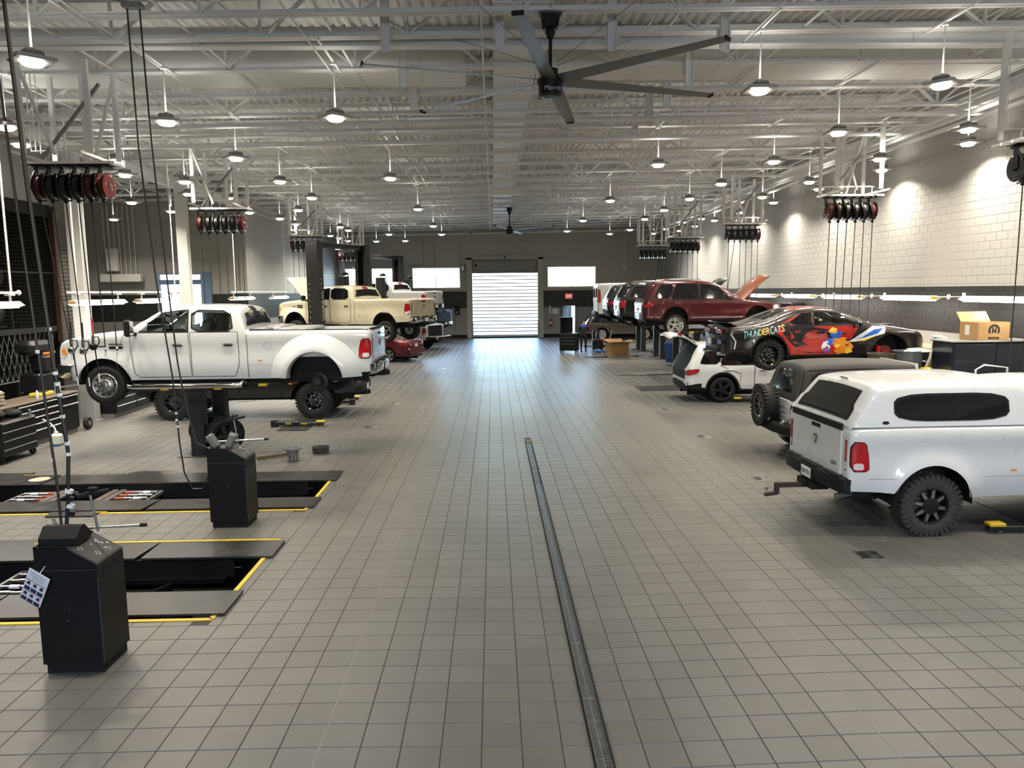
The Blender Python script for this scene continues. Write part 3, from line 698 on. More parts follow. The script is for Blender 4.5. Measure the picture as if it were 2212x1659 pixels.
        for mi, fs in by.items():
            for f in fs: m.f.append(list(f)); m.m.append(mi)
        return obj(name, m, mats, parent, 38)
    # patches lying on the skin -------------------------------------------------
    def side(s, m, poly, off, sides=(1, -1), mi=0, rows=5, step=.06, hole=None):
        xs = [p[0] for p in poly]; a, b = min(xs), max(xs); n = max(3, int((b - a) / step)); 
        X = sorted(set([a + (b - a) * (.5 - .5 * cos(pi * i / n)) if b - a < .5 else a + (b - a) * i / n for i in range(n + 1)] + [p[0] for p in poly])); rr = []
        for x in X:
            zz = []
            xq = min(max(x, a + 1e-5), b - 1e-5)
            for (x1, z1), (x2, z2) in zip(poly, poly[1:] + poly[:1]):
                if (x1 <= xq < x2) or (x2 <= xq < x1): zz.append(z1 + (z2 - z1) * (xq - x1) / (x2 - x1))
            if len(zz) < 2: continue
            l, u = min(zz), max(zz); rr.append([(x, s.hw(x, l + (u - l) * k / rows) + off, l + (u - l) * k / rows) for k in range(rows + 1)])
        for sd in sides:
            r2 = [[(p[0], p[1] * sd, p[2]) for p in r] for r in rr]
            m.grid(r2 if sd < 0 else r2[::-1], mi)
    def ribbon(s, m, pts, w, off, sides=(1, -1), mi=0):
        P = []
        for a, b in zip(pts[:-1], pts[1:]):
            k = max(1, int(hypot(b[0] - a[0], b[1] - a[1]) / .07))
            P += [(a[0] + (b[0] - a[0]) * i / k, a[1] + (b[1] - a[1]) * i / k) for i in range(k)]
        P.append(pts[-1])
        for sd in sides:
            rows = []
            for i, p in enumerate(P):
                q0, q1 = P[max(0, i - 1)], P[min(len(P) - 1, i + 1)]; d = (q1[0] - q0[0], q1[1] - q0[1]); L = hypot(*d) or 1
                nx, nz = -d[1] / L * w / 2, d[0] / L * w / 2
                rows.append([(p[0] + e * nx, sd * (s.hw(p[0] + e * nx, p[1] + e * nz) + off), p[1] + e * nz) for e in (1, -1)])
            m.grid(rows, mi)
    def toppatch(s, m, xa, xb, ins, off, mi=0, n=8, q0=-1, q1=1):
        rows = []
        for i in range(n + 1):
            x = xa + (xb - xa) * i / n; e = .01
            sl = (s.up(x + e) - s.up(x - e)) / (2 * e); L = sqrt(1 + sl * sl); nx, nz = -sl / L, 1 / L
            yu = s.hw(x, s.up(x)) - ins
            rows.append([(x + nx * off, yu * (q0 + (q1 - q0) * k / 8), s.topz(x, (q0 + (q1 - q0) * k / 8)) + nz * off) for k in range(9)])
        m.grid(rows, mi)
    def arch(s, m, a, w, off, sides=(1, -1), mi=0, a0=0, a1=180):
        xc, zc, r = a
        for sd in sides:
            rows = []
            for k in range(29):
                t = RAD(a0 + (a1 - a0) * k / 28); rows.append([(xc + q * cos(t), sd * (s.hw(xc + q * cos(t), zc + q * sin(t)) + o), zc + q * sin(t)) for q, o in ((r - .012, -.03), (r - .004, off), (r + w, off), (r + w + .01, -.01))])
            m.grid(rows, mi)
    def wells(s, parent):
        for i, (xc, zc, r) in enumerate(s.arches):
            for sd in (1, -1):
                m = MB()
                rows = []
                for k in range(17):
                    t = pi * k / 16; rows.append([(xc + (r + .012) * cos(t), sd * y, zc + (r + .012) * sin(t)) for y in (s.hw(xc, zc + r) - .012, s.W - .45)])
                m.grid(rows); n = len(rows); m.add([p[1] for p in rows], [tuple(range(n))])
                m.grid([[(xc - r - .012, sd * (s.W - .1), zc), (xc - r - .012, sd * (s.W - .45), zc)], [(xc - r - .012, sd * (s.W - .1), s.rock), (xc - r - .012, sd * (s.W - .45), s.rock)]])
                m.grid([[(xc + r + .012, sd * (s.W - .1), zc), (xc + r + .012, sd * (s.W - .45), zc)], [(xc + r + .012, sd * (s.W - .1), s.rock), (xc + r + .012, sd * (s.W - .45), s.rock)]])
                obj('wheel_well', m, BLKM, parent)
    def under(s, parent, z=None, w=.62):
        z = z or s.rock; m = MB(); xa, xb = s.xr + .12, s.xf - .15
        m.box(((xa + xb) / 2, 0, z + .04), (xb - xa, 2 * w, .12))
        for sd in (1, -1): m.box(((xa + xb) / 2, sd * .42, z - .05), (xb - xa - .1, .09, .17))
        for xc, zc, r in s.arches: m.cyl((xc, -s.W + .2, zc), (xc, s.W - .2, zc), .055, 10); m.lathe([(0, -.2), (.13, -.1), (.16, 0), (.13, .1), (0, .2)], 14, 'Y', (xc, .1, zc))
        m.box((xa + .9, -.3, z - .02), (.9, .35, .2)); m.cyl((xa + .4, .2, z - .1), (xb - .8, .2, z - .06), .035, 8); m.bbox(((xa + xb) / 2 + .7, 0, z - .04), (1.0, .5, .26), .06)
        obj('underbody', m, BLKM, parent)
def inpoly(p, x, z):
    c = False; j = len(p) - 1
    for i in range(len(p)):
        if (p[i][1] > z) != (p[j][1] > z) and x < (p[j][0] - p[i][0]) * (z - p[i][1]) / (p[j][1] - p[i][1]) + p[i][0]: c = not c
        j = i
    return c
def grow(poly, d):
    n = len(poly); cx = sum(p[0] for p in poly) / n; cz = sum(p[1] for p in poly) / n; xs = [p[0] for p in poly]; zs = [p[1] for p in poly]
    sx = 1 + 2 * d / (max(xs) - min(xs)); sz = 1 + 2 * d / (max(zs) - min(zs)); mx, mz = (max(xs) + min(xs)) / 2, (max(zs) + min(zs)) / 2
    return [(mx + (p[0] - mx) * sx, mz + (p[1] - mz) * sz) for p in poly]
def roundpoly(poly, r=1):
    P = list(poly)
    for _ in range(r):
        q = []
        for i in range(len(P)):
            a, b = P[i], P[(i + 1) % len(P)]; q.append((a[0] * .82 + b[0] * .18, a[1] * .82 + b[1] * .18)); q.append((a[0] * .18 + b[0] * .82, a[1] * .18 + b[1] * .82))
        P = q
    return P

# wheels: axis along y, outer face towards +y, shared meshes
WHM = {}
def wheel_meshes(kind, R, w):
    key = (kind, R, w)
    if key in WHM: return WHM[key]
    rr = {'dually': .265, 'eight': .255, 'five': .285, 'fivebig': .30, 'ten': .285, 'chromefive': .255, 'blackfive': .27, 'blackmulti': .25, 'jeep': .24}.get(kind, .27)
    rr = min(rr, R * .78); off = kind in ('eight', 'blackmulti', 'jeep')
    t = MB(); h = w / 2
    prof = [(rr - .015, -h * .86), (rr + .02, -h * .98), ((rr + R) / 2, -h * 1.03), (R - .045, -h * .98), (R - .012, -h * .84), (R, -h * .55), (R, -h * .1), (R - .008, -h * .06), (R - .008, h * .06), (R, h * .1), (R, h * .55), (R - .012, h * .84), (R - .045, h * .98), ((rr + R) / 2, h * 1.03), (rr + .02, h * .98), (rr - .015, h * .86)]
    t.lathe(prof, 48, 'Y')
    if off:
        for k in range(34):
            a = 2 * pi * k / 34
            for sy in (-1, 1):
                aa = a + (pi / 34 if sy > 0 else 0); M = Matrix.Rotation(-aa, 3, 'Y')
                t.box(M @ Vector((R + .004, sy * h * .72, 0)), (.026, h * .62, R * .10), R=M); t.box(M @ Vector((R - .03, sy * h * .99, 0)), (.07, .016, R * .09), R=M)
    else:
        for sy in (-.5, .5): t.lathe([(R + .001, h * sy - .006), (R - .006, h * sy - .003), (R - .006, h * sy + .003), (R + .001, h * sy + .006)], 48, 'Y')
    tire = t.mesh('tire', RUBG if kind == 'eight' else RUB, 35)
    m = MB(); y0 = h * .55
    m.lathe([(rr - .03, -h * .8), (rr, h * .84), (rr + .012, h * .90), (rr - .006, h * .92), (rr - .022, h * .86), (rr - .03, h * .2), (rr - .05, -h * .6), (.05, -h * .6)], 40, 'Y', mi=0)
    M_ = {'dually': [ALU, BLKM], 'eight': [BLKM, GREYM], 'five': [ALU, BLKM], 'fivebig': [ALU, BLKM], 'ten': [BLKG, BLKM], 'chromefive': [CHR, BLKM], 'blackfive': [BLKG, BLKM], 'blackmulti': [BLKG, ALU], 'jeep': [BLKG, BRASS]}[kind]
    def spoke(a, w0, w1, r0, r1, ya, yb, th, mi=0):
        M = Matrix.Rotation(-a, 4, 'Y'); vs = []
        for r_, ww, yy in ((r0, w0, ya), (r1, w1, yb)):
            for dy in (0, -th):
                for e in (-1, 1): vs.append(M @ Vector((r_, yy + dy, e * ww / 2)))
        m.add(vs, [(0, 1, 5, 4), (2, 6, 7, 3), (0, 4, 6, 2), (1, 3, 7, 5), (0, 2, 3, 1), (4, 5, 7, 6)], mi)
    if kind == 'dually':
        m.lathe([(rr - .02, h * .80), (rr - .035, h * .86), (rr - .07, h * .80), (.14, h * .66), (.125, h * .70), (.125, h * 1.05), (.10, h * 1.15), (0, h * 1.15)], 40, 'Y')
        for k in range(10):
            a = 2 * pi * k / 10; c = Vector(((rr - .062) * cos(a), h * .76, (rr - .062) * sin(a))); m.lathe([(0, .014), (.024, .014), (.026, 0)], 12, 'Y', c, mi=1)
        for k in range(8):
            a = 2 * pi * k / 8; m.cyl((.108 * cos(a), h * 1.1, .108 * sin(a)), (.108 * cos(a), h * 1.3, .108 * sin(a)), .014, 8)
        m.lathe([(.07, h * 1.15), (.065, h * 1.35), (.04, h * 1.42), (0, h * 1.42)], 20, 'Y')
    elif kind == 'eight':
        for k in range(8): spoke(2 * pi * k / 8 + .2, .05, .035, .10, rr - .03, h * .80, h * .72, .03, 1)
        for k in range(8): spoke(2 * pi * k / 8 + .2, .075, .06, .06, rr - .02, h * .76, h * .66, .05, 0)
        m.lathe([(.12, h * .4), (.115, h * .85), (.06, h * .95), (0, h * .95)], 20, 'Y')
        for k in range(20):
            a = 2 * pi * k / 20; c = ((rr + .004) * cos(a), h * .90, (rr + .004) * sin(a)); m.lathe([(0, .012), (.007, .010), (.008, 0)], 6, 'Y', c, mi=1)
    elif kind in ('five', 'fivebig', 'chromefive', 'blackfive'):
        for k in range(5):
            a = 2 * pi * k / 5 + pi / 2; 
            for da in (-.13, .13): spoke(a + da * .55, .07, .055, .05, rr - .015, h * .74, h * .84, .05)
            spoke(a, .06, .03, .05, rr * .75, h * .70, h * .70, .04)
        m.lathe([(.075, h * .4), (.07, h * .80), (.03, h * .84), (0, h * .84)], 20, 'Y')
        for k in range(5):
            a = 2 * pi * k / 5; m.cyl((.05 * cos(a), h * .78, .05 * sin(a)), (.05 * cos(a), h * .86, .05 * sin(a)), .010, 6, mi=1)
    elif kind in ('ten', 'blackmulti', 'jeep'):
        n = {'ten': 7, 'blackmulti': 8, 'jeep': 8}[kind]
        for k in range(n):
            a = 2 * pi * k / n
            for da in (-.13, .13): spoke(a + da, .026, .022, .07, rr - .015, h * .66, h * .82, .045)
            spoke(a, .06, .04, .04, .13, h * .66, h * .68, .05)
        m.lathe([(.075, h * .3), (.07, h * .72), (.03, h * .78), (0, h * .78)], 20, 'Y')
        if kind != 'ten':
            for k in range(16):
                a = 2 * pi * k / 16; c = ((rr + .002) * cos(a), h * .90, (rr + .002) * sin(a)); m.lathe([(0, .012), (.007, .010), (.008, 0)], 6, 'Y', c, mi=1)
            if kind == 'jeep': m.lathe([(rr - .004, h * .93), (rr + .012, h * .945), (rr + .016, h * .92)], 40, 'Y', mi=1)
        for k in range(5):
            a = 2 * pi * k / 5; m.cyl((.045 * cos(a), h * .74, .045 * sin(a)), (.045 * cos(a), h * .84, .045 * sin(a)), .011, 6, mi=1 if kind != 'ten' else 0)
    m.lathe([(0, -h * .2), (.16, -h * .2), (.16, -h * .05), (0, -h * .05)], 24, 'Y', mi=1)
    rim = m.mesh('rim', M_, 35)
    WHM[key] = (tire, rim); return WHM[key]
def wheel(parent, kind, R, w, x, y, z, sd, spin=0.0, toe=0.0, name='wheel'):
    tire, rim = wheel_meshes(kind, R, w)
    o = link(name, tire, parent, (x, y, z), (0, spin, (0 if sd > 0 else pi) + toe)); link('rim', rim, o); return o

def flatlabel(parent, name, mesh, loc, rot): return link(name, mesh, parent, loc, rot)
def seats(parent, x, n, z, col=INTER):
    m = MB()
    for xx in x:
        for yy in (.38, -.38):
            m.bbox((xx, yy, z - .30), (.5, .5, .2), .06); m.T = Matrix.Translation((xx - .26, yy, z)) @ Matrix.Rotation(RAD(-12), 4, 'Y'); m.bbox((0, 0, 0), (.16, .48, .62), .07); m.bbox((-.02, 0, .40), (.11, .26, .20), .05); m.T = Matrix.Identity(4)
    obj('seat', m, col, parent, 40)

def mirror_part(parent, c, x, z, matl, tall=.26, side=1, y=None, wide=.20):
    y = y or c.hw(x, z - .12); m = MB()
    m.bar((x, side * (y - .02), z - .02), (x + .02, side * (y + .16), z), .05, .07, mi=1)
    m.bbox((x + .02, side * (y + .16 + wide / 2), z + tall * .35), (.12, wide, tall), .04, 0); m.box((x - .045, side * (y + .16 + wide / 2), z + tall * .35), (.01, wide * .8, tall * .8), 2)
    obj('mirror', m, [matl, BLKM, CHR], parent, 40)

def door_set(t, c, pnt, doors, handles, wins, handmat=CHR, sides=(1, -1), glass=None, frame=BLKM, belt=None):
    """doors: lower panels; each carries its handle and window"""
    for i, d in enumerate(doors):
        for sd in sides:
            m = MB(); c.side(m, d, .006, (sd,), rows=7); o = obj('door', m, pnt, t, 40)
            if i < len(wins) and wins[i]:
                m = MB(); c.side(m, grow(wins[i], .025), .008, (sd,), 0)
                if c.skip:
                    m = MB(); w = wins[i]; G = grow(w, .03); n = len(w)
                    P = lambda p: (p[0], sd * (c.hw(*p) + .010), p[1])
                    for k in range(n):
                        a, b = w[k], w[(k + 1) % n]; A, B = G[k], G[(k + 1) % n]
                        for q in range(4):
                            f0, f1 = q / 4, (q + 1) / 4; L_ = lambda u, v, f: (u[0] + (v[0] - u[0]) * f, u[1] + (v[1] - u[1]) * f)
                            m.add([P(L_(A, B, f0)), P(L_(A, B, f1)), P(L_(a, b, f1)), P(L_(a, b, f0))], [(0, 1, 2, 3)])
                obj('window_frame', m, frame, o)
                m = MB(); c.side(m, wins[i], .007 if c.skip else .012, (sd,)); obj('door_window', m, glass or TINT, o, 40)
            if i < len(handles) and handles[i]:
                x, z = handles[i]; y = c.hw(x, z) + .006; m = MB()
                m.tube([(x - .11, sd * y, z), (x - .08, sd * (y + .03), z + .005), (x + .08, sd * (y + .03), z + .005), (x + .11, sd * y, z)], .014, 8); m.bbox((x, sd * (y + .003), z - .01), (.17, .012, .07), .005); obj('door_handle', m, handmat, o, 40)
    m = MB()
    for d in doors: c.ribbon(m, list(d) + [d[0]], .010, .0075, sides)
    obj('panel_gap', m, BLKM, t)

def rear_plate(parent, x, y, z, txt=None, rz=0, w=.30):
    m = MB(); m.bbox((0, 0, 0), (.012, w, .15), .004); o = obj('license_plate', m, PAPER, parent, loc=(x, y, z))
    if txt: link('plate_number', text_mesh(txt, .085, .001, BLKM), o, (-.008, 0, 0), (pi / 2, 0, -pi / 2))
    return o
def shield_emblem(parent, x, y, z, s=.11, rot=None):
    m = MB(); P = [(-.5, .5), (-.25, .62), (.25, .62), (.5, .5), (.42, -.1), (.2, -.5), (0, -.7), (-.2, -.5), (-.42, -.1)]
    m.prism([(a * s, b * s) for a, b in P], 0, -.012, 'X', 0)
    q = [(-.3, .35), (-.1, .42), (0, .3), (.1, .42), (.3, .35), (.2, 0), (.1, -.3), (0, -.42), (-.1, -.3), (-.2, 0)]
    m.prism([(a * s, b * s) for a, b in q], -.012, -.022, 'X', 1)
    for e in (-1, 1): m.tube([(-.022, e * .12 * s, .30 * s), (-.026, e * .42 * s, .25 * s), (-.026, e * .44 * s, -.02 * s), (-.022, e * .25 * s, -.1 * s)], .05 * s, 6, 1)
    return obj('emblem', m, [GREYM, CHR], parent, loc=(x, y, z))

def ram(name, label, loc, rz, pnt, lift=0.0, droop=0.0, wheels='chromefive', R=.41, tw=.29, long=True, dually=False, see=False, hoodopen=False, blackbump=False, topper=False, tailgate=True, skipwheels=(), bedcover=False, railcap=False, text4=False, sidestep=None, mirrors=True, ride=0.0, flarew=0):
    WB = 4.31 if long else 3.79
    t = thing(name, label, 'pickup truck', (loc[0], loc[1], lift), rz)
    s_ = thing  # noqa
    d = 0 if long else -.52
    rk = .50 + ride; ar = R + .12; az = R + .03; A0 = -.11
    tp = [(-1.26, 1.40 + ride), (-1.245, 1.475 + ride), (-1.0, 1.485 + ride), (1.24 + d, 1.485 + ride), (1.275 + d, 1.487 + ride), (1.30 + d, 1.52 + ride), (1.40 + d, 1.86 + ride), (1.52 + d, 1.975 + ride), (2.1 + d, 2.01 + ride), (2.75 + d, 1.99 + ride), (3.0 + d, 1.94 + ride), (3.25 + d, 1.80 + ride), (3.70 + d, 1.50 + ride), (4.0 + d, 1.46 + ride), (4.7 + d, 1.40 + ride), (5.08 + d, 1.30 + ride), (5.20 + d, 1.10 + ride), (5.24 + d, .95 + ride)]
    w1 = [(3.42 + d, 1.51 + ride), (2.98 + d, 1.855 + ride), (2.55 + d, 1.90 + ride), (2.47 + d, 1.90 + ride), (2.47 + d, 1.50 + ride)]
    w2 = roundpoly([(2.36 + d, 1.50 + ride), (2.36 + d, 1.90 + ride), (1.62 + d, 1.88 + ride), (1.56 + d, 1.50 + ride)], 1)
    c = Car(top=tp, W=1.0, belt=1.49 + ride, tum=.20, rock=rk, arches=[(A0, az + (.05 if dually else 0), ar + (.05 if dually else 0)), (WB + A0, az, ar)], bed=None if topper else (-1.18, 1.235 + d, .93 + ride), bottom=[(-1.3, rk + .12), (-.5, rk + .08), (-.49, rk), (WB + .6, rk), (WB + .61, rk + .05), (WB + 1.2, rk + .05)], flare=.035 + flarew, skip=[w1, w2] if see else [], skiptop=[(3.12 + d, 3.66 + d)] if see else [], rcr=.10, rcf=.35, er=.06, roofr=.13, planf=.10)
    def mf(x, y, z, top):
        if hoodopen and top and 3.72 + d < x < 5.05 + d: return 1
        if x > WB + .62 and z < .78 + ride and not top: return 1
        return 0
    b = c.body([pnt, BLKM], 'body', t, mf)
    c.wells(t); c.under(t, rk)
    zt = 1.40 + ride
    d1 = [(3.57 + d, rk + .14), (3.63 + d, 1.10 + ride), (3.62 + d, 1.47 + ride), (2.45 + d, 1.47 + ride), (2.43 + d, rk + .06), (3.48 + d, rk + .06)]
    d2 = [(2.41 + d, rk + .06), (2.41 + d, 1.47 + ride), (1.45 + d, 1.47 + ride), (1.45 + d, rk + .3), (1.55 + d, rk + .06)]
    door_set(t, c, pnt, [d1, d2], [(2.68 + d, 1.22 + ride), (1.66 + d, 1.22 + ride)], [w1, w2], glass=CABG if see else None)
    # windscreen, back window
    m = MB(); c.toppatch(m, 3.10 + d, 3.68 + d, .07, .006, 0, 10); obj('windscreen', m, CABG if see else TINT, t, 40)
    m = MB(); c.toppatch(m, 1.315 + d, 1.402 + d, .10, .025, 0, 12); o = obj('back_window', m, TINT, t, 40)
    m = MB(); c.toppatch(m, 1.41 + d, 1.50 + d, .05, .012, 0, 3, -.22, .22); obj('cargo_lamp', m, REDL if hoodopen else BLKM, t, 40)
    if see:
        m = MB(); m.box((2.4 + d, 0, 1.30 + ride), (2.2, 1.7, .05)); m.bbox((3.42 + d, 0, 1.38 + ride), (.4, 1.7, .18), .05); obj('cabin_floor', m, INTER, t)
        m = MB(); P = [(3.10 + d + .10 * cos(a_) * .5, .42 + .19 * sin(a_), 1.50 + ride + .19 * cos(a_) * .9) for a_ in [2 * pi * k / 20 for k in range(20)]]; m.tube(P, .016, 6, closed=True); m.cyl((3.12 + d, .42, 1.5 + ride), (3.35 + d, .42, 1.4 + ride), .03, 8); m.bar((3.1 + d, .25, 1.5 + ride), (3.1 + d, .59, 1.5 + ride), .03, .03); obj('steering_wheel', m, BLKM, t)
        seats(t, (2.55 + d, 1.75 + d), 2, 1.42 + ride, TAN); m = MB(); m.bbox((3.02 + d, 0, 1.83 + ride), (.04, .26, .08), .015); m.cyl((3.02 + d, 0, 1.86 + ride), (3.0 + d, 0, 1.94 + ride), .01, 6); obj('rear_view_mirror', m, BLKM, t)
    # lamps
    tl = roundpoly([(-1.235, .90 + ride), (-1.235, 1.30 + ride), (-1.06, 1.29 + ride), (-1.01, 1.10 + ride), (-1.00, .90 + ride)], 1)
    for sd in (1, -1):
        m = MB(); c.side(m, grow(tl, .012), .008, (sd,), 0); 
        m.box((-1.262, sd * (c.W - .135), 1.10 + ride), (.006, .05, .42), 0)
        o = obj('tail_lamp', m, BLKM, t, 40)
        m = MB(); c.side(m, tl, .016, (sd,), 0, step=.02); m.bbox((-1.266, sd * (c.W - .130), 1.16 + ride), (.012, .04, .27), .004, 0); m.bbox((-1.266, sd * (c.W - .130), .96 + ride), (.012, .04, .11), .004, 1)
        q = roundpoly([(-1.21, .92 + ride), (-1.21, 1.01 + ride), (-1.08, 1.01 + ride), (-1.07, .92 + ride)], 1); c.side(m, q, .022, (sd,), 1); obj('lens', m, [REDL, CLRL], o, 40)
        hl = [(WB + .62, 1.06 + ride), (WB + .72, 1.27 + ride), (WB + .86, 1.20 + ride), (WB + .90, 1.00 + ride), (WB + .72, .96 + ride)]
        m = MB(); c.side(m, hl, .012, (sd,), 0, step=.02); q = [(WB + .62, 1.06 + ride), (WB + .68, 1.17 + ride), (WB + .78, 1.13 + ride), (WB + .74, 1.02 + ride)]; c.side(m, q, .018, (sd,), 1); obj('head_lamp', m, [CLRL, AMB], t, 40)
    # tailgate
    if tailgate:
        m = MB(); m.bbox((-1.262, 0, 1.10 + ride), (.03, 1.50, .70), .012); m.box((-1.281, 0, .98 + ride), (.004, 1.46, .012)); tg = obj('tailgate', m, pnt, t, 40)
        m = MB(); m.bbox((-1.28, 0, 1.37 + ride), (.02, .26, .055), .008); obj('gate_handle', m, BLKM, tg)
        shield_emblem(tg, -1.279, 0, 1.17 + ride)
        if text4: link('badge', text_mesh('4X4', .085, .003, GREYM, shear=.3), tg, (-1.284, -.56, .93 + ride), (pi / 2, 0, -pi / 2))
    else:
        m = MB(); m.bbox((-1.55, 0, .80 + ride), (.62, 1.50, .06), .015); m.box((-1.55, 0, .835 + ride), (.5, 1.3, .008), 1); obj('tailgate', m, [pnt, BLKM], t, 40)
        m = MB(); m.box((-1.262, 0, 1.10 + ride), (.004, 1.52, .66)); obj('bed_opening', m, BLKM, t)
    # rear bumper with step pads
    bm = BLKM if blackbump else CHR
    m = MB(); z0 = .56 + ride
    P = [(-1.22, .97), (-1.30, .94), (-1.36, .80), (-1.385, .45), (-1.39, 0)]; P = P + [(a, -b) for a, b in reversed(P[:-1])]
    m.grid([[(a + .06, b * .96, z0), (a, b, z0 + .03), (a - .01, b, z0 + .12), (a, b, z0 + .21), (a + .04, b * .98, z0 + .235), (-1.24, b * .95, z0 + .235)] for a, b in P], 0)
    m.box((-1.33, 0, z0 + .238), (.10, .5, .012), 1)
    for sd in (1, -1): m.box((-1.30, sd * .62, z0 + .238), (.12, .38, .012), 1)
    m.box((-1.396, 0, z0 + .10), (.012, .42, .17), 1); bo = obj('rear_bumper', m, [bm, BLKM], t, 40)
    rear_plate(bo, -1.41, 0, z0 + .11, 'TBDT51' if topper else None)
    m = MB(); m.box((-1.3, 0, z0 - .06), (.25, .5, .09)); m.box((-1.42, 0, z0 - .07), (.12, .09, .09)); obj('hitch_receiver', m, BLKM, t)
    if not dually:
        m = MB(); m.cyl((-1.05, -.62, rk), (-1.28, -.70, rk - .02), .045, 14, caps=False); m.cyl((-1.05, -.62, rk), (-1.27, -.70, rk - .02), .038, 14); obj('exhaust', m, [GREYM], t, 40)
    # front bumper, grille
    m = MB(); P = [(WB + .55, 1.0), (WB + .74, .97), (WB + .93, .80), (WB + 1.02, .4), (WB + 1.02, 0)]; P = P + [(a, -b) for a, b in reversed(P[:-1])]
    m.grid([[(a - .06, b, .55 + ride), (a, b, .58 + ride), (a + .015, b, .70 + ride), (a, b, .82 + ride), (a - .10, b * .97, .84 + ride)] for a, b in P], 0); fb = obj('front_bumper', m, [bm, BLKM], t, 40)
    m = MB(); m.bbox((WB + .93, 0, 1.12 + ride), (.06, 1.0, .40), .03, 0)
    for k in (-1, 1): m.bar((WB + .965, k * .45, .95 + ride), (WB + .965, 0, 1.15 + ride), .03, .06, mi=1)
    obj('grille', m, [BLKM, CHR], t, 40)
    for sd in (1, -1):
        m = MB(); m.lathe([(0, .03), (.05, .028), (.06, 0)], 14, 'X', (WB + .95, sd * .70, .70 + ride)); obj('fog_lamp', m, CLRL, fb)
    # badges, fuel door
    m = MB(); c.side(m, [(3.78 + d, 1.22 + ride), (3.78 + d, 1.26 + ride), (4.06 + d, 1.26 + ride), (4.06 + d, 1.22 + ride)], .012, rows=1); c.side(m, [(3.78 + d, 1.15 + ride), (3.78 + d, 1.20 + ride), (4.06 + d, 1.20 + ride), (4.06 + d, 1.15 + ride)], .012, rows=1); obj('door_badge', m, CHR if not hoodopen else BLKM, t)
    m = MB(); c.side(m, [(4.12 + d, 1.19 + ride), (4.12 + d, 1.215 + ride), (4.30 + d, 1.215 + ride), (4.30 + d, 1.19 + ride)], .012, rows=1); obj('fender_badge', m, BLKM, t)
    m = MB(); P = [(.86 + d + .075 * cos(a_), 1.18 + ride + .075 * sin(a_)) for a_ in [2 * pi * k / 20 for k in range(21)]]; c.ribbon(m, P, .007, .008, (1,)); c.ribbon(m, [(-1.0, .79 + ride), (-.62, .79 + ride)], .006, .006); c.ribbon(m, [(.62, .79 + ride), (1.27 + d, .79 + ride)], .005, .006); c.ribbon(m, [(1.275 + d, rk + .02), (1.275 + d, 1.48 + ride)], .016, .003); c.ribbon(m, [(3.74 + d, 1.44 + ride), (3.90 + d, 1.1 + ride), (3.93 + d, rk + .05)], .008, .006); obj('seam', m, GREYM if pnt is not P_BLACK else BLKM, t)
    m = MB(); c.side(m, [(.98 + d, .86 + ride), (.98 + d, .885 + ride), (1.07 + d, .885 + ride), (1.07 + d, .86 + ride)], .010, rows=1); obj('side_marker', m, AMB, t)
    if mirrors:
        for sd in (1, -1): mirror_part(t, c, 3.50 + d, 1.46 + ride, pnt if hoodopen is False and not see else BLKM, .34 if see else .22, sd)
    # bed rail caps and bed box
    if railcap:
        m = MB()
        for sd in (1, -1):
            m.grid([[(x, sd * (c.hw(x, c.up(x)) + .01), c.up(x) - .03), (x, sd * (c.hw(x, c.up(x)) - .0), c.up(x) + .015), (x, sd * (c.hw(x, c.up(x)) - .09), c.up(x) + .015)] for x in [-1.2 + (2.42 + d) * k / 12 for k in range(13)]])
        m.box((-1.22, 0, 1.49 + ride), (.07, 1.5, .03)); obj('rail_cap', m, BLKM, t)
    if bedcover:
        m = MB(); m.bbox((1.0 + d, 0, 1.50 + ride), (.50, 1.84, .09), .02); 
        for k in range(6): m.box((.80 + d + .08 * k, 0, 1.547 + ride), (.02, 1.78, .004))
        m.T = Matrix.Translation((.42 + d, 0, 1.49 + ride)); m.bbox((0, 0, 0), (.66, 1.80, .05), .015); m.T = Matrix.Identity(4); obj('tool_box', m, ALU, t, 40)
    if sidestep == 'chrome':
        for sd in (1, -1):
            m = MB(); m.tube([(1.42 + d, sd * .86, rk - .06), (1.44 + d, sd * 1.02, rk - .12), (1.6 + d, sd * 1.05, rk - .125), (3.55 + d, sd * 1.05, rk - .125), (3.70 + d, sd * 1.02, rk - .12), (3.72 + d, sd * .86, rk - .06)], .055, 14); o = obj('side_step', m, CHR, t, 40); m = MB()
            for xx in (1.75, 3.3): m.bbox((xx + d, sd * 1.05, rk - .066), (.30, .07, .012), .004)
            obj('step_pad', m, BLKM, o)
    elif sidestep == 'black':
        for sd in (1, -1):
            m = MB(); m.bbox((2.55 + d, sd * .98, rk - .06), (2.2, .14, .06), .02); o = obj('side_step', m, BLKM, t)
            m = MB(); m.bbox((1.75 + d, sd * 1.0, rk - .02), (.36, .12, .02), .008); obj('step_pad', m, TAN, o)
    if dually:
        # flared dual-wheel fenders
        ar += .05; az += .05
        for sd in (1, -1):
            m = MB(); rows = []
            for k in range(33):
                th = RAD(-22 + 224 * k / 32); row = []
                for q, yo in ((ar - .02, -.02), (ar - .005, .19), (ar + .05, .20), (ar + .14, .165), (ar + .26, .08), (ar + .36, .0)):
                    x, z = A0 + q * cos(th), az + q * sin(th); z = min(max(z, rk + .02), 1.44 + ride); row.append((x, sd * (c.hw(x, z) + yo), z))
                rows.append(row)
            m.grid(rows); obj('fender', m, pnt, t, 50)
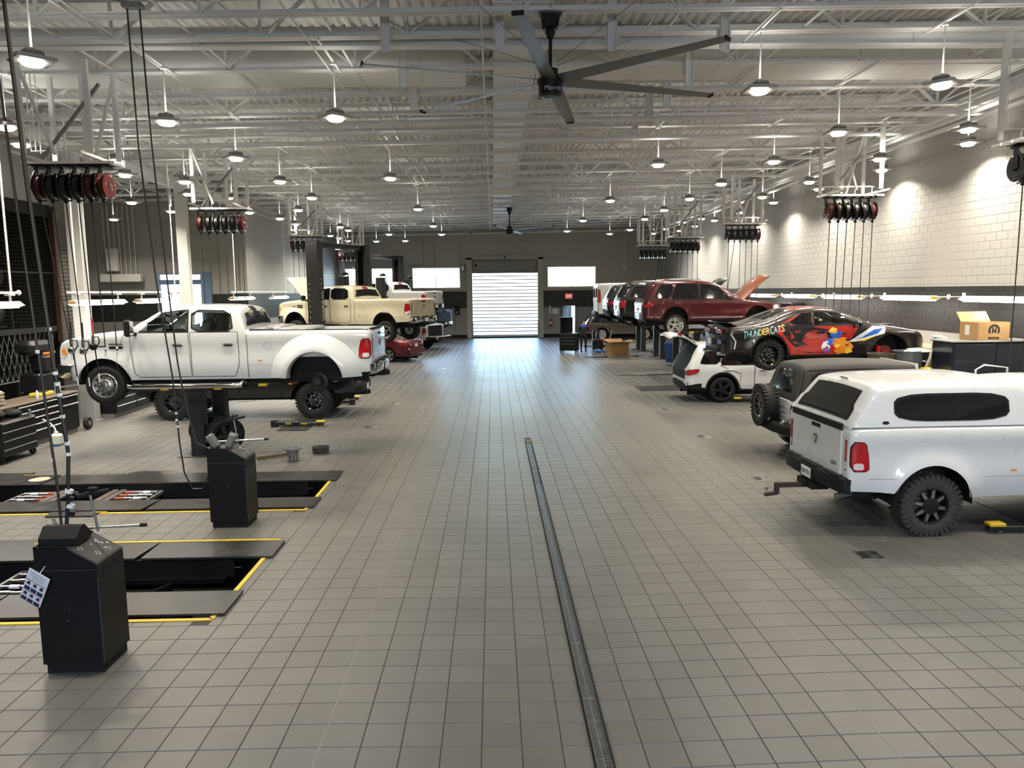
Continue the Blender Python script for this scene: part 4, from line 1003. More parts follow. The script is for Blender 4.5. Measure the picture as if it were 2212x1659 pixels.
    for sd in (1, -1):
        for ax in (0, WB):
            if (sd, ax == 0) in skipwheels: 
                m = MB(); m.lathe([(0, 0), (.14, 0), (.17, .05), (.17, .10), (.10, .12), (.10, .3), (.06, .34), (0, .34)], 24, 'Y', (ax + A0, sd * .62 if sd > 0 else -.96, R)); m.bbox((ax + .05 + A0, sd * .62, R - .05), (.3, .1, .34), .04)
                for k in range(3): m.bar((ax - .55, sd * .50, R + .04 + .035 * k), (ax + .55, sd * .50, R + .10 + .02 * k), .07, .025)
                m.cyl((ax + .1, sd * .45, R), (ax + .25, sd * .5, R + .45), .035, 8); obj('bare_hub', m, mat('dirty_steel', (.035, .033, .03), .6, metal=.5, noise=.4), t, 40)
                continue
            wy = c.W - tw / 2 + .01 + flarew * .8
            wheel(t, wheels, R, tw, ax + A0, sd * wy, R - droop, sd, spin=random.uniform(0, 1))
    if hoodopen:
        hd = MB(); rows = []
        for i in range(9):
            x = 3.74 + d + (5.06 - 3.74) * i / 8; yu = c.hw(x, c.up(x)) - .03
            rows.append([(x, yu * q, c.topz(x, q) + .01 + .03 * (1 - abs(q) ** 3)) for q in [-1 + k / 4 for k in range(9)]])
        hd.grid(rows); hd.grid([[(p[0], p[1] * .96, p[2] - .04) for p in r] for r in rows[::-1]])
        for r_ in (rows[0], rows[-1], [r[0] for r in rows], [r[-1] for r in rows]): hd.grid([r_, [(p[0], p[1] * .96, p[2] - .04) for p in r_]])
        piv = Vector((3.78 + d, 0, 1.47 + ride)); M = Matrix.Translation(piv) @ Matrix.Rotation(RAD(-52), 4, 'Y') @ Matrix.Translation(-piv); hd.v = [(M @ Vector(p))[:] for p in hd.v]
        obj('hood', hd, pnt, t, 40)
        m = MB(); m.bbox((4.4 + d, 0, 1.30 + ride), (1.0, 1.1, .2), .06); m.bbox((4.7 + d, .5, 1.34 + ride), (.35, .3, .16), .05); m.cyl((4.1 + d, -.5, 1.38 + ride), (4.7 + d, -.5, 1.38 + ride), .09, 10); obj('engine', m, BLKM, t, 40)
    return t, c

def suv(name, label, cat, loc, rz, pnt, lift=0.0, droop=0.0, L=1.0, wheels='five', R=.37, tw=.25, hood=None, hoodmat=None, gate=None, clad=False, chrome_line=True, H=1.78, WB=3.04, ro=1.05, fo=.9, dark_rear=True, tl='bar', W=.96, see=False):
    t = thing(name, label, cat, (loc[0], loc[1], lift), rz)
    xr, xf = -ro, WB + fo; rk = .34; ar = R + .075
    h = H
    tp = [(xr, .96), (xr + .02, 1.04), (xr + .06, 1.10), (xr + .34, h - .14), (xr + .46, h - .045), (xr + 1.0, h), (xr + 2.0, h + .005), (xr + 2.55, h - .05), (xr + 2.9, h - .17), (xr + 3.55, 1.17), (xr + 3.75, 1.11), (xf - .45, 1.01), (xf - .12, .88), (xf - .02, .72), (xf, .60)]
    belt = 1.13
    c = Car(top=tp, W=W, belt=belt, tum=.24, rock=rk, arches=[(0, R + .02, ar), (WB, R + .02, ar)], bottom=[(xr, .42), (-.5, .36), (-.49, rk), (WB + .5, rk), (xf, .30)], flare=.022, rcr=.22, rcf=.38, roofr=.16, er=.09, planr=.06, planf=.10)
    cl = BLKM if clad else pnt
    def mf(x, y, z, top):
        if hood and top and x > xr + 3.72 and x < xf - .2: return 1
        if not top and z < rk + (.14 if clad else .05): return 1
        if clad and x < xr + .5 and z < .55 and not top: return 1
        if gate and top and x < xr + .42: return 1
        if gate and not top and x < xr + .003 and z > .72: return 1
        return 0
    c.body([pnt, BLKM], 'body', t, mf); c.wells(t); c.under(t, rk - .02, .7)
    z1, z2 = belt + .02, h - .115
    ws = [roundpoly([(xr + 3.16, z1 + .02), (xr + 2.72, z2 - .07), (xr + 2.10, z2), (xr + 2.10, z1)], 0), roundpoly([(xr + 2.02, z1), (xr + 2.02, z2), (xr + 1.22, z2), (xr + 1.05, z1 + .10), (xr + 1.08, z1)], 0)]
    q3 = roundpoly([(xr + .98, z1 + .03), (xr + 1.12, z2 - .02), (xr + .62, z2 - .04), (xr + .44, z1 + .10), (xr + .44, z1 + .04)], 1)
    d1 = [(xr + 3.28, rk + .12), (xr + 3.30, belt), (xr + 2.07, belt), (xr + 2.07, rk + .06), (xr + 3.1, rk + .06)]
    d2 = [(xr + 2.05, rk + .06), (xr + 2.05, belt), (xr + 1.0, belt), (ar + .10, .86), (ar + .06, rk + .2), (ar + .12, rk + .06)]
    door_set(t, c, pnt, [d1, d2], [(xr + 2.30, .99), (xr + 1.25, .99)], ws, handmat=pnt)
    for sd in (1, -1): m = MB(); c.side(m, grow(q3, .02), .006, (sd,)); o = obj('quarter_window', m, BLKM, t); m = MB(); c.side(m, q3, .012, (sd,)); obj('pane', m, TINT, o, 40)
    m = MB(); c.toppatch(m, xr + 2.80, xr + 3.56, .09, .006, 0, 10); obj('windscreen', m, TINT, t, 40)
    if not gate:
        m = MB(); c.toppatch(m, xr + .085, xr + .335, .14, .018, 0, 12); gw = obj('back_window', m, TINT, t, 40)
        m = MB(); c.toppatch(m, xr + .37, xr + .55, .06, .03, 0, 4); m.mi = 1; obj('roof_spoiler', m, [pnt, BLKM], t, 40)
        m = MB(); m.bar((xr + .10, .02, 1.16), (xr + .18, .45, 1.24), .02, .02); obj('wiper', m, BLKM, gw)
    for sd in (1, -1):
        m = MB(); m.tube([(xr + .75, sd * .60, h + .01), (xr + .85, sd * .62, h + .06), (xr + 2.1, sd * .62, h + .06), (xr + 2.3, sd * .60, h - .0)], .018, 6)
        obj('roof_rail', m, BLKM if clad else ALU, t, 40)
    for sd in (1, -1):
        q = roundpoly([(xr + .02, .82), (xr + .02, .99), (xr + .40, 1.02), (xr + .34, .90)], 1) if tl != 'tall' else roundpoly([(xr + .02, .72), (xr + .02, 1.06), (xr + .24, 1.06), (xr + .22, .76)], 1)
        m = MB(); c.side(m, grow(q, .012), .008, (sd,), 1, step=.02); c.side(m, q, .014, (sd,), 0, step=.02)
        if not gate: m.bbox((xr - .012, sd * .56, .93), (.02, .26, .11), .006, 0)
        obj('tail_lamp', m, [REDL, BLKM], t, 40)
        m = MB(); c.side(m, [(xf - .42, .84), (xf - .30, .90), (xf - .12, .80), (xf - .1, .72), (xf - .3, .74)], .010, (sd,), 0, step=.02); obj('head_lamp', m, CLRL, t, 40)
        mirror_part(t, c, xr + 3.16, belt + .02, pnt, .15, sd, wide=.18)
    if chrome_line:
        m = MB(); c.ribbon(m, [(ar + .1, rk + .13), (WB - ar - .1, rk + .13)], .022, .012); c.ribbon(m, [(xr + .12, rk + .16), (-ar - .06, rk + .15)], .022, .012); obj('trim_strip', m, CHR, t)
    # rear: lift gate panel, bumper
    m = MB(); m.grid([[(xr - .03 + .10 * (abs(y) / .9) ** 3, y, z) for z in (.40, .44, .58, .62)] for y in [-.90 + .15 * k for k in range(13)]]); obj('rear_bumper', m, BLKM if clad else pnt, t, 40)
    if not gate:
        m = MB(); m.bbox((xr - .008, 0, .80), (.02, 1.30, .30), .008); g_ = obj('lift_gate', m, pnt, t, 40); rear_plate(g_, xr - .025, 0, .76); m = MB(); m.bbox((xr - .022, 0, .92), (.015, .55, .03), .005); obj('gate_trim', m, CHR, g_)
    else:
        m = MB(); m.box((xr + .36, 0, .98), (.7, 1.55, .02), 0); m.box((xr + .75, 0, 1.25), (.02, 1.5, .6)); m.bbox((xr + .30, -.50, .86), (.2, .25, .2), .03, 1); obj('cargo_bay', m, [BLKM, REDM], t)
        # raised lift gate: a bowed panel with glass, hinged at the roof
        g = MB(); rows = []; prof = [(0, 0), (.16, .05), (.52, .12), (.60, .12), (.80, .10), (.98, .02), (1.04, -.06)]
        for k in range(9):
            y = -.66 + 1.32 * k / 8; e = 1 - .10 * (abs(y) / .66) ** 3; rows.append([(-p * e, y * (1.0 if p > .5 else .92), q - .05 * (abs(y) / .66) ** 2) for p, q in prof])
        g.grid(rows, 0); g.grid([[(p[0], p[1] * .97, p[2] - .05) for p in r] for r in rows[::-1]], 1)
        for r_ in (rows[0], rows[-1], [r[0] for r in rows], [r[-1] for r in rows]): g.grid([r_, [(p[0], p[1] * .97, p[2] - .05) for p in r_]], 0)
        for sd in (1, -1): g.bbox((-.70, sd * .60, .09), (.12, .22, .05), .015, 2)
        R_ = Matrix.Translation((xr + .50, 0, h - .03)) @ Matrix.Rotation(RAD(gate), 4, 'Y'); g.v = [(R_ @ Vector(p))[:] for p in g.v]; go = obj('lift_gate', g, [pnt, BLKM, REDL], t, 40)
        m = MB(); m.grid([[(-.10, -.5, .055), (-.50, -.55, .135)], [(-.10, .5, .055), (-.50, .55, .135)]]); m.v = [(R_ @ Vector(p))[:] for p in m.v]; obj('gate_window', m, TINT, go)
        for sd in (1, -1): m = MB(); a_ = R_ @ Vector((-.45, sd * .6, .05)); m.cyl(a_, (xr + .33, sd * .70, 1.15), .012, 8); obj('gas_strut', m, BLKM, go)
    for sd in (1, -1):
        for ax in (0, WB): wheel(t, wheels, R, tw, ax, sd * (c.W - tw / 2 + .005), R - droop, sd, spin=random.uniform(0, 1))
    if clad:
        m = MB()
        for a_ in c.arches: c.arch(m, a_, .05, .012)
        obj('arch_trim', m, BLKM, t, 40)
    if hood: open_hood(t, c, xr + 3.70, xf - .22, hood, hoodmat or pnt)
    return t, c
def open_hood(t, c, xa, xb, ang, pm):
    hd = MB(); rows = []
    for i in range(9):
        x = xa + (xb - xa) * i / 8; yu = c.hw(x, c.up(x)) - .04; rows.append([(x, yu * q, c.topz(x, q) + .012 + .04 * (1 - abs(q) ** 3)) for q in [-1 + k / 4 for k in range(9)]])
    und = [[(p[0], p[1] * .95, p[2] - .055) for p in r] for r in rows]
    hd.grid(rows); hd.grid(und[::-1])
    for a_, b_ in ((rows[0], und[0]), (rows[-1], und[-1]), ([r[0] for r in rows], [r[0] for r in und]), ([r[-1] for r in rows], [r[-1] for r in und])): hd.grid([a_, b_])
    piv = Vector((xa + .05, 0, c.up(xa) + .01)); M = Matrix.Translation(piv) @ Matrix.Rotation(RAD(-ang), 4, 'Y') @ Matrix.Translation(-piv); hd.v = [(M @ Vector(p))[:] for p in hd.v]
    obj('hood', hd, pm, t, 45)
    m = MB(); xm = (xa + xb) / 2; m.bbox((xm, 0, c.up(xm) - .06), (xb - xa - .2, 1.0, .14), .05); m.bbox((xm + .2, .45, c.up(xm) - .02), (.3, .25, .12), .04); obj('engine', m, BLKM, t, 40)
# ---------------------------------------------------------------- vehicles in the room
def coupe(loc, rz, lift):
    t = thing('sports_coupe', 'black and red two-door coupe with painted side mural, raised on a lift, front wheel off', 'car', (loc[0], loc[1], lift), rz)
    WB, R = 2.95, .36; xr, xf = -1.08, 3.95; rk = .24; ar = .42
    tp = [(xr, .86), (xr + .04, .98), (xr + .20, 1.00), (xr + .62, 1.03), (xr + 1.0, 1.10), (xr + 1.62, 1.37), (xr + 2.1, 1.435), (xr + 2.6, 1.425), (xr + 2.95, 1.35), (xr + 3.55, 1.06), (xr + 3.8, .99), (xf - .35, .88), (xf - .08, .76), (xf, .60)]
    belt = 1.0
    w1 = [(xr + 3.18, belt + .03), (xr + 2.78, 1.30), (xr + 2.42, 1.345), (xr + 2.20, 1.34), (xr + 2.16, belt + .02)]
    w2 = [(xr + 2.10, belt + .02), (xr + 2.13, 1.335), (xr + 1.86, 1.30), (xr + 1.55, belt + .10), (xr + 1.55, belt + .05)]
    c = Car(top=tp, W=.955, belt=belt, tum=.42, rock=rk, arches=[(0, R, ar), (WB, R, ar)], bottom=[(xr, .36), (-.5, .30), (-.49, rk), (WB + .5, rk), (xf, .22)], flare=.045, rcr=.20, rcf=.32, roofr=.14, er=.12, skip=[w1], skiptop=[(xr + 2.98, xr + 3.50)], planf=.09, planr=.05)
    RED = paint('red_wrap', (.36, .018, .012), .25); 
    def mf(x, y, z, top):
        if top and xr + 1.75 < x < xr + 2.9: return 1
        if z < rk + .05 and not top: return 2
        return 0
    c.body([P_BROWN, RED, BLKM], 'body', t, mf); c.wells(t); c.under(t, rk + .02, .7)
    d1 = [(xr + 3.40, .40), (xr + 3.28, belt), (xr + 2.14, belt), (xr + 1.98, .75), (xr + 2.0, .34), (xr + 3.3, .34)]
    door_set(t, c, P_BROWN, [d1], [(xr + 2.32, .86)], [w1], handmat=BLKG, glass=CABG)
    for sd in (1, -1): m = MB(); c.side(m, grow(w2, .015), .006, (sd,)); o = obj('quarter_window', m, BLKM, t); m = MB(); c.side(m, w2, .010, (sd,)); obj('pane', m, TINT, o)
    m = MB(); c.toppatch(m, xr + 1.04, xr + 1.66, .10, .006, 0, 8); obj('back_window', m, TINT, t, 40)
    m = MB(); c.toppatch(m, xr + 2.96, xr + 3.52, .08, .006, 0, 8); obj('windscreen', m, CABG, t, 40)
    m = MB(); m.box((xr + 2.3, 0, .78), (1.9, 1.5, .05)); m.bbox((xr + 3.15, 0, .92), (.35, 1.5, .16), .05); P = [(xr + 2.88 + .05 * cos(a_), .38 + .18 * sin(a_), 1.0 + .17 * cos(a_)) for a_ in [2 * pi * k / 18 for k in range(18)]]; m.tube(P, .014, 6, closed=True); obj('cabin_floor', m, INTER, t)
    seats(t, (xr + 2.5,), 2, .92)
    # mural: swirls and patches of colour lying on the flanks
    RD, OR, BL, PW, CY = RED, mat('orange_wrap', (.62, .22, .02), .3, coat=.8), mat('blue_wrap', (.02, .10, .50), .3, coat=.8), mat('pale_wrap', (.60, .68, .74), .3, coat=.8), mat('yellow_wrap', (.72, .45, .03), .3, coat=.8)
    BKW = P_BLACK
    for S in ((-1,), (1,)):
        m = MB()
        big = [(xr + 1.25, .98), (xr + 1.42, 1.10), (xr + 1.72, 1.25), (xr + 2.05, 1.34), (xr + 2.15, 1.36), (xr + 2.12, 1.0), (xr + 3.25, 1.0), (xr + 3.05, .62), (xr + 2.85, .30), (xr + 1.60, .30), (xr + 1.52, .52), (xr + 1.38, .74), (xr + 1.22, .84)]
        c.side(m, big, .0085, S, 0, step=.03)
        blk = [(xr + 1.32, 1.02), (xr + 1.55, 1.12), (xr + 1.62, 1.04), (xr + 2.2, .97), (xr + 2.62, .88), (xr + 2.7, .74), (xr + 2.5, .50), (xr + 2.2, .38), (xr + 1.75, .46), (xr + 1.55, .62), (xr + 1.38, .82)]
        c.side(m, blk, .0100, S, 1, step=.03)
        ell = [(xr + 2.20 + .30 * cos(a_), .70 + .20 * sin(a_)) for a_ in [2 * pi * k / 24 for k in range(24)]]; c.side(m, ell, .0115, S, 0, step=.03)
        swo = [(xr + 1.66, .47), (xr + 1.8, .40), (xr + 2.25, .34), (xr + 2.7, .48), (xr + 2.86, .74), (xr + 2.72, .60), (xr + 2.4, .50), (xr + 2.0, .53)]; c.side(m, swo, .0112, S, 0, step=.03)
        pale = [(xr + 3.02, .60), (xr + 3.58, .99), (xr + 3.92, .96), (xr + 3.86, .80), (xr + 3.3, .62)]; c.side(m, pale, .0105, S, 4, step=.03)
        c.side(m, [(xr + 3.12, .66), (xr + 3.35, .72), (xr + 3.62, .90), (xr + 3.85, .94), (xr + 3.7, .80), (xr + 3.4, .70)], .0118, S, 3, step=.03)
        c.side(m, [(xr + 3.18, .63), (xr + 3.5, .70), (xr + 3.8, .80), (xr + 3.4, .62)], .0122, S, 5, step=.03)
        random.seed(3)
        for cx_, cz_, rx, rzz, mi in ((2.62, .42, .20, .12, 0), (2.80, .60, .20, .13, 2), (2.95, .48, .16, .15, 2), (2.60, .62, .14, .10, 3), (2.70, .78, .14, .10, 3), (2.62, .88, .10, .08, 5), (2.88, .72, .10, .07, 0), (3.02, .38, .09, .06, 5), (2.46, .52, .10, .12, 4), (2.80, .38, .12, .07, 2), (2.98, .60, .05, .10, 1), (2.50, .40, .08, .06, 3), (2.74, .50, .07, .05, 5)):
            P = [(xr + cx_ + rx * (1 + .18 * sin(3 * a_ + cx_ * 9)) * cos(a_), cz_ + rzz * (1 + .2 * sin(4 * a_ + cz_ * 7)) * sin(a_)) for a_ in [2 * pi * k / 18 for k in range(18)]]; c.side(m, P, .0125 + .0006 * (cx_ + cz_), S, mi, step=.02, rows=3)
        # dark lower front wedge keeps the mural's edge on the fender
        c.side(m, [(xr + 3.02, .58), (xr + 3.5, .62), (xr + 3.42, .30), (xr + 2.9, .30)], .0135, S, 6, step=.04)
        obj('mural', m, [RED, BKW, OR, BL, PW, CY, P_BROWN], t, 40)
    # lettering on the rear quarter, wrapped on the skin
    lm = [mat('letter_yellow', (.70, .50, .10), .4, coat=.5), mat('letter_cyan', (.30, .62, .70), .4, coat=.5)]
    word = 'THUNDERCATS'; hs = [.26, .22, .21, .21, .21, .21, .23, .28, .21, .21, .24]; x = 0
    for sd in (-1, 1):
        xx = xr + .42
        for ch_, hh in zip(word, hs):
            me = text_mesh(ch_, hh, .001, lm[0] if ch_ in 'DERS' else lm[1], bold=.003, align='LEFT'); mxx = max(v.co.x for v in me.vertices); mn = min(v.co.x for v in me.vertices); sc = .085 / max(.06, mxx - mn)
            zb_ = .79 + (xx - xr - .42) * .17
            for v in me.vertices:
                lx = (v.co.x - mn) * min(1.0, sc * 1.0); X_ = xx + lx if sd < 0 else xx + .09 - lx; Z_ = zb_ + v.co.y
                v.co = Vector((X_, sd * (c.hw(X_, Z_) + .010 + v.co.z), Z_))
            link('lettering', me, t); xx += .092
    # rear: spoiler, lamps, fascia
    m = MB(); rows = [[(xr + a_ + .06 * (abs(y) / .8) ** 2, y, z_) for a_, z_ in ((.28, 1.035), (.10, 1.075), (-.02, 1.10), (-.02, 1.085), (.10, 1.04), (.26, 1.01))] for y in [-.82 + .1025 * k for k in range(17)]]; m.grid(rows); obj('spoiler', m, P_BLACK, t, 50)
    m = MB(); m.bbox((xr - .01, 0, .87), (.05, 1.60, .16), .03, 0)
    for sd in (1, -1):
        m.bbox((xr - .03, sd * .50, .87), (.03, .50, .11), .02, 1)
        for zz in (.845, .895): m.bbox((xr - .047, sd * .50, zz), (.012, .42, .018), .004, 2)
    obj('tail_lamp', m, [BLKG, REDL, CLRL], t, 40)
    m = MB(); P = [-.92 + .115 * k for k in range(17)]; m.grid([[(xr - .06 + .14 * (abs(y) / .92) ** 3, y, z) for z in (.34, .37, .62, .74, .77)] for y in P], 0); m.box((xr - .068, 0, .60), (.01, .5, .16), 1); m.bbox((xr - .05, 0, .40), (.06, 1.0, .10), .02, 1)
    for sd in (1, -1): m.bbox((xr - .066, sd * .66, .62), (.012, .26, .10), .004, 2)
    bo = obj('rear_bumper', m, [P_BLACK, BLKM, mat('blue_fade', (.08, .12, .34), .3, coat=.8)], t, 40); rear_plate(bo, xr - .085, .12, .60)
    for sd in (1, -1):
        m = MB(); m.cyl((xr + .1, sd * .62, .33), (xr - .10, sd * .62, .33), .05, 14); obj('exhaust', m, CHR, t, 40); mirror_part(t, c, xr + 3.12, belt + .0, BLKG, .14, sd, wide=.16)
    for sd in (1, -1): m = MB(); c.ribbon(m, [(xr + .12, .83), (xr + .25, .64), (xr + .22, .45)], .03, .011, (sd,), 0); obj('flank_stripe', m, PW, t)
    m = MB(); m.bbox((xf - .78, 0, .97), (.5, .46, .05), .02); obj('hood_scoop', m, P_BROWN, t, 40)
    wheel(t, 'blackmulti', R, .27, 0, -.82, R - .06, -1, .3); wheel(t, 'blackmulti', R, .27, 0, .82, R - .06, 1, .1); wheel(t, 'blackmulti', R, .27, WB, .82, R - .06, 1, .2)
    m = MB(); m.lathe([(.06, -.02), (.19, -.02), (.195, 0), (.19, .012), (.10, .014), (.09, .06), (.05, .07), (0, .07)], 30, 'Y', (WB, 0, 0)); m.v = [(p[0], -p[1] - .72, p[2] + R - .06) for p in m.v]; bd = obj('brake_disc', m, mat('rust_red_disc', (.24, .03, .025), .4, metal=.4, noise=.2), t, 40)
    m = MB(); m.bbox((WB - .16, -.72, R + .02), (.10, .12, .24), .03); obj('brake_caliper', m, REDM, bd, 40)
    m = MB(); m.bar((WB - .3, -.55, R - .1), (WB + .3, -.55, R - .14), .07, .05); m.cyl((WB, -.5, R), (WB - .1, -.45, R + .4), .05, 10); obj('suspension_arm', m, BLKM, t)
    return t

def wrangler(loc, rz):
    t = thing('soft_top_jeep', 'white off-road vehicle with black soft top and rear spare, parked beside the topper truck', 'car', (loc[0], loc[1], 0), rz)
    WB, R = 3.0, .42; xr, xf = -.78, 3.55; rk = .62
    tp = [(xr, 1.10), (xr + .02, 1.20), (xr + .1, 1.22), (xr + 2.35, 1.22), (xr + 2.6, 1.21), (xr + 2.62, 1.20), (xf - .3, 1.16), (xf - .02, 1.10), (xf, 1.05)]
    c = Car(top=tp, W=.80, belt=1.5, tum=.1, rock=rk, arches=[(0, R + .06, R + .13), (WB, R + .06, R + .13)], flare=.0, rcr=.12, rcf=.10, er=.05, planf=.03, planr=0, tuck=.02)
    c.body([P_WHITE, BLKM], 'body', t); c.wells(t); c.under(t, rk, .55)
    # soft top: its own loft with windows
    tp2 = [(xr + .02, 1.24), (xr + .04, 1.30), (xr + .20, 1.80), (xr + .30, 1.885), (xr + .9, 1.92), (xr + 1.4, 1.93), (xr + 2.3, 1.90), (xr + 2.5, 1.86), (xr + 2.56, 1.80), (xr + 2.60, 1.5)]
    k = Car(top=tp2, W=.77, belt=1.22, tum=.14, rock=1.21, arches=[], flare=0, rcr=.10, rcf=.05, roofr=.12, crown=.03, planf=0, planr=0, tuck=0)
    soft = mat('soft_top_cloth', (.030, .028, .027), .75, noise=.25, nscale=120, bump=.15)
    so_ = k.body([soft], 'soft_top', t); vin = mat('clear_vinyl', (.010, .011, .012), .07, spec=.7)
    m = MB(); k.side(m, roundpoly([(xr + .28, 1.32), (xr + .38, 1.74), (xr + 1.05, 1.76), (xr + 1.05, 1.30)], 1), .006); k.side(m, roundpoly([(xr + 1.22, 1.28), (xr + 1.22, 1.76), (xr + 1.72, 1.76), (xr + 1.72, 1.28)], 1), .006); k.toppatch(m, xr + .05, xr + .19, .16, .008, 0, 6); obj('vinyl_window', m, vin, so_, 40)
    m = MB(); k.ribbon(m, [(xr + .10, 1.26), (xr + .24, 1.79), (xr + 1.3, 1.81), (xr + 2.4, 1.79)], .02, .005); obj('seam', m, BLKM, so_)
    m = MB(); m.bar((xr + 2.58, -.70, 1.22), (xr + 2.45, -.66, 1.86), .05, .05); m.bar((xr + 2.58, .70, 1.22), (xr + 2.45, .66, 1.86), .05, .05); m.bar((xr + 2.45, -.68, 1.87), (xr + 2.45, .68, 1.87), .05, .06); obj('windscreen_frame', m, P_WHITE, t)
    for sd in (1, -1):
        for xc in (0, WB):
            m = MB(); rows = []
            for i in range(13):
                a_ = RAD(15 + 150 * i / 12); x, z = xc + (R + .16) * cos(a_) * 1.05, R + .06 + (R + .16) * sin(a_); rows.append([(x, sd * .76, z + .03), (x, sd * .97, z + .01), (x, sd * .97, z - .03), (x, sd * .76, z - .01)])
            m.grid(rows); obj('fender', m, BLKM, t, 40)
        m = MB(); m.bbox((xr + .06, sd * .70, .985), (.14, .17, .28), .03, 0); m.bbox((xr - .012, sd * .71, 1.03), (.012, .10, .11), .004, 1); m.bbox((xr - .012, sd * .71, .91), (.012, .10, .06), .004, 2); m.bbox((xr + .06, sd * .785, 1.02), (.07, .012, .09), .004, 1); obj('tail_lamp', m, [BLKM, REDL, CLRL], t)
        wheel(t, 'jeep', R, .30, 0, sd * .83, R, sd, .2); wheel(t, 'jeep', R, .30, WB, sd * .83, R, sd, .5)
    m = MB(); m.bbox((xr - .008, 0, .92), (.02, 1.12, .54), .01, 0)
    for zz in (.75, .85, .95, 1.05): m.box((xr - .02, -.3, zz), (.008, .36, .035), 0)
    m.box((xr - .02, -.62, .9), (.012, .06, .5), 0); tg = obj('tailgate', m, [P_WHITE, BLKM], t, 40); shield_emblem(tg, xr - .02, -.62, .78, .07)
    m = MB(); m.bbox((xr - .10, 0, .95), (.14, .3, .3), .03); obj('spare_carrier', m, BLKM, t)
    sp = wheel(t, 'jeep', R, .30, xr - .26, 0.05, 1.02, 1, .4, name='spare_wheel'); sp.rotation_euler = (0, 0, pi / 2)
    m = MB(); P = [(xr - .10, .92), (xr - .20, .82), (xr - .28, .45), (xr - .28, 0)]; P = P + [(a_, -b_) for a_, b_ in reversed(P[:-1])]
    m.grid([[(a_ + .12, b_ * .96, .52), (a_, b_, .55), (a_, b_, .70), (a_ + .04, b_ * .98, .74), (xr + .02, b_ * .95, .74)] for a_, b_ in P]); bo = obj('rear_bumper', m, BLKM, t, 35)
    for yy in (-.86, .52, -.30):
        m = MB(); m.bbox((xr - .30 + .1 * abs(yy) ** 3, yy, .80), (.05, .05, .09), .015, 0); m.cyl((xr - .33 + .1 * abs(yy) ** 3, yy, .80), (xr - .335 + .1 * abs(yy) ** 3, yy, .80), .022, 12, mi=1); obj('marker_lamp', m, [CHR, CLRL], bo)
    m = MB(); m.cyl((xr - .1, -.45, .50), (xr + .3, -.45, .52), .07, 12); obj('muffler', m, GREYM, t, 40)
    return t

def van(loc, rz, lift):
    t = thing('cargo_van', 'white cargo van with tall red rear lamps, farthest of four raised vehicles', 'van', (loc[0], loc[1], lift), rz)
    xr, xf = -1.0, 4.2; tp = [(xr, 1.2), (xr + .01, 1.9), (xr + .04, 2.08), (xr + .15, 2.13), (xr + 2.6, 2.14), (xr + 3.3, 2.05), (xr + 4.1, 1.45), (xr + 4.5, 1.2), (xf - .1, .95), (xf, .7)]
    c = Car(top=tp, W=1.0, belt=1.25, tum=.10, rock=.36, arches=[(0, .37, .44), (3.1, .37, .44)], flare=.02, rcr=.10, rcf=.4, roofr=.12, er=.1)
    c.body([P_WHITE, BLKM], 'body', t, lambda x, y, z, tp_: 1 if z < .45 and not tp_ else 0); c.wells(t); c.under(t, .36, .7)
    for sd in (1, -1):
        m = MB(); c.side(m, roundpoly([(xr + .02, 1.05), (xr + .02, 1.85), (xr + .14, 1.75), (xr + .16, 1.15)], 1), .012, (sd,), 0, step=.02); m.bbox((xr - .01, sd * .90, 1.45), (.03, .12, .75), .01, 0); obj('tail_lamp', m, REDL, t, 40)
        m = MB(); m.bbox((xr - .012, sd * .43, 1.25), (.02, .83, 1.5), .01); o = obj('rear_door', m, P_WHITE, t, 40); m = MB(); m.bbox((xr - .024, sd * .43, 1.62), (.012, .58, .5), .03); obj('door_window', m, TINT, o, 40)
        m = MB(); m.bbox((xr - .04, sd * .80, 1.2), (.04, .05, .14), .01); obj('hinge', m, CHR, o)
        for ax in (0, 3.1): wheel(t, 'chromefive', .35, .23, ax, sd * .86, .35, sd)
    m = MB(); m.bbox((xr - .06, 0, .50), (.16, 1.9, .22), .04); bo = obj('rear_bumper', m, [BLKM], t, 40); rear_plate(bo, xr - .15, 0, .55)
    m = MB(); c.side(m, roundpoly([(xr + 2.9, 1.3), (xr + 2.9, 1.85), (xr + 3.4, 1.80), (xr + 3.9, 1.35)], 1), .008); obj('door_window', m, TINT, t, 40)
    return t
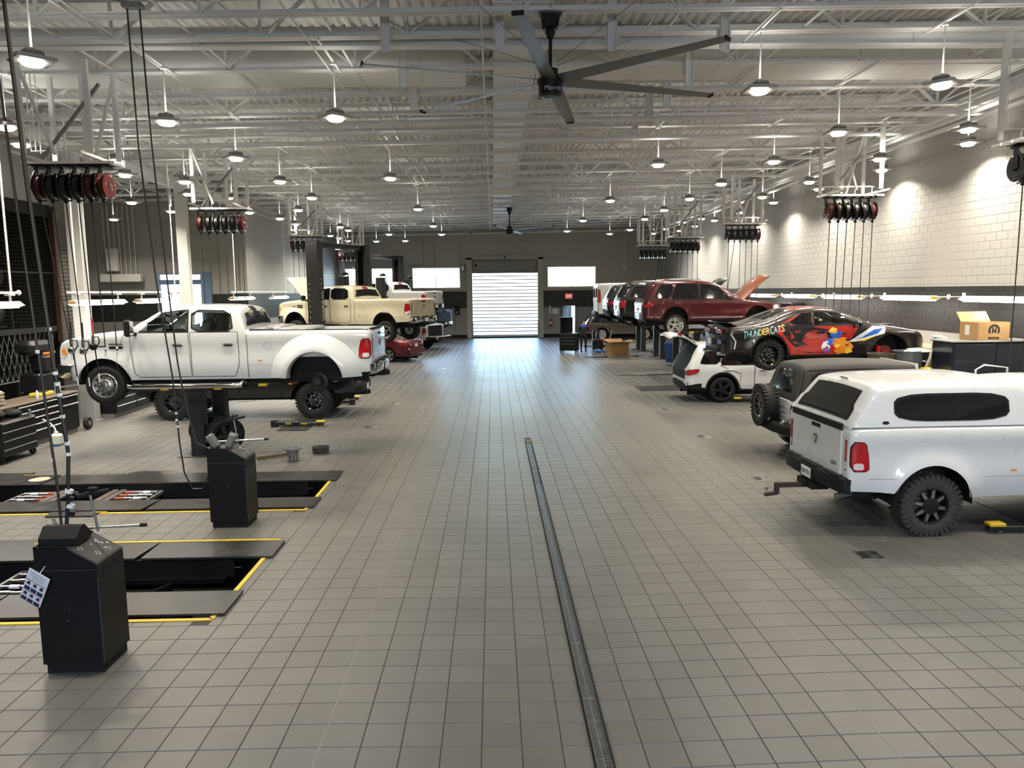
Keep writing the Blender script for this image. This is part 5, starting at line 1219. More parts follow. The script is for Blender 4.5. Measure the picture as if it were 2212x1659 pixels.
def sedan(loc, rz):
    t = thing('maroon_sedan', 'dark red sedan standing under the raised cream truck, only its tail in view', 'car', (loc[0], loc[1], 0), rz)
    xr, xf = -1.0, 3.7; tp = [(xr, .80), (xr + .05, .98), (xr + .2, 1.04), (xr + .5, 1.06), (xr + 1.3, 1.40), (xr + 2.2, 1.46), (xr + 3.1, 1.10), (xr + 3.4, 1.0), (xf - .1, .75), (xf, .6)]
    c = Car(top=tp, W=.90, belt=1.0, tum=.34, rock=.24, arches=[(0, .33, .39), (2.75, .33, .39)], flare=.02, rcr=.3, rcf=.35, roofr=.15, er=.12)
    c.body([P_MAROON, BLKM], 'body', t, lambda x, y, z, tp_: 1 if z < .30 and not tp_ else 0); c.wells(t); c.under(t, .24, .6)
    m = MB(); c.toppatch(m, xr + .62, xr + 1.28, .10, .006, 0, 8); obj('back_window', m, TINT, t, 40)
    for sd in (1, -1): m = MB(); c.side(m, roundpoly([(xr + 3.0, 1.04), (xr + 2.2, 1.36), (xr + 1.4, 1.30), (xr + 1.1, 1.04)], 1), .006, (sd,)); obj('side_window', m, TINT, t, 40)
    for sd in (1, -1):
        m = MB(); c.side(m, [(xr + .02, .80), (xr + .04, .95), (xr + .45, .93), (xr + .3, .80)], .010, (sd,), 0, step=.02); m.bbox((xr - .01, sd * .48, .88), (.03, .30, .12), .01, 0); m.bbox((xr - .02, sd * .48, .84), (.02, .26, .03), .006, 1); obj('tail_lamp', m, [REDL, CLRL], t, 40)
        for ax in (0, 2.75): wheel(t, 'five', .32, .21, ax, sd * .79, .32, sd)
    m = MB(); m.bbox((xr - .03, 0, .52), (.14, 1.5, .34), .06); bo = obj('rear_bumper', m, P_MAROON, t, 40); rear_plate(bo, xr - .035, 0, .80); m = MB(); m.bbox((xr - .02, 0, .92), (.02, .5, .03), .01); obj('trunk_trim', m, CHR, bo)
    return t

dually, _ = ram('dually_truck', 'white crew cab dually truck raised on a lift, near rear wheel removed', (-3.77, 16.3), RAD(180), P_WHITE, 1.16, 0, 'dually', .405, .24, True, dually=True, see=True, bedcover=True, railcap=True, sidestep='chrome', skipwheels={(1, True)})
cream, _ = ram('cream_truck', 'cream crew cab truck with hood up on the tall black two-post lift', (-3.87, 29.8), RAD(155), P_CREAM, 1.66, .20, 'chromefive', .42, .28, True, hoodopen=True, sidestep='black')
blacktruck, _ = ram('lifted_black_truck', 'black off-road truck on big tyres, behind and below the raised dually', (-5.0, 21.05), RAD(180), P_BLACK, 0, 0, 'blackmulti', .49, .33, False, blackbump=True, ride=.10, mirrors=False)
ramt, ct = ram('topper_truck', 'white pickup with white bed topper and off-road tyres, nearest on the right', (6.02, 10.70), RAD(1.5), P_WHITE, 0, 0, 'eight', .425, .31, True, blackbump=True, topper=True, text4=True, sidestep='black', ride=.03, flarew=.03)
def topper(t, ride):
    tp = [(-1.25, 1.50 + ride), (-1.22, 1.56 + ride), (-.93, 1.98 + ride), (-.84, 2.045 + ride), (-.3, 2.08 + ride), (.6, 2.09 + ride), (1.1, 2.08 + ride), (1.22, 2.04 + ride), (1.25, 1.9 + ride)]
    c = Car(top=tp, W=.97, belt=1.52 + ride, tum=.20, rock=1.495 + ride, arches=[], flare=0, rcr=.10, rcf=.05, roofr=.13, planf=0, planr=0, tuck=0, crown=.025)
    o = c.body([P_WHITE], 'bed_topper', t)
    w = roundpoly([(-.62, 1.60 + ride), (-.62, 1.90 + ride), (.92, 1.90 + ride), (.92, 1.60 + ride)], 2)
    for sd in (1, -1):
        m = MB(); c.side(m, grow(w, .035), .006, (sd,)); f = obj('side_window_frame', m, BLKM, o, 40); m = MB(); c.side(m, w, .012, (sd,)); obj('side_window', m, TINT, o, 40)
        m = MB(); c.ribbon(m, [(.20, 1.60 + ride), (.20, 1.90 + ride)], .025, .015, (sd,)); obj('window_divider', m, BLKM, o)
    m = MB(); c.toppatch(m, -1.215, -.945, .10, .010, 0, 8); obj('back_window_frame', m, BLKM, o, 40); m = MB(); c.toppatch(m, -1.195, -.96, .13, .018, 0, 8); obj('back_window', m, TINTB, o, 40)
    m = MB(); c.toppatch(m, -.885, -.865, .0, .022, 0, 2, -.16, .16); obj('brake_lamp', m, BLKM, o)
    m = MB(); P = [(-.78 + .05 * cos(a_), 1.555 + ride + .022 * sin(a_)) for a_ in [2 * pi * k / 16 for k in range(16)]]; c.side(m, P, .006, step=.01); obj('maker_badge', m, BLKM, o)
    m = MB(); m.bbox((-1.285, 0, 1.475 + ride), (.03, 1.58, .10), .01); obj('gate_seal', m, BLKM, o)
topper(ramt, .03)
m = MB(); m.bbox((-1.62, 0, .50), (.5, .07, .07), .01); m.bbox((-1.84, 0, .45), (.07, .06, .18), .01); m.bar((-1.84, 0, .38), (-2.02, 0, .36), .06, .05); m.cyl((-2.0, 0, .38), (-2.0, 0, .43), .018, 10, mi=1)
m.lathe([(0, -.032), (.022, -.024), (.032, 0), (.022, .024), (0, .032)], 14, 'Z', (-2.0, 0, .46), mi=1); obj('tow_hitch', m, [mat('rusty_hitch', (.06, .045, .035), .6, metal=.6, noise=.3), CHR], ramt, 40)

coupe((6.72, 18.82), 0, 1.48)
wrangler((6.62, 14.95), 0)
gcw, _ = suv('white_suv', 'white suv on black wheels with its lift gate raised, parked behind the coupe', 'suv', (6.85, 22.85), 0, P_WHITE, 0, 0, wheels='blackfive', R=.39, tw=.26, gate=20, clad=True, H=1.76, WB=2.92, ro=1.10, chrome_line=False)
dur, _ = suv('red_suv', 'dark red three-row suv with hood up, nearest of four raised on the right', 'suv', (6.66, 28.0), 0, P_RED, 1.90, .20, wheels='fivebig', R=.39, tw=.25, hood=52, hoodmat=P_HOOD_REFLECT, H=1.80, WB=3.04, ro=1.18, fo=.95)
b1, _ = suv('black_suv', 'glossy black suv with bright red lamps, raised second behind the red suv', 'suv', (6.5, 32.2), 0, P_BLACK, 1.90, .15, wheels='ten', R=.38, tw=.25, hood=54, H=1.79, WB=3.04, ro=1.15, tl='tall', chrome_line=False)
b2, _ = suv('black_suv', 'black suv with narrow lamps, raised between the white van and another suv', 'suv', (6.65, 36.9), 0, P_BLACK, 1.84, .15, wheels='chromefive', R=.38, tw=.25, hood=54, H=1.76, WB=2.92, ro=1.1, chrome_line=False, clad=True)
van((6.75, 41.6), 0, 1.62)
gg, _ = suv('grey_suv', 'bronze grey suv on silver wheels standing on the floor below the raised van', 'suv', (7.45, 51.75), 0, P_GREY, 0, 0, wheels='fivebig', R=.38, tw=.25, H=1.76, WB=3.0, ro=1.1)
sedan((-4.75, 37.2), RAD(155))
wt, _ = ram('white_truck', 'white truck high on the second two-post lift, cab behind the cream truck', (-4.35, 41.6), RAD(155), P_WHITE, 1.95, .1, 'chromefive', .40, .27, False, hoodopen=True)
wp, _ = ram('open_gate_truck', 'white pickup on the floor with tailgate down, near the rolling door', (-4.55, 44.6), RAD(152), P_WHITE, 0, 0, 'blackfive', .42, .28, False, tailgate=False, blackbump=True)
bp, _ = ram('navy_truck', 'dark blue pickup slightly raised with chrome bumper, farthest on the left', (-4.25, 48.3), RAD(152), P_NAVY, .72, .1, 'chromefive', .40, .28, False)
# ---------------------------------------------------------------- high bay lamps
ROWS = [
 ('over the left aisle edge', [(-2.85, 14.24), (-2.85, 21.6), (-2.86, 29.5), (-2.86, 37.0), (-2.82, 42.4)]),
 ('over the right aisle edge', [(4.5, 12.8), (4.43, 20.14), (4.39, 28.0), (4.32, 35.7), (4.18, 41.9)]),
 ('over left vehicle tails', [(-6.19, 10.68), (-5.97, 14.34), (-5.98, 18.1), (-6.0, 21.8), (-5.99, 25.5), (-5.64, 41.6), (-5.4, 47.0)]),
 ('over left vehicle noses', [(-8.99, 14.5), (-8.77, 18.1), (-8.56, 21.5), (-8.53, 25.2), (-7.34, 29.0), (-8.89, 32.0), (-8.88, 34.6), (-7.27, 36.45), (-7.26, 38.4), (-7.16, 46.9)]),
 ('beside the left hose reels', [(-9.71, 16.1), (-9.56, 20.16), (-9.47, 24.03), (-9.35, 29.5), (-8.87, 41.7), (-8.79, 43.6), (-8.75, 46.0)]),
 ('in the alcove behind the columns', [(-12.21, 19.9), (-12.08, 25.8), (-11.95, 28.6), (-15.28, 31.0)]),
 ('over right vehicle tails', [(7.49, 12.64), (7.51, 16.4), (7.47, 20.0), (7.32, 24.07), (7.32, 27.9), (7.25, 31.7), (7.23, 35.6), (7.69, 41.9), (7.0, 44.7)]),
 ('over right vehicle noses', [(10.29, 16.3), (10.25, 19.9), (10.14, 24.04), (10.0, 27.8), (10.04, 36.0), (9.68, 41.75), (9.71, 45.1)]),
 ('closest to the white right wall', [(11.32, 17.9), (11.3, 21.8), (11.22, 25.8), (11.13, 29.7), (11.02, 33.4), (10.99, 37.1), (10.9, 40.3), (10.8, 43.3)]),
]
EXTRA = [(-2.85, 6.9), (4.5, 5.2), (-6.1, 6.9), (7.5, 8.9), (10.3, 12.5), (10.3, 8.7), (11.3, 14.0), (-9.0, 10.6)]
m = MB(); m.bbox((0, 0, .045), (.50, .50, .05), .02); LP = m.mesh('reflector_plate', mat('lamp_plate', (.42, .42, .40), .4))
m = MB(); m.bbox((0, 0, .115), (.26, .26, .10), .03); m.cyl((0, 0, .16), (0, 0, .19), .04, 10); LH = m.mesh('housing', GREYM, 40)
m = MB(); m.lathe([(.145, .022), (.143, -.01), (.12, -.03), (.07, -.04), (0, -.042)], 24); LL = m.mesh('lamp_lens', LENS, 40)
ld = bpy.data.lights.new('lamp_light', 'AREA'); ld.shape = 'DISK'; ld.size = .30; ld.energy = LAMP_W; ld.color = (1.0, .91, .76); ld.spread = RAD(140)
lu = bpy.data.lights.new('ceiling_fill_light', 'AREA'); lu.shape = 'DISK'; lu.size = .44; lu.energy = LAMP_W * .07; lu.color = (1.0, .95, .86)   # added fill aimed upwards to brighten the ceiling, as if through the plates
def lamp(x, y, lab, grp):
    z = 6.6 + .012 * x; zt = zb(x) - .02
    t = thing('high_bay_lamp', lab, 'lamp', (x, y, z), random.choice((0, 0, .3, .785)), grp)
    link('reflector_plate', LP, t); link('housing', LH, t); link('lamp_lens', LL, t)
    m = MB(); m.cyl((0, 0, .18), (0, 0, zt - z), .014, 8); m.bbox((0, 0, zt - z), (.10, .10, .05), .01); obj('stem', m, STEEL, t)
    ya, yb = max([q for q in JY if q <= y] or [y - 1]), min([q for q in JY if q > y] or [y + 1]); m = MB(); m.T = Matrix.Rotation(-t.rotation_euler.z, 4, 'Z'); m.box((0, (ya + yb) / 2 - y, zb(x) + .018 - z), (.04, yb - ya + .1, .03)); obj('strut', m, STEEL, t)
    l = bpy.data.objects.new('lamp_light', ld); COL.objects.link(l); l.parent = t; l.location = (0, 0, -.06)
    l = bpy.data.objects.new('ceiling_fill_light', lu); COL.objects.link(l); l.parent = t; l.location = (0, 0, .215); l.rotation_euler = (pi, 0, 0)
for rn, pts in ROWS:
    for i, (x, y) in enumerate(sorted(pts, key=lambda p: p[1])):
        lamp(x, y, 'high bay lamp %s from the camera, row %s' % (ORDS[i], rn), 'high bay lamps')
for i, (x, y) in enumerate(EXTRA):                 # unseen lamps outside the view, carrying the same rows on
    lamp(x, y, 'unseen high bay lamp outside the view, number %s' % ORDS[i], 'high bay lamps')
# strip lights: left hung from a rail, right on wall arms
td = bpy.data.lights.new('strip_light', 'AREA'); td.shape = 'RECTANGLE'; td.size = .16; td.size_y = 2.3; td.energy = TUBE_W; td.color = (1.0, .93, .84)
def strip(x, y, z, lab, arm):
    t = thing('strip_light', lab, 'lamp', (x, y, z), 0, 'long strip lights over the benches')
    m = MB(); m.prism([(-.17, .0), (-.06, .09), (.06, .09), (.17, .0)], -1.22, 1.22, 'Y'); obj('reflector', m, WHT, t)
    m = MB(); m.bbox((0, 0, -.005), (.28, 2.36, .02), .006); 
    for q in (-.07, .07): m.cyl((q, -1.15, -.03), (q, 1.15, -.03), .019, 8)
    obj('tube_lens', m, TUBE, t)
    m = MB(); m.bbox((0, -1.24, .03), (.2, .05, .08), .01); obj('end_cap', m, YEL if x > 0 else WOOD, t)
    l = bpy.data.objects.new('strip_lamp', td); COL.objects.link(l); l.parent = t; l.location = (0, 0, -.06)
    if arm:
        m = MB(); m.cyl((0, -1.3, .05), (.25, -1.34, .05), .018, 8); m.cyl((.25, -1.34, .05), (.69, -1.34, .05), .014, 8); m.lathe([(.02, 0), (.07, .01), (.07, .04), (.03, .06)], 14, 'X', (.26, -1.34, .05)); m.cyl((0, -1.3, .05), (0, -1.22, .05), .02, 8); m.bbox((.68, -1.34, .05), (.03, .12, .2), .008); obj('wall_arm', m, WHT, t)
    else:
        m = MB()
        for q in (-1.0, 1.0): m.cyl((0, q, .08), (0, q, .22), .025, 8); m.bbox((0, q, .24), (.14, .16, .07), .01)
        obj('hanger', m, WHT, t)
for i, y in enumerate((16.4, 20.05, 23.9, 27.3, 31.0)): strip(11.3, y, 3.08, 'glowing strip light on an arm from the right wall, %s from the camera' % ORDS[i], True)
for i, y in enumerate((14.9, 19.4, 22.75, 30.4, 35.6)): strip(-10.1, y, 3.20, 'glowing strip light hung over the left benches, %s from the camera' % ORDS[i], False)
for (ya, yb, lab) in ((10.0, 16.2, 'nearest the camera, running past the picture edge'), (18.0, 24.3, 'beyond the first column'), (29.2, 37, 'far along the left wall')):
    t = thing('lamp_rail', 'white hanging rail that carries strip lights, ' + lab, 'rail', (-10.1, ya, 3.47)); L = yb - ya
    m = MB(); m.bbox((0, L / 2, 0), (.06, L, .05), .01); m.lathe([(.02, -.02), (.06, 0), (.02, .02)], 10, 'Y', (0, L, 0)); obj('rail', m, WHT, t)
    for q in (.45, L - .25): m = MB(); m.cyl((0, q, 0), (0, q, zb(-10.1) - 3.47), .022, 8); obj('drop_rod', m, STEEL, t)

# ---------------------------------------------------------------- big ceiling fans
FANM = mat('fan_blade_grey', (.16, .16, .155), .45, metal=.4)
def fan(x, y, z, lab, a0, blade):
    t = thing('ceiling_fan', lab, 'fan', (x, y, z)); zt = zb(x) - z
    m = MB(); m.lathe([(0, -.19), (.15, -.19), (.180, -.17), (.19, -.02), (.20, -.015), (.205, .03), (.205, .07), (.16, .09), (.12, .10), (.12, .22), (.06, .24), (0, .24)], 32); obj('motor_hub', m, BLK, t, 40)
    m = MB()
    for k in range(18): a = 2 * pi * k / 18; m.bar((.05 * cos(a), .05 * sin(a), -.193), (.12 * cos(a), .12 * sin(a), -.193), .006, .004)
    obj('hub_rib', m, GREYM, t)
    m = MB(); m.cyl((0, 0, .2), (0, 0, zt - .12), .028, 12); m.lathe([(.05, zt - .35), (.09, zt - .25), (.05, zt - .2)], 12); obj('down_rod', m, BLK, t, 40)
    m = MB(); m.bbox((0, 0, zt - .10), (.22, .12, .22), .02); m.box((0, 0, zt - .005), (.36, .16, .02)); m.bar((-.14, 0, zt), (-.1, .02, zt - .22), .02, .02); m.bar((.14, 0, zt), (.1, .02, zt - .22), .02, .02); obj('mount', m, BLK, t)
    m = MB(); n = 10; rows = []
    for i in range(n + 1):
        u = i / n; r_ = .17 + u * 2.73; w = .27 - .09 * u; tw = -RAD(16 - 8 * u); rows.append([(r_, w * (q - .5) * cos(tw), w * (q - .5) * sin(tw) + h * .014 * sin(pi * min(1, q + .15))) for q, h in ((0, 0), (.25, 1), (.55, 1), (1, 0), (.55, -.4), (.25, -.4))])
    m.grid(rows, closed=True); m.add([rows[-1][k] for k in range(6)], [tuple(range(6))]); m.add([rows[0][k] for k in range(6)], [tuple(range(5, -1, -1))]); bm_ = m.mesh('blade', blade, 35)
    m = MB(); m.bbox((2.905, 0, .0), (.025, .15, .06), .008); tipm = m.mesh('blade_tip', BLK)
    for k in range(6): o = link('blade', bm_, t, (0, 0, .05), (0, 0, RAD(a0 + 60 * k))); link('blade_tip', tipm, o)
    m = MB()
    for a in (40, 140, 220, 320): m.cyl((.12 * cos(RAD(a)), .12 * sin(RAD(a)), .30), (2.0 * cos(RAD(a)), 2.0 * sin(RAD(a)), zt + .05), .005, 5)
    obj('guy_wire', m, GREYM, t)
    return t
f1 = fan(.94, 12.0, 6.58, 'large six-blade ceiling fan with black hub, nearest the camera', -102, FANM)
me = text_mesh('Macro', .10, .001, mat('sign_white', (.7, .7, .7), .5), bend=.190); link('lettering', me, f1, (0, 0, -.095), (0, 0, RAD(4)))
me = text_mesh('Air', .10, .001, mat('sign_blue', (.05, .25, .50), .5), bend=.190); link('lettering', me, f1, (0, 0, -.095), (0, 0, RAD(55)))
fan(.90, 38.6, 6.45, 'six-blade ceiling fan far away above the rolling door', 15, FANM)

# ---------------------------------------------------------------- hose reels on hanging racks
m = MB(); m.bbox((0, 0, -.02), (.15, .36, .035), .008); m.bar((-.085, 0, -.03), (-.085, 0, -.40), .012, .12, up=(0, 1, 0)); m.cyl((-.09, 0, -.37), (.07, 0, -.37), .03, 10)
m.tube([(-.085, -.05, -.10), (-.085, -.17, -.25), (-.07, -.22, -.42), (-.02, -.17, -.60), (0, -.10, -.67)], .018, 6); m.tube([(-.02, -.17, -.60), (.0, .02, -.63), (.02, .07, -.62)], .016, 6); m.lathe([(.02, -.03), (.045, 0), (.02, .03)], 10, 'Z', (0, -.10, -.66)); RF = m.mesh('reel_frame', BLK, 40)
m = MB(); m.lathe([(.10, -.055), (.20, -.055), (.205, -.03), (.205, .03), (.20, .055), (.10, .055)], 28, 'X', (0, 0, -.37))
for k in range(4): m.lathe([(.198, -.045 + .03 * k - .012), (.212, -.045 + .03 * k), (.198, -.045 + .03 * k + .012)], 28, 'X', (0, 0, -.37))
RHb = m.mesh('wound_hose', HOSE, 40); RHr = m.mesh('wound_hose', HOSER, 40)
m = MB()
for q in (-.065, .065): m.lathe([(.06, q - .004), (.235, q - .003), (.245, q), (.235, q + .003), (.15, q + .012), (.06, q + .004)], 28, 'X', (0, 0, -.37))
RD_ = m.mesh('reel_disc', BLKG, 40); RDr = m.mesh('reel_disc', paint('red_disc', (.055, .006, .005)), 40)
m = MB(); m.cyl((.05, 0, -.37), (.10, 0, -.37), .045, 12); m.lathe([(.05, .075), (.03, .10), (0, .105)], 12, 'X', (0, 0, -.37)); RC = m.mesh('swivel', CHR, 40)
def reel_bank(x, y, z, ends, reds, name, n=6, nozzles=None, sway=None, dx=.235):
    zt = zb(x) - z
    t = thing('reel_rack', 'white hanging steel rack that carries %s' % name, 'rack', (x, y, z))
    m = MB()
    for yy in (-.14, .14): m.bar((-.85, yy, .03), (.85, yy, .03), .05, .05)
    obj('rail', m, STEEL, t)
    m = MB(); m.bar((-.55, -.9, .09), (-.62, .7, .09), .06, .05); m.bar((.62, -.9, .09), (.55, .7, .09), .06, .05); obj('cross_rail', m, STEEL, t)
    for px_, py_ in ((-.6, -.45), (-.6, .55), (.6, -.45), (.6, .55), (0, .55)):
        m = MB(); m.bbox((px_, py_, zt / 2 + .1), (.10, .06, zt - .1), .01); obj('post', m, STEEL, t)
    for a, b in (((-.6, -.45, zt), (-.05, -.45, .12)), ((.6, .55, zt), (.12, .55, .12))): m = MB(); m.bar(a, b, .05, .05); obj('brace', m, STEEL, t)
    m = MB(); m.bar((-.55, 0, .12), (.6, 0, zt * .85), .05, .05); obj('brace', m, GREYM, t)
    m = MB()
    for k in range(n): q = (k - (n - 1) / 2) * dx + .05; m.cyl((q, .1, .06), (q, .1, .26 + .03 * (k % 2)), .011, 6); m.bbox((q, .1, .0), (.03, .03, .10), .008, 1)
    for k in range(3): m.cyl((-.8 + .03 * k, .12 + .1 * k, .28 + .02 * k), (.7, .12 + .1 * k, .28 + .02 * k), .012, 6); m.cyl((-.8 + .03 * k, .12 + .1 * k, .28), (-.8 + .03 * k, .12 + .1 * k, zt), .012, 6)
    obj('supply_pipe', m, [STEEL, BRASS], t)
    m = MB(); m.box((0, 0, -.005), (n * dx + .1, .30, .012)); obj('mount_plate', m, BLK, t)
    for k in range(n):
        q = (k - (n - 1) / 2) * dx
        r = thing('hose_reel', 'hose reel, %s from left in %s' % (ORDS[k], name), 'hose reel', (x + q, y, z - .012), 0, 'hose reels in ' + name)
        link('reel_frame', RF, r); link('wound_hose', RHr if k in reds else RHb, r); link('reel_disc', RDr if (k in reds and k in (0, n - 1)) else RD_, r); link('swivel', RC, r)
        L = z - ends[k]; sx = sway[k] if sway else 0
        m = MB(); m.tube([(0, -.10, -.66), (sx * .3, -.10, -.66 - (L - .66) * .3), (sx * .8, -.10, -.66 - (L - .66) * .75), (sx, -.10, -L)], .011, 6); obj('hose_line', m, HOSE, r, 40)
        if nozzles and nozzles[k]:
            m = MB(); m.cyl((sx, -.10, -L + .30), (sx, -.10, -L), .022, 8, mi=1 if nozzles[k] == 2 else 0); m.bbox((sx, -.10, -L - .10), (.05, .05, .20), .015, 2); m.bbox((sx - .01, -.10, -L - .24), (.13, .09, .13), .03, 0 if nozzles[k] == 2 else 2)
            m.tube([(sx, -.10, -L - .06), (sx + .10, -.10, -L - .05), (sx + .11, -.10, -L - .16), (sx + .05, -.10, -L - .24)], .012, 6, mi=0); m.cyl((sx + .02, -.10, -L - .28), (sx + .05, -.10, -L - .75), .012, 6, mi=0); m.cyl((sx + .05, -.10, -L - .75), (sx + .06, -.10, -L - .92), .017, 8, mi=2); obj('nozzle', m, [BLK, REDM, ALU], r, 40)
        else:
            m = MB(); m.cyl((sx, -.10, -L), (sx, -.10, -L - .10), .016, 8); m.lathe([(.012, 0), (.03, .03), (.012, .06)], 8, 'Z', (sx, -.10, -L + .02)); obj('fitting', m, ALU, r)
reel_bank(-7.78, 14.4, 5.80, (2.30, 2.62, 2.60, 2.68, 2.34, 2.36), (0, 4, 5), 'the nearest bank over the left bays', nozzles=(0, 1, 1, 2, 0, 0), sway=(.35, .12, .10, .06, .04, .02))
reel_bank(-7.88, 22.3, 5.83, (2.6,) * 6, (0, 5), 'the second bank over the left bays')
reel_bank(-8.36, 34.2, 5.92, (3.3,) * 6, (0,), 'the third bank over the left bays')
reel_bank(-7.9, 42.4, 5.78, (4.75,) * 6, (0,), 'the farthest bank over the left bays')
reel_bank(9.68, 12.9, 5.80, (1.4, 1.4, 1.4, 1.4, 1.4, 1.4), (5,), 'the bank at the right edge of the picture')
reel_bank(9.75, 20.4, 5.84, (2.4, 2.4, 2.5, 2.6, 2.5, 2.4), (0, 1, 5), 'the bank over the coupe', sway=(-.02, -.03, -.05, -.04, -.02, 0))
reel_bank(10.0, 29.9, 5.92, (2.6,) * 6, (5,), 'the bank beyond the red suv', sway=(0, -.30, 0, 0, 0, 0))
reel_bank(8.86, 34.5, 5.72, (3.6,) * 6, (5,), 'the second farthest bank over the right bays', sway=(.22, 0, -.16, 0, 0, 0))
reel_bank(8.41, 39.3, 5.64, (3.6,) * 6, (), 'the farthest bank over the right bays')

# ---------------------------------------------------------------- control cables of the two consoles
def cable(nm, lab, pts, r, clips):
    t = tag(obj(nm, (lambda m: (m.tube(pts, r, 7), m)[1])(MB()), HOSE, smooth=50), lab, 'cable')
    m = MB()
    for p in clips: m.cyl((p[0], p[1], p[2] - .015), (p[0], p[1], p[2] + .015), r + .006, 8)
    if clips: obj('cable_clip', m, PAPER, t)
    return t
cable('control_cable', 'black cable hanging to the front console, left of two', [(-4.36, 6.85, 7.35), (-4.30, 6.84, 6), (-4.2, 6.82, 4.2), (-4.10, 6.80, 2.6), (-4.04, 6.78, 1.7), (-4.02, 6.76, 1.22)], .012, [(-4.24, 6.83, 4.9), (-4.12, 6.80, 2.9), (-4.06, 6.79, 1.9)])
cable('control_cable', 'black cable bundle hanging to the front console, right of two', [(-4.22, 6.86, 7.35), (-4.17, 6.85, 6), (-4.1, 6.83, 4.4), (-4.0, 6.82, 2.8), (-3.93, 6.81, 1.95), (-3.96, 6.79, 1.5), (-3.99, 6.77, 1.22)], .017, [(-4.02, 6.83, 3.1), (-3.99, 6.82, 2.7), (-3.98, 6.82, 2.6), (-3.97, 6.82, 2.5), (-3.96, 6.82, 2.3), (-3.93, 6.81, 2.05), (-3.93, 6.81, 1.95)])
m = MB(); 
for k in range(4): m.cyl((-3.945, 6.805, 1.62 - .07 * k), (-3.955, 6.80, 1.585 - .07 * k), .036, 12, mi=k % 2)
tag(obj('cable_grip', m, [PAPER, BLK]), 'black and white taped grip on the front console cable', 'cable grip')
cable('control_cable', 'black cable looping down to the rear console, left of two', [(-5.02, 11.0, 7.37), (-5.0, 11.0, 5.5), (-4.88, 11.0, 3.6), (-4.74, 11.0, 2.2), (-4.70, 11.0, 1.2), (-4.66, 11.0, .75), (-4.55, 10.99, .50), (-4.40, 10.98, .50), (-4.28, 10.96, .72), (-4.23, 10.95, .95)], .012, [(-4.72, 11.0, 1.65), (-4.72, 11.0, 1.55), (-4.71, 11.0, 1.45)])
cable('control_cable', 'black cable hanging to the rear console, right of two', [(-4.86, 11.02, 7.37), (-4.82, 11.02, 5.5), (-4.72, 11.02, 3.4), (-4.66, 11.02, 2.4), (-4.58, 11.01, 1.8), (-4.45, 10.99, 1.2), (-4.22, 10.97, 1.1)], .012, [(-4.72, 11.02, 3.2)])
m = MB(); m.bbox((-4.94, 11.0, 7.38), (.28, .16, .08), .02); m.bar((-5.3, 10.9, 7.46), (-4.9, 11.0, 7.40), .04, .04); tag(obj('cable_bracket', m, GREYM), 'grey bracket under the joist holding the rear console cables', 'bracket')
m = MB(); m.bbox((-4.3, 6.86, 7.37), (.30, .12, .06), .02); tag(obj('cable_bracket', m, GREYM), 'grey bracket under the joist holding the front console cables', 'bracket')
m = MB(); m.tube([(-3.6, 9.9, 7.6), (-3.2, 10.6, 7.42), (-3.1, 10.7, 7.36), (-3.6, 10.72, 7.36), (-4.1, 10.7, 7.40)], .012, 6); tag(obj('loose_cable', m, HOSE), 'loose black cable along the nearest joist left of the fan', 'cable')

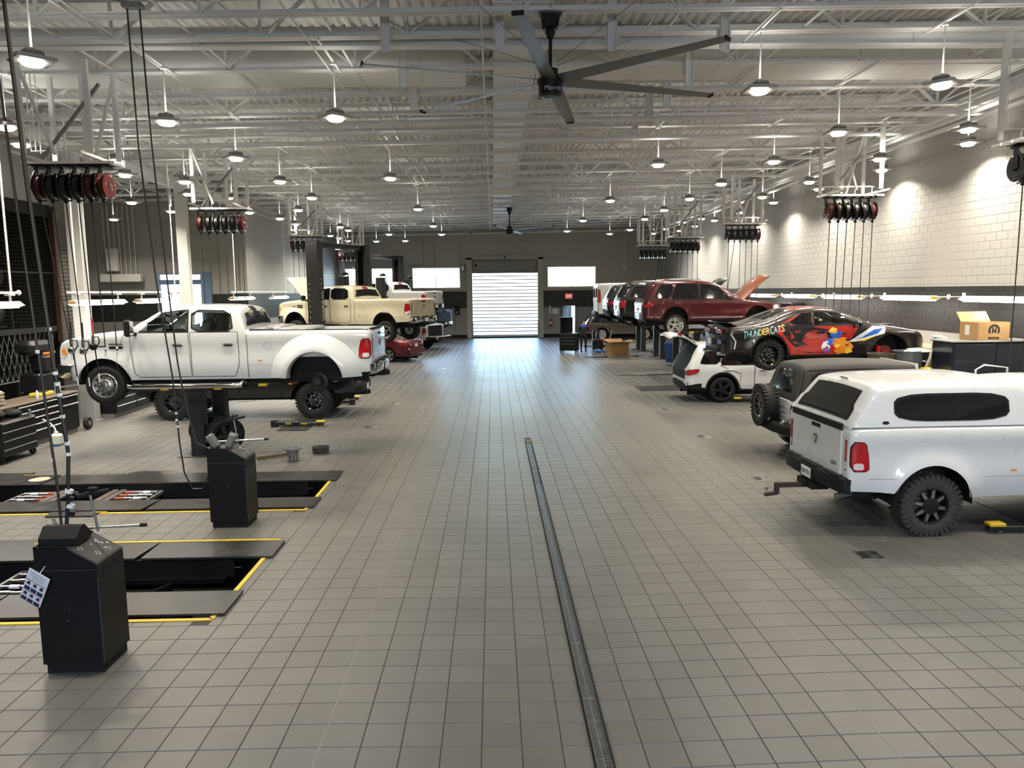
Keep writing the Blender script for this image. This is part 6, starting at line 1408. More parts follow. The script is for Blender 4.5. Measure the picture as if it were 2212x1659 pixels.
# ---------------------------------------------------------------- pits with runways of the in-floor lifts
def pit(idx, p, far, near, lab, xe):
    xa, xb, ya, yb = p
    m = MB(); m.box(((xa + xb) / 2, (ya + yb) / 2, -.66), (xb - xa, yb - ya, .02)); m.box(((xa + xb) / 2, ya - .01, -.33), (xb - xa, .02, .65)); m.box(((xa + xb) / 2, yb + .01, -.33), (xb - xa, .02, .65)); m.box((xb + .01, (ya + yb) / 2, -.33), (.02, yb - ya, .65)); m.box((xa - .01, (ya + yb) / 2, -.33), (.02, yb - ya, .65))
    struct('trim_%d' % (idx + 10), m, BLKM)
    m = MB(); w = .055
    m.box(((xa + xb) / 2, ya + w / 2 - .03, .004), (xb - xa, w, .012)); m.box(((xa + xb) / 2, yb - w / 2 + .03, .004), (xb - xa, w, .012)); m.box((xb - w / 2 + .02, (ya + yb) / 2, .004), (w, yb - ya, .012)); struct('trim_%d' % idx, m, YEL)
    t = thing('alignment_lift', lab, 'vehicle lift', (0, 0, 0))
    for nm, (y0, y1) in (('runway', far), ('runway', near)):
        segs = [(-10.2, -8.62), (-8.60, -8.2), (-8.16, -5.55 if y0 < 8.5 or 11 < y0 < 13 else -4.6), (-5.53 if y0 < 8.5 or 11 < y0 < 13 else -4.58, xe)]
        base = None
        for i, (a, b) in enumerate(segs):
            m = MB()
            if i == 1: m.bbox(((a + b) / 2, (y0 + y1) / 2, .020), (b - a, y1 - y0, .03), .006, 1); m.lathe([(.17, .036), (.175, .045), (0, .045)], 24, 'Z', ((a + b) / 2, (y0 + y1) / 2, 0), mi=2)
            else:
                sl = .06 if i == 2 else 0; m.prism([(a, y0), (b - sl, y0), (b, y1), (a + (.06 if i == 3 else 0) * 0, y1)], .008, .034, 'Z', 0)
            obj('runway_plate', m, [PLATE, BLKM, mat('pale_turntable', (.42, .38, .28), .6)], t)
        m = MB(); m.box(((-10.2 + xe - .4) / 2, y0 + .03, -.12), (xe + 9.6, .03, .24)); m.box(((-10.2 + xe - .4) / 2, y1 - .03, -.12), (xe + 9.6, .03, .24)); obj('runway_beam', m, BLK, t)
        for cx_, cyy, w_ in ((-9.2, y1 if y0 == far[0] else y0, .62), (-6.6, y1 if y0 == far[0] else y0, .62)):
            s_ = 1 if y0 == far[0] else -1; m = MB(); m.prism([(cx_ - .4, cyy + s_ * .03), (cx_ + .4, cyy + s_ * .03), (cx_ + .36, cyy + s_ * .26), (cx_ - .36, cyy + s_ * .26)], .010, .022, 'Z', 0); m.box((cx_, cyy + s_ * .0, .012), (.5, .07, .012), 1)
            for k in range(8): m.bar((cx_ + .28 + .03 * k, cyy + s_ * .05, .024), (cx_ + .26 + .03 * k, cyy + s_ * .10, .024), .012, .004, mi=2)
            obj('side_plate', m, [PLATE, mat('blue_black', (.010, .014, .022), .4), YEL], t)
    m = MB()
    for yy in (ya + .75, yb - .75): m.bar((xa + .2, yy, -.26), (xb - .5, yy, -.26), .12, .06); m.cyl((xa + .3, yy + .15, -.16), (xb - .35, yy + .15, -.16), .012, 8, mi=1); m.lathe([(0, -.02), (.03, 0), (0, .02)], 8, 'X', (xb - .35, yy + .15, -.16), mi=1)
    m.bar((xb - 1.5, (ya + yb) / 2 - .3, -.30), (xb - 1.15, (ya + yb) / 2 + .4, -.30), .06, .10); obj('scissor_frame', m, [BLKG, ALU], t)
pit(1, PITS[1], (13.23, 13.93), (11.55, 12.11), 'in-floor drive-on lift with yellow edging, farther of two beside the consoles', -2.9)
pit(2, PITS[0], (9.32, 9.93), (7.60, 8.21), 'in-floor drive-on lift with yellow edging, nearer of two beside the consoles', -2.9)
def jack(x, y, lab, dirn=1):
    t = thing('rolling_jack', lab, 'jack', (x, y, -.12), 0, 'rolling jacks in the lift pits')
    m = MB()
    for yy in (-.50, .50): m.bar((-.46, yy, .0), (.46, yy, .0), .03, .05)
    m.bar((-.46 * dirn, -.5, .0), (-.46 * dirn, .5, .0), .04, .05); obj('frame', m, GREYM, t)
    for xx in (.22, .36): m = MB(); m.bbox((xx * dirn, 0, .03), (.10, 1.0, .05), .01, 0); m.box((xx * dirn, 0, .056), (.05, .94, .004), 1); obj('channel', m, [GREYM, mat('brown_grease', (.10, .05, .03), .5)], t)
    for k in range(5): m = MB(); yy = -.38 + .19 * k; m.cyl((-.42 * dirn, yy, .02), (.15 * dirn, yy, .02), .022, 8, mi=0); m.cyl((-.30 * dirn, yy, .02), (-.18 * dirn, yy, .02), .030, 8, mi=2 if k % 2 == 0 else 0); m.cyl((.0, yy, .02), (.15 * dirn, yy, .02), .028, 8, mi=1); obj('rod', m, [ALU, mat('rust_red', (.30, .07, .04), .5), PAPER], t)
jack(-7.95, 12.68, 'rolling jack with red and steel rods in the farther pit, left one'); jack(-6.45, 12.68, 'rolling jack with red and steel rods in the farther pit, right one', -1); jack(-5.6, 8.78, 'rolling jack with red and steel rods in the nearer pit beside the front console')

# ---------------------------------------------------------------- consoles
def console(x, y, lab, tag_sheet, parts):
    t = thing('lift_console', lab, 'console', (x, y, 0)); w, d, h = .55, .46, 1.17
    m = MB(); m.box((0, 0, .05), (w - .04, d - .04, .10)); obj('plinth', m, BLKM, t)
    m = MB(); m.prism([(-w / 2, .09), (w / 2, .09), (w / 2, h - .15), (w * .02, h), (-w / 2, h)], -d / 2, d / 2, 'Y'); bd = obj('cabinet', m, BLK, t)
    m = MB(); m.box((0, -d / 2 - .001, h - .20), (w, .004, .006)); m.box((w / 2 - .004, -d / 2, .5), (.008, .006, .8)); obj('seam', m, mat('edge_grey', (.05, .05, .055), .4), bd)
    m = MB(); m.box((w / 2 + .001, .02, h - .24), (.004, .34, .10)); obj('slot', m, mat('deep_black', (.003, .003, .003), .9), bd)
    m = MB(); nrm = Vector((.15, 0, w * .48)).normalized(); a0 = Vector((w * .02, 0, h)); a1 = Vector((w / 2, 0, h - .15))
    m.bar(a0.lerp(a1, .05) + nrm * .002, a0.lerp(a1, .95) + nrm * .002, d - .03, .004, up=nrm); pnl = obj('control_panel', m, mat('panel_black', (.022, .022, .022), .5, noise=.3), bd)
    random.seed(int(x * 10)); 
    for k in range(3):
        m = MB(); c0 = a0.lerp(a1, (.25, .7, .75)[k]) + Vector((0, (-.13, -.06, .10)[k], 0)) + nrm * .004
        for q in range(4): e = Vector((cos(q * pi / 2), sin(q * pi / 2), 0)); tdir = (a1 - a0).normalized(); p = c0 + tdir * e.x * .022 + Vector((0, e.y * .022, 0)); m.bar(p - tdir * .009, p + tdir * .009, .018, .004, up=nrm)
        obj('button_pad', m, mat('button_grey', (.25, .25, .25), .5), pnl)
    m = MB()
    for k in range(9): c0 = a0.lerp(a1, random.uniform(.2, .9)) + Vector((0, random.uniform(.0, .18), 0)) + nrm * .004; tdir = (a1 - a0).normalized(); m.bar(c0, c0 + tdir * random.choice((.015, .025)), .012, .003, up=nrm)
    obj('panel_symbol', m, PAPER, pnl)
    m = MB()
    for k, zz in ((-.02, .5), (0, .62)): m.lathe([(0, -.003), (.006, 0)], 8, 'Y', (k, -d / 2 - .001, zz))
    obj('lock', m, GREYM, bd)
    m = MB(); m.bar((-w / 2, -d / 2 + .01, h + .008), (w * .02, -d / 2 + .01, h + .008), .02, .02); m.bar((-w / 2 + .01, -d / 2, h + .008), (-w / 2 + .01, d / 2, h + .008), .02, .02); m.bar((-w / 2, d / 2 - .01, h + .008), (w * .02, d / 2 - .01, h + .008), .02, .02); obj('tray_rim', m, BLKG, t)
    m = MB(); m.tube([(-w / 2 + .02, d / 2 - .05, h), (-w / 2 - .02, d / 2 - .06, h + .10), (-w / 2 - .04, d / 2 - .06, h + .16)], .014, 8); obj('side_handle', m, GREYM, t)
    return t, w, d, h
c1, w_, d_, h_ = console(-3.83, 6.68, 'black lift console with a hanging sheet, nearest the camera', True, 0)
m = MB(); m.prism([(-.12, 0), (.12, 0), (.12, .06), (.03, .15), (-.03, .15), (-.12, .06)], -.17, .17, 'X'); m.v = [(p[0] - 3.94, p[1] + 6.66, p[2] + h_ + .003) for p in m.v]; tag(obj('accessory_box', m, BLKM), 'black wedge-shaped box lying on top of the front console', 'box')
def pedal_tool(x, y, z, lab):
    t = thing('brake_depressor', lab, 'tool', (x, y, z)); m = MB(); m.cyl((-.42, 0, .02), (.42, .05, .04), .011, 8, mi=0); m.cyl((-.46, -.004, .02), (-.40, .003, .021), .018, 8, mi=1); m.cyl((.40, .048, .04), (.46, .052, .041), .018, 8, mi=1); obj('cross_bar', m, [ALU, BLKM], t)
    m = MB(); m.cyl((.02, .02, 0), (-.03, .02, .36), .012, 8); obj('stem', m, GREYM, t)
    m = MB(); m.bar((-.13, 0, .34), (-.02, .02, .37), .05, .03); m.bar((.0, .03, .36), (.13, .05, .385), .05, .03); m.bbox((-.02, .06, .40), (.09, .06, .03), .01); obj('pad', m, BLKM, t)
    return t
pedal_tool(-3.78, 6.87, h_ + .02, 'steel T-bar tool lying on top of the front console')
sh = thing('instruction_sheet', 'white sheet with six small pictures hanging off the front console corner', 'sheet', (-4.10, 6.42, .83)); sh.rotation_euler = (0, RAD(26), RAD(-12))
m = MB(); m.box((0, 0, 0), (.22, .004, .30)); obj('paper', m, PAPER, sh)
m = MB()
for r_ in range(2):
    for k in range(3): m.box((-.068 + .068 * k, -.003, -.005 - .105 * r_ - .03), (.058, .002, .035), 0); m.prism([(-.09 + .068 * k, .005 - .105 * r_), (-.05 + .068 * k, .0 - .105 * r_), (-.055 + .068 * k, .035 - .105 * r_), (-.08 + .068 * k, .03 - .105 * r_)], -.0045, -.003, 'Y', 2)
m.box((0, -.003, .045), (.20, .002, .006), 3); m.box((0, -.003, -.06), (.20, .002, .005), 3)
for k in range(5): m.box((-.01 + .004 * k, -.003, .125 - .014 * k), (.17 - .012 * k, .001, .004), 1)
obj('print', m, [mat('ink_navy', (.02, .03, .08), .6), mat('ink_grey', (.25, .28, .32), .6), mat('ink_black', (.03, .03, .03), .6), mat('ink_red', (.4, .08, .06), .6)], sh)
m = MB(); m.tube([(0, 0, .15), (-.01, .05, .20), (.03, .10, .25)], .004, 6); obj('string', m, PAPER, sh)
c2, w_, d_, h_ = console(-3.89, 10.85, 'black lift console behind the front one, beside the farther pit', False, 0)
pedal_tool(-3.86, 11.0, h_ + .02, 'steel T-bar tool lying on top of the rear console')
for k, (xx, a, lab) in enumerate(((-4.06, -35, 'left'), (-3.90, 25, 'right'))):
    t = thing('wheel_clamp', 'grey angled clamp standing on the rear console, %s one' % lab, 'clamp', (xx, 10.78, h_ + .01)); m = MB(); m.T = Matrix.Rotation(RAD(a), 4, 'Y'); m.bbox((0, 0, .10), (.10, .12, .22), .02); obj('block', m, GREYM, t); m = MB(); m.T = Matrix.Rotation(RAD(a), 4, 'Y'); m.bar((-.06, 0, .21), (.06, 0, .21), .02, .015); obj('lip', m, ALU, t)

# ---------------------------------------------------------------- two-post and in-ground lifts
LIFT = mat('lift_black', (.013, .013, .014), .4, noise=.3)
def two_post(pa, pb, z, lab, text, ztop):
    t = thing('two_post_lift', lab, 'vehicle lift', (pa[0], pa[1], 0)); dv = Vector((pb[0] - pa[0], pb[1] - pa[1], 0)); ang = atan2(dv.y, dv.x)
    for k, q in enumerate((Vector((0, 0, 0)), dv)):
        m = MB(); m.T = Matrix.Translation(q) @ Matrix.Rotation(ang, 4, 'Z'); s_ = 1 if k == 0 else -1
        m.box((-.02 * s_, -.26, ztop / 2), (.34, .03, ztop)); m.box((-.02 * s_, .26, ztop / 2), (.34, .03, ztop)); m.box((-.17 * s_, 0, ztop / 2), (.03, .52, ztop)); m.box((.12 * s_, -.2, ztop / 2), (.03, .12, ztop)); m.box((.12 * s_, .2, ztop / 2), (.03, .12, ztop)); m.bbox((0, 0, .02), (.5, .62, .04), .01); p = obj('post', m, LIFT, t)
        m = MB(); m.T = Matrix.Translation(q) @ Matrix.Rotation(ang, 4, 'Z')
        for j in range(14): m.cyl((-.19 * s_, .17, .9 + j * .22), (-.18 * s_, .17, .9 + j * .22), .016, 8); m.cyl((.0, -.28, 1.6 + j * .18), (.0, -.274, 1.6 + j * .18), .018, 8)
        obj('lock_hole', m, PAPER, p)
        m = MB(); m.T = Matrix.Translation(q) @ Matrix.Rotation(ang, 4, 'Z'); m.bbox((.10 * s_, 0, z + .1), (.20, .46, .7), .03)
        for e in (-1, 1): m.bar((.16 * s_, e * .12, z - .05), (1.0 * s_, e * 1.15, z - .06), .12, .10); m.cyl((1.0 * s_, e * 1.15, z - .05), (1.0 * s_, e * 1.15, z + .34), .05, 10)
        obj('carriage', m, LIFT, t)
    L = dv.length; m = MB(); m.T = Matrix.Rotation(ang, 4, 'Z'); m.box((L / 2, 0, ztop - .12), (L, .26, .10)); m.box((L / 2, -.12, ztop - .12), (L, .02, .2)); m.box((L / 2, .12, ztop - .12), (L, .02, .2)); obj('crossbar', m, mat('lift_bar', (.05, .05, .055), .22, metal=.4), t)
    if text:
        me = text_mesh('CHALLENGER LIFTS', .13, .001, PAPER); o = link('lettering', me, t); o.matrix_basis = Matrix.Rotation(ang, 4, 'Z') @ Matrix.Translation((.07, -.279, 2.9)) @ Matrix.Rotation(pi / 2, 4, 'X') @ Matrix.Rotation(pi / 2, 4, 'Z')
two_post((-6.95, 29.6), (-5.6, 32.5), 2.1, 'tall black two-post lift with crossbar holding the cream truck', True, 5.40)
two_post((-6.9, 41.2), (-5.55, 44.1), 2.4, 'tall black two-post lift with crossbar holding the white truck', False, 5.50)
for (x, y, lab) in ((-7.0, 35.2, 'left of three'), (-5.75, 38.6, 'middle of three'), (-5.15, 45.6, 'right of three')):
    t = thing('lift_column', 'short black lift column with hoses on top, %s' % lab, 'lift column', (x, y, 0), RAD(-25)); zt = 4.15
    m = MB(); m.bbox((0, 0, zt / 2), (.40, .32, zt), .02); obj('column', m, LIFT, t); m = MB(); m.bbox((.15, .0, zt + .12), (.30, .12, .12), .02); m.tube([(.0, 0, zt), (.02, 0, zt + .16), (.2, 0, zt + .2), (.32, 0, zt + .1), (.34, 0, zt - 1.2)], .025, 8); obj('hose_head', m, BLK, t, 40); m = MB(); m.bbox((0, 0, .03), (.6, .5, .06), .01); obj('base_plate', m, LIFT, t)
def inground(x, ys, ztop, lab, arms=True, w=.26, yaw=0):
    t = thing('in_ground_lift', lab, 'vehicle lift', (x, (ys[0] + ys[1]) / 2, 0), yaw); ym = (ys[0] + ys[1]) / 2
    for y in ys:
        m = MB(); m.bbox((0, y - ym, ztop / 2), (w, w * .9, ztop), .02); m.box((w * .35, y - ym, ztop / 2), (.02, w * .95, ztop - .1)); p = obj('post', m, LIFT, t)
        m = MB(); m.bbox((0, y - ym, .008), (.75, .62, .016), .004); obj('floor_plate', m, PLATE, t)
        s_ = 1 if y > ym else -1; m = MB(); m.bbox((0, y - ym, ztop + .02), (.55, .3, .12), .02); m.bar((-.2, y - ym, ztop + .02), (-1.5, y - ym + s_ * .15, ztop + .02), .13, .09); m.bar((.2, y - ym, ztop + .02), (1.5, y - ym + s_ * .15, ztop + .02), .13, .09)
        obj('arm', m, LIFT, t)
        m = MB()
        for xx in (-1.45, 1.45): m.bbox((xx, y - ym + s_ * .15, ztop + .09), (.18, .18, .06), .01)
        obj('pad', m, YEL, t)
        m = MB()
        for xx in (-.6, .5): m.box((xx, y - ym - .09 + s_ * .08, ztop + .02), (.16, .03, .05))
        obj('warning_plate', m, YEL, t)
inground(-6.28, (15.72, 17.0), 1.42, 'black in-ground lift posts holding up the white dually', w=.30)
inground(8.3, (18.2, 19.5), 1.55, 'black in-ground lift posts holding up the coupe')
inground(7.9, (27.35, 28.7), 1.80, 'black in-ground lift posts holding up the red suv')
inground(8.15, (31.4, 33.0), 1.98, 'black in-ground lift posts under the black suv with bright lamps')
inground(8.3, (36.2, 37.7), 1.92, 'black in-ground lift posts under the farther black suv')
inground(8.3, (40.9, 42.3), 1.78, 'black in-ground lift posts under the white van')
inground(-5.9, (47.6, 49.2), .95, 'black in-ground lift posts under the navy truck', yaw=RAD(-28))
def floor_arm(x, y, a, lab, L=1.25):
    t = thing('floor_lift_arm', lab, 'vehicle lift', (x, y, 0), RAD(a)); m = MB(); m.bbox((L * .25, 0, .09), (L * .55, .16, .10), .015); m.bbox((L * .72, 0, .07), (L * .6, .11, .07), .01); m.cyl((0, 0, 0), (0, 0, .16), .10, 14); obj('arm', m, LIFT, t)  # a single lift arm lying on the floor, not a whole lift
    m = MB(); m.bbox((L * .95, 0, .125), (.22, .16, .05), .01); obj('pad', m, YEL, t); m = MB(); m.cyl((L * .9, 0, .05), (L * .9, 0, .01), .04, 10); m.box((L * .3, -.082, .09), (.16, .004, .05), 1); m.box((L * .62, -.058, .08), (.16, .004, .04), 1); obj('foot', m, [GREYM, YEL], t)
floor_arm(-5.65, 18.95, -2, 'black lift arm with yellow pad on the floor right of the dually post'); floor_arm(-4.35, 22.6, 178, 'black lift arm with yellow pad on the floor under the black truck'); floor_arm(-5.3, 23.3, 8, 'second black lift arm on the floor beyond the black truck', 1.0)
floor_arm(8.3, 9.75, 178, 'black lift arm with yellow pad on the floor under the topper truck', 1.45); floor_arm(8.6, 21.95, 180, 'black lift arm with yellow pad on the floor behind the white suv wheel', 1.35)
floor_arm(9.0, 12.1, 182, 'black lift arm deep under the topper truck', 1.3)
m = MB(); m.box((5.9, 25.4, .006), (1.9, 1.4, .012))
for k in range(6): m.box((5.15 + .3 * k, 25.4, .0135), (.01, 1.38, .002), 1)
tag(obj('floor_cover', m, [PLATE, BLKM]), 'dark steel cover plates flush in the floor behind the white suv', 'cover plate')
m = MB(); m.box((-5.05, 20.0, .006), (.75, 3.4, .012)); tag(obj('floor_cover', m, PLATE), 'dark steel cover plate in the floor under the black truck', 'cover plate')
m = MB(); m.box((9.2, 10.3, .006), (3.2, 1.9, .012)); tag(obj('floor_cover', m, PLATE), 'dark steel cover plate in the floor under the topper truck', 'cover plate')
m = MB(); m.tube([(4.95, 29.3, .02), (6.0, 29.35, .03), (7.2, 29.5, .03)], .03, 8); m.bbox((5.3, 29.32, .03), (.4, .08, .05), .01); tag(obj('pry_bar', m, GREYM), 'long dark bar lying on the floor behind the white suv', 'bar')
# ---------------------------------------------------------------- left side: cage, racks, benches
m = MB()
for yy in (0.0, 7.0, 13.9, 20.75): m.bbox((-11.86, yy, 4.05), (.10, .10, 3.3), .01)
cg = tag(obj('mesh_cage', m, BLKM), 'dark wire mesh cage front in front of the tyre racks, left edge', 'cage')
m = MB(); m.box((-11.86, 10.4, 5.62), (.09, 20.8, .30)); m.box((-11.86, 10.4, 2.52), (.09, 20.8, .14)); m.box((-11.86, 10.4, 4.0), (.05, 20.8, .05)); obj('rail', m, BLKM, cg)
m = MB()
y = .2
while y < 20.7: m.bar((-11.86, y, 2.55), (-11.86, y, 5.5), .005, .005); y += .09
z = 2.65
while z < 5.5: m.bar((-11.855, .1, z), (-11.855, 20.7, z), .005, .005); z += .09
o = obj('wire_mesh', m, BLKM, cg); o['kind'] = 'stuff'
m = MB(); m.bbox((-11.80, 20.62, 3.9), (.14, .14, 3.5), .01); tag(obj('corner_post', m, mat('brown_post', (.05, .025, .018), .5)), 'dark brown post at the end of the mesh cage beside the column', 'post')
t = thing('tyre_rack', 'tall dark steel tyre rack behind the wire mesh', 'rack', (-12.9, 12, 0))
for yy in (-7, -3.5, 0, 3.5, 7.6):
    for xx in (-.45, .45): m = MB(); m.box((xx, yy, 2.7), (.06, .06, 5.4)); obj('upright', m, BLKM, t)
TZ = (2.62, 3.55, 4.50)
for zz in TZ:
    m = MB()
    for xx in (-.25, .25): m.box((xx, .3, zz), (.06, 14.7, .06))
    obj('shelf', m, BLKM, t)
tire_m, rim_m = wheel_meshes('five', .36, .22)
SHINY = mat('shiny_rubber', (.02, .02, .02), .28, spec=.6, noise=.3)
tm = tire_m.copy(); tm.materials.clear(); tm.materials.append(SHINY)
for si, zz in enumerate(TZ):
    for k in range(9):
        yy = 17.1 + .29 * k + (.1 if si == 1 else 0)
        if yy > 19.7: break
        o = link('tyre', tm, None, (-12.9, yy, zz + .37), (0, random.random(), 0)); tag(o, 'black tyre on the %s shelf behind the mesh, %s from the left' % (('lowest', 'middle', 'top')[si], ORDS[k]), 'tyre', 'tyres on the caged racks')
m = MB(); m.box((-12.15, 17.95, 4.23), (.02, .55, .55)); tag(obj('wall_sheet', m, PAPER), 'white square sheet showing through the wire mesh', 'sheet')
# folding lattice gate below the cage
t = thing('lattice_gate', 'grey folding lattice gate below the mesh cage', 'gate', (-11.95, 20.4, 0))
m = MB(); m.box((0, -10, 1.28), (.03, 20.2, .03)); m.box((0, 0, 1.9), (.05, .05, 1.3)); obj('rail', m, GREYM, t)
k = 0; y = -.3
while y > -9 and k < 120:
    for dy in (.42, -.42):
        m = MB(); m.bar((.01 if dy > 0 else -.01, y, 1.32), (.01 if dy > 0 else -.01, y + dy, 2.44), .022, .008); obj('lattice_bar', m, ALU, t); k += 1
    y -= .21
m = MB(); m.box((-13.2, 10.4, .02), (2.4, 20.8, .03)); m.box((-14.5, 10.4, 2.9), (.05, 20.8, 5.8)); m.box((-13.25, 20.85, 2.9), (2.55, .05, 5.8)); m.box((-13.25, 10.4, 5.80), (2.55, 20.9, .05)); struct('shade_partition_1', m, BLKM)  # black walls and roof added to keep light out of the cage
def bench(nm, lab, x, ya, yb, cols, h=1.0, d=.72, face=1, top=True, plinth=.12, topmat=WOOD):
    t = thing(nm, lab, 'workbench', (x, (ya + yb) / 2, 0)); L = yb - ya
    m = MB(); m.box((-d / 2 * face, 0, (h + plinth) / 2), (d, L, h - plinth)); obj('carcass', m, BLK, t)
    m = MB(); m.box((-d / 2 * face - .03 * face, 0, plinth / 2), (d - .04, L, plinth)); obj('plinth', m, mat('plinth_grey', (.16, .15, .14), .5), t)
    if top: m = MB(); m.bbox((-d / 2 * face + .02 * face, 0, h + .02), (d + .06, L + .04, .045), .008); obj('worktop', m, topmat, t)
    y0 = -L / 2; tot = sum(c[0] for c in cols)
    for wdt, hs in cols:
        wv = L * wdt / tot; zt = h - .02; hsum = sum(hs)
        for q in hs:
            hh = (h - plinth - .04) * q / hsum; zc = zt - hh / 2; m = MB(); m.bbox((.012 * face, y0 + wv / 2, zc), (.024, wv - .02, hh - .012), .004); dw = obj('drawer', m, BLK, t)
            m = MB(); m.bbox((.034 * face, y0 + wv / 2, zc + hh / 2 - .03), (.026, wv - .06, .026), .006); obj('handle', m, ALU, dw); zt -= hh
        y0 += wv
    return t
bench('workbench', 'long black workbench with drawers and pale handles, left edge', -10.46, 12.2, 18.70, [(1.1, (1, 2)), (1.3, (1, 1, 1, 1, 1.4)), (.7, (1, 1, 1, 2)), (1.25, (1, 1, 1, 1, 1.6)), (.55, (1, 3))], topmat=mat('worn_top', (.13, .10, .075), .5, noise=.4, nscale=6))
bench('workbench', 'black drawer cabinet behind the first column under the dually', -10.52, 20.65, 24.3, [(1, (1, 1, 1, 1)), (1, (1, 1, 1, 1)), (1.2, (1, 3))])
bench('workbench', 'black drawer cabinet along the left wall behind the cream truck', -10.4, 36.0, 40.5, [(1, (1, 1, 2)), (1, (1, 1, 2))])
m = MB(); m.lathe([(.10, -.05), (.15, -.045), (.165, 0), (.15, .045), (.10, .05), (0, .03)], 24, 'X', (-10.38, 18.95, .165)); m.cyl((-10.44, 18.95, .165), (-10.32, 18.95, .165), .06, 14, mi=1); tag(obj('spare_tyre', m, [RUB, GREYM], smooth=40), 'small black tyre leaning at the end of the left workbench', 'tyre')
def tool_cart(x, y, rz, lab, w=.95, d=.55, h=.92):
    t = thing('tool_cart', lab, 'tool cart', (x, y, 0), rz); m = MB(); m.bbox((0, 0, .16 + (h - .16) / 2), (w, d, h - .16), .02); obj('body', m, BLK, t)
    for k in range(4): m = MB(); m.bbox((0, -d / 2 - .006, h - .10 - .18 * k), (w - .06, .012, .16), .004); dw = obj('drawer', m, BLK, t); m = MB(); m.bbox((0, -d / 2 - .02, h - .04 - .18 * k), (w - .14, .016, .02), .004); obj('handle', m, GREYM, dw)
    for xx in (-w / 2 + .08, w / 2 - .08):
        for yy in (-d / 2 + .08, d / 2 - .08): m = MB(); m.lathe([(.02, -.02), (.07, -.02), (.075, 0), (.07, .02), (.02, .02)], 16, 'X', (xx, yy, .075)); m.bbox((xx, yy, .13), (.06, .06, .07), .01); obj('caster', m, RUB, t)
    return t
tool_cart(-10.25, 15.55, RAD(90), 'black tool cart on casters at the left edge, before the workbench', 1.2, .60, .86)
for i, (dx, dy, s_) in enumerate(((-.05, -.25, .34), (.05, .22, .28), (-.15, .0, .3))):
    m = MB(); m.bbox((-10.25 + dx, 15.55 + dy, .86 + s_ * .3), (s_ * 1.1, s_ * 1.2, s_ * .6), .09); tag(obj('tool_bag', m, BLKM, smooth=50), 'black bag on the left tool cart, %s from the front' % ORDS[i], 'bag', 'bags on the left tool cart')
m = MB(); m.cyl((-9.95, 15.95, .865), (-9.95, 15.95, 1.0), .035, 10); tag(obj('can', m, ALU), 'small silver can on the left tool cart', 'can')
t = thing('jug', 'translucent white jug with blue liquid and a bent spout on the floor', 'jug', (-10.02, 16.95, 0)); m = MB(); m.bbox((0, 0, .14), (.24, .20, .26), .04); obj('body', m, mat('milky_plastic', (.55, .58, .50), .4), t, 40); m = MB(); m.bbox((0, 0, .03), (.235, .195, .05), .02); obj('liquid', m, mat('blue_liquid', (.08, .25, .42), .3), t); m = MB(); m.cyl((0, 0, .27), (0, 0, .32), .045, 12); m.tube([(0, 0, .32), (-.03, 0, .42), (-.12, -.05, .56), (-.22, -.1, .62)], .018, 8); obj('spout', m, PAPER, t, 40)
# things on the left bench
t = thing('ribbed_crate', 'beige ribbed panel crate lying on the left workbench', 'crate', (-10.85, 14.9, 1.05)); m = MB(); m.bbox((0, 0, .16), (.46, 2.6, .32), .02)
for k in range(4): m.box((.24, 0, .06 + .07 * k), (.03, 2.58, .035))
obj('panel', m, mat('beige_plastic', (.36, .31, .24), .6, noise=.1), t); m = MB(); m.box((.1, .2, .335), (.1, .6, .03)); m.box((.05, 1.0, .335), (.12, .4, .03), 1); obj('strap', m, [YEL, PAPER], t)
m = MB(); m.lathe([(0, 0), (.032, 0), (.034, .01), (.034, .13), (.02, .17), (.012, .18), (.012, .20), (0, .20)], 14, 'Z', (-10.55, 17.25, 1.045)); tag(obj('water_bottle', m, mat('clear_plastic', (.55, .58, .60), .15, spec=.7), smooth=40), 'clear water bottle on the left workbench', 'bottle')
m = MB(); m.bbox((-10.75, 17.75, 1.09), (.28, .55, .09), .02); m.bbox((-10.75, 17.75, 1.14), (.2, .25, .02), .005, 1); tag(obj('tool_case', m, [YEL, BLKM]), 'yellow tool case lying on the left workbench', 'case')
m = MB(); m.bar((-10.60, 17.4, 1.05), (-10.55, 18.3, 1.05), .03, .015); m.bar((-10.68, 18.1, 1.05), (-10.6, 18.5, 1.05), .02, .015); tag(obj('wrench', m, ALU), 'loose steel wrenches beside the yellow case on the bench', 'wrench')
t = thing('brake_lathe', 'dark bench machine with an orange stripe behind the left workbench', 'machine', (-11.1, 18.2, 1.05)); m = MB(); m.bbox((0, 0, .25), (.5, .6, .5), .05); m.bbox((.1, .1, .72), (.36, .5, .46), .08); m.bbox((.05, -.1, 1.12), (.46, .9, .34), .10); obj('body', m, BLK, t, 40); m = MB(); m.box((.285, .1, .98), (.012, .5, .04)); m.box((.285, .1, .88), (.012, .3, .02)); obj('stripe', m, AMB, t); m = MB(); m.bbox((.22, .42, .10), (.12, .14, .26), .03); obj('tank', m, PAPER, t); m = MB(); m.bar((-.2, -.3, .05), (.3, 1.2, .05), .06, .04); obj('arm', m, GREYM, t)
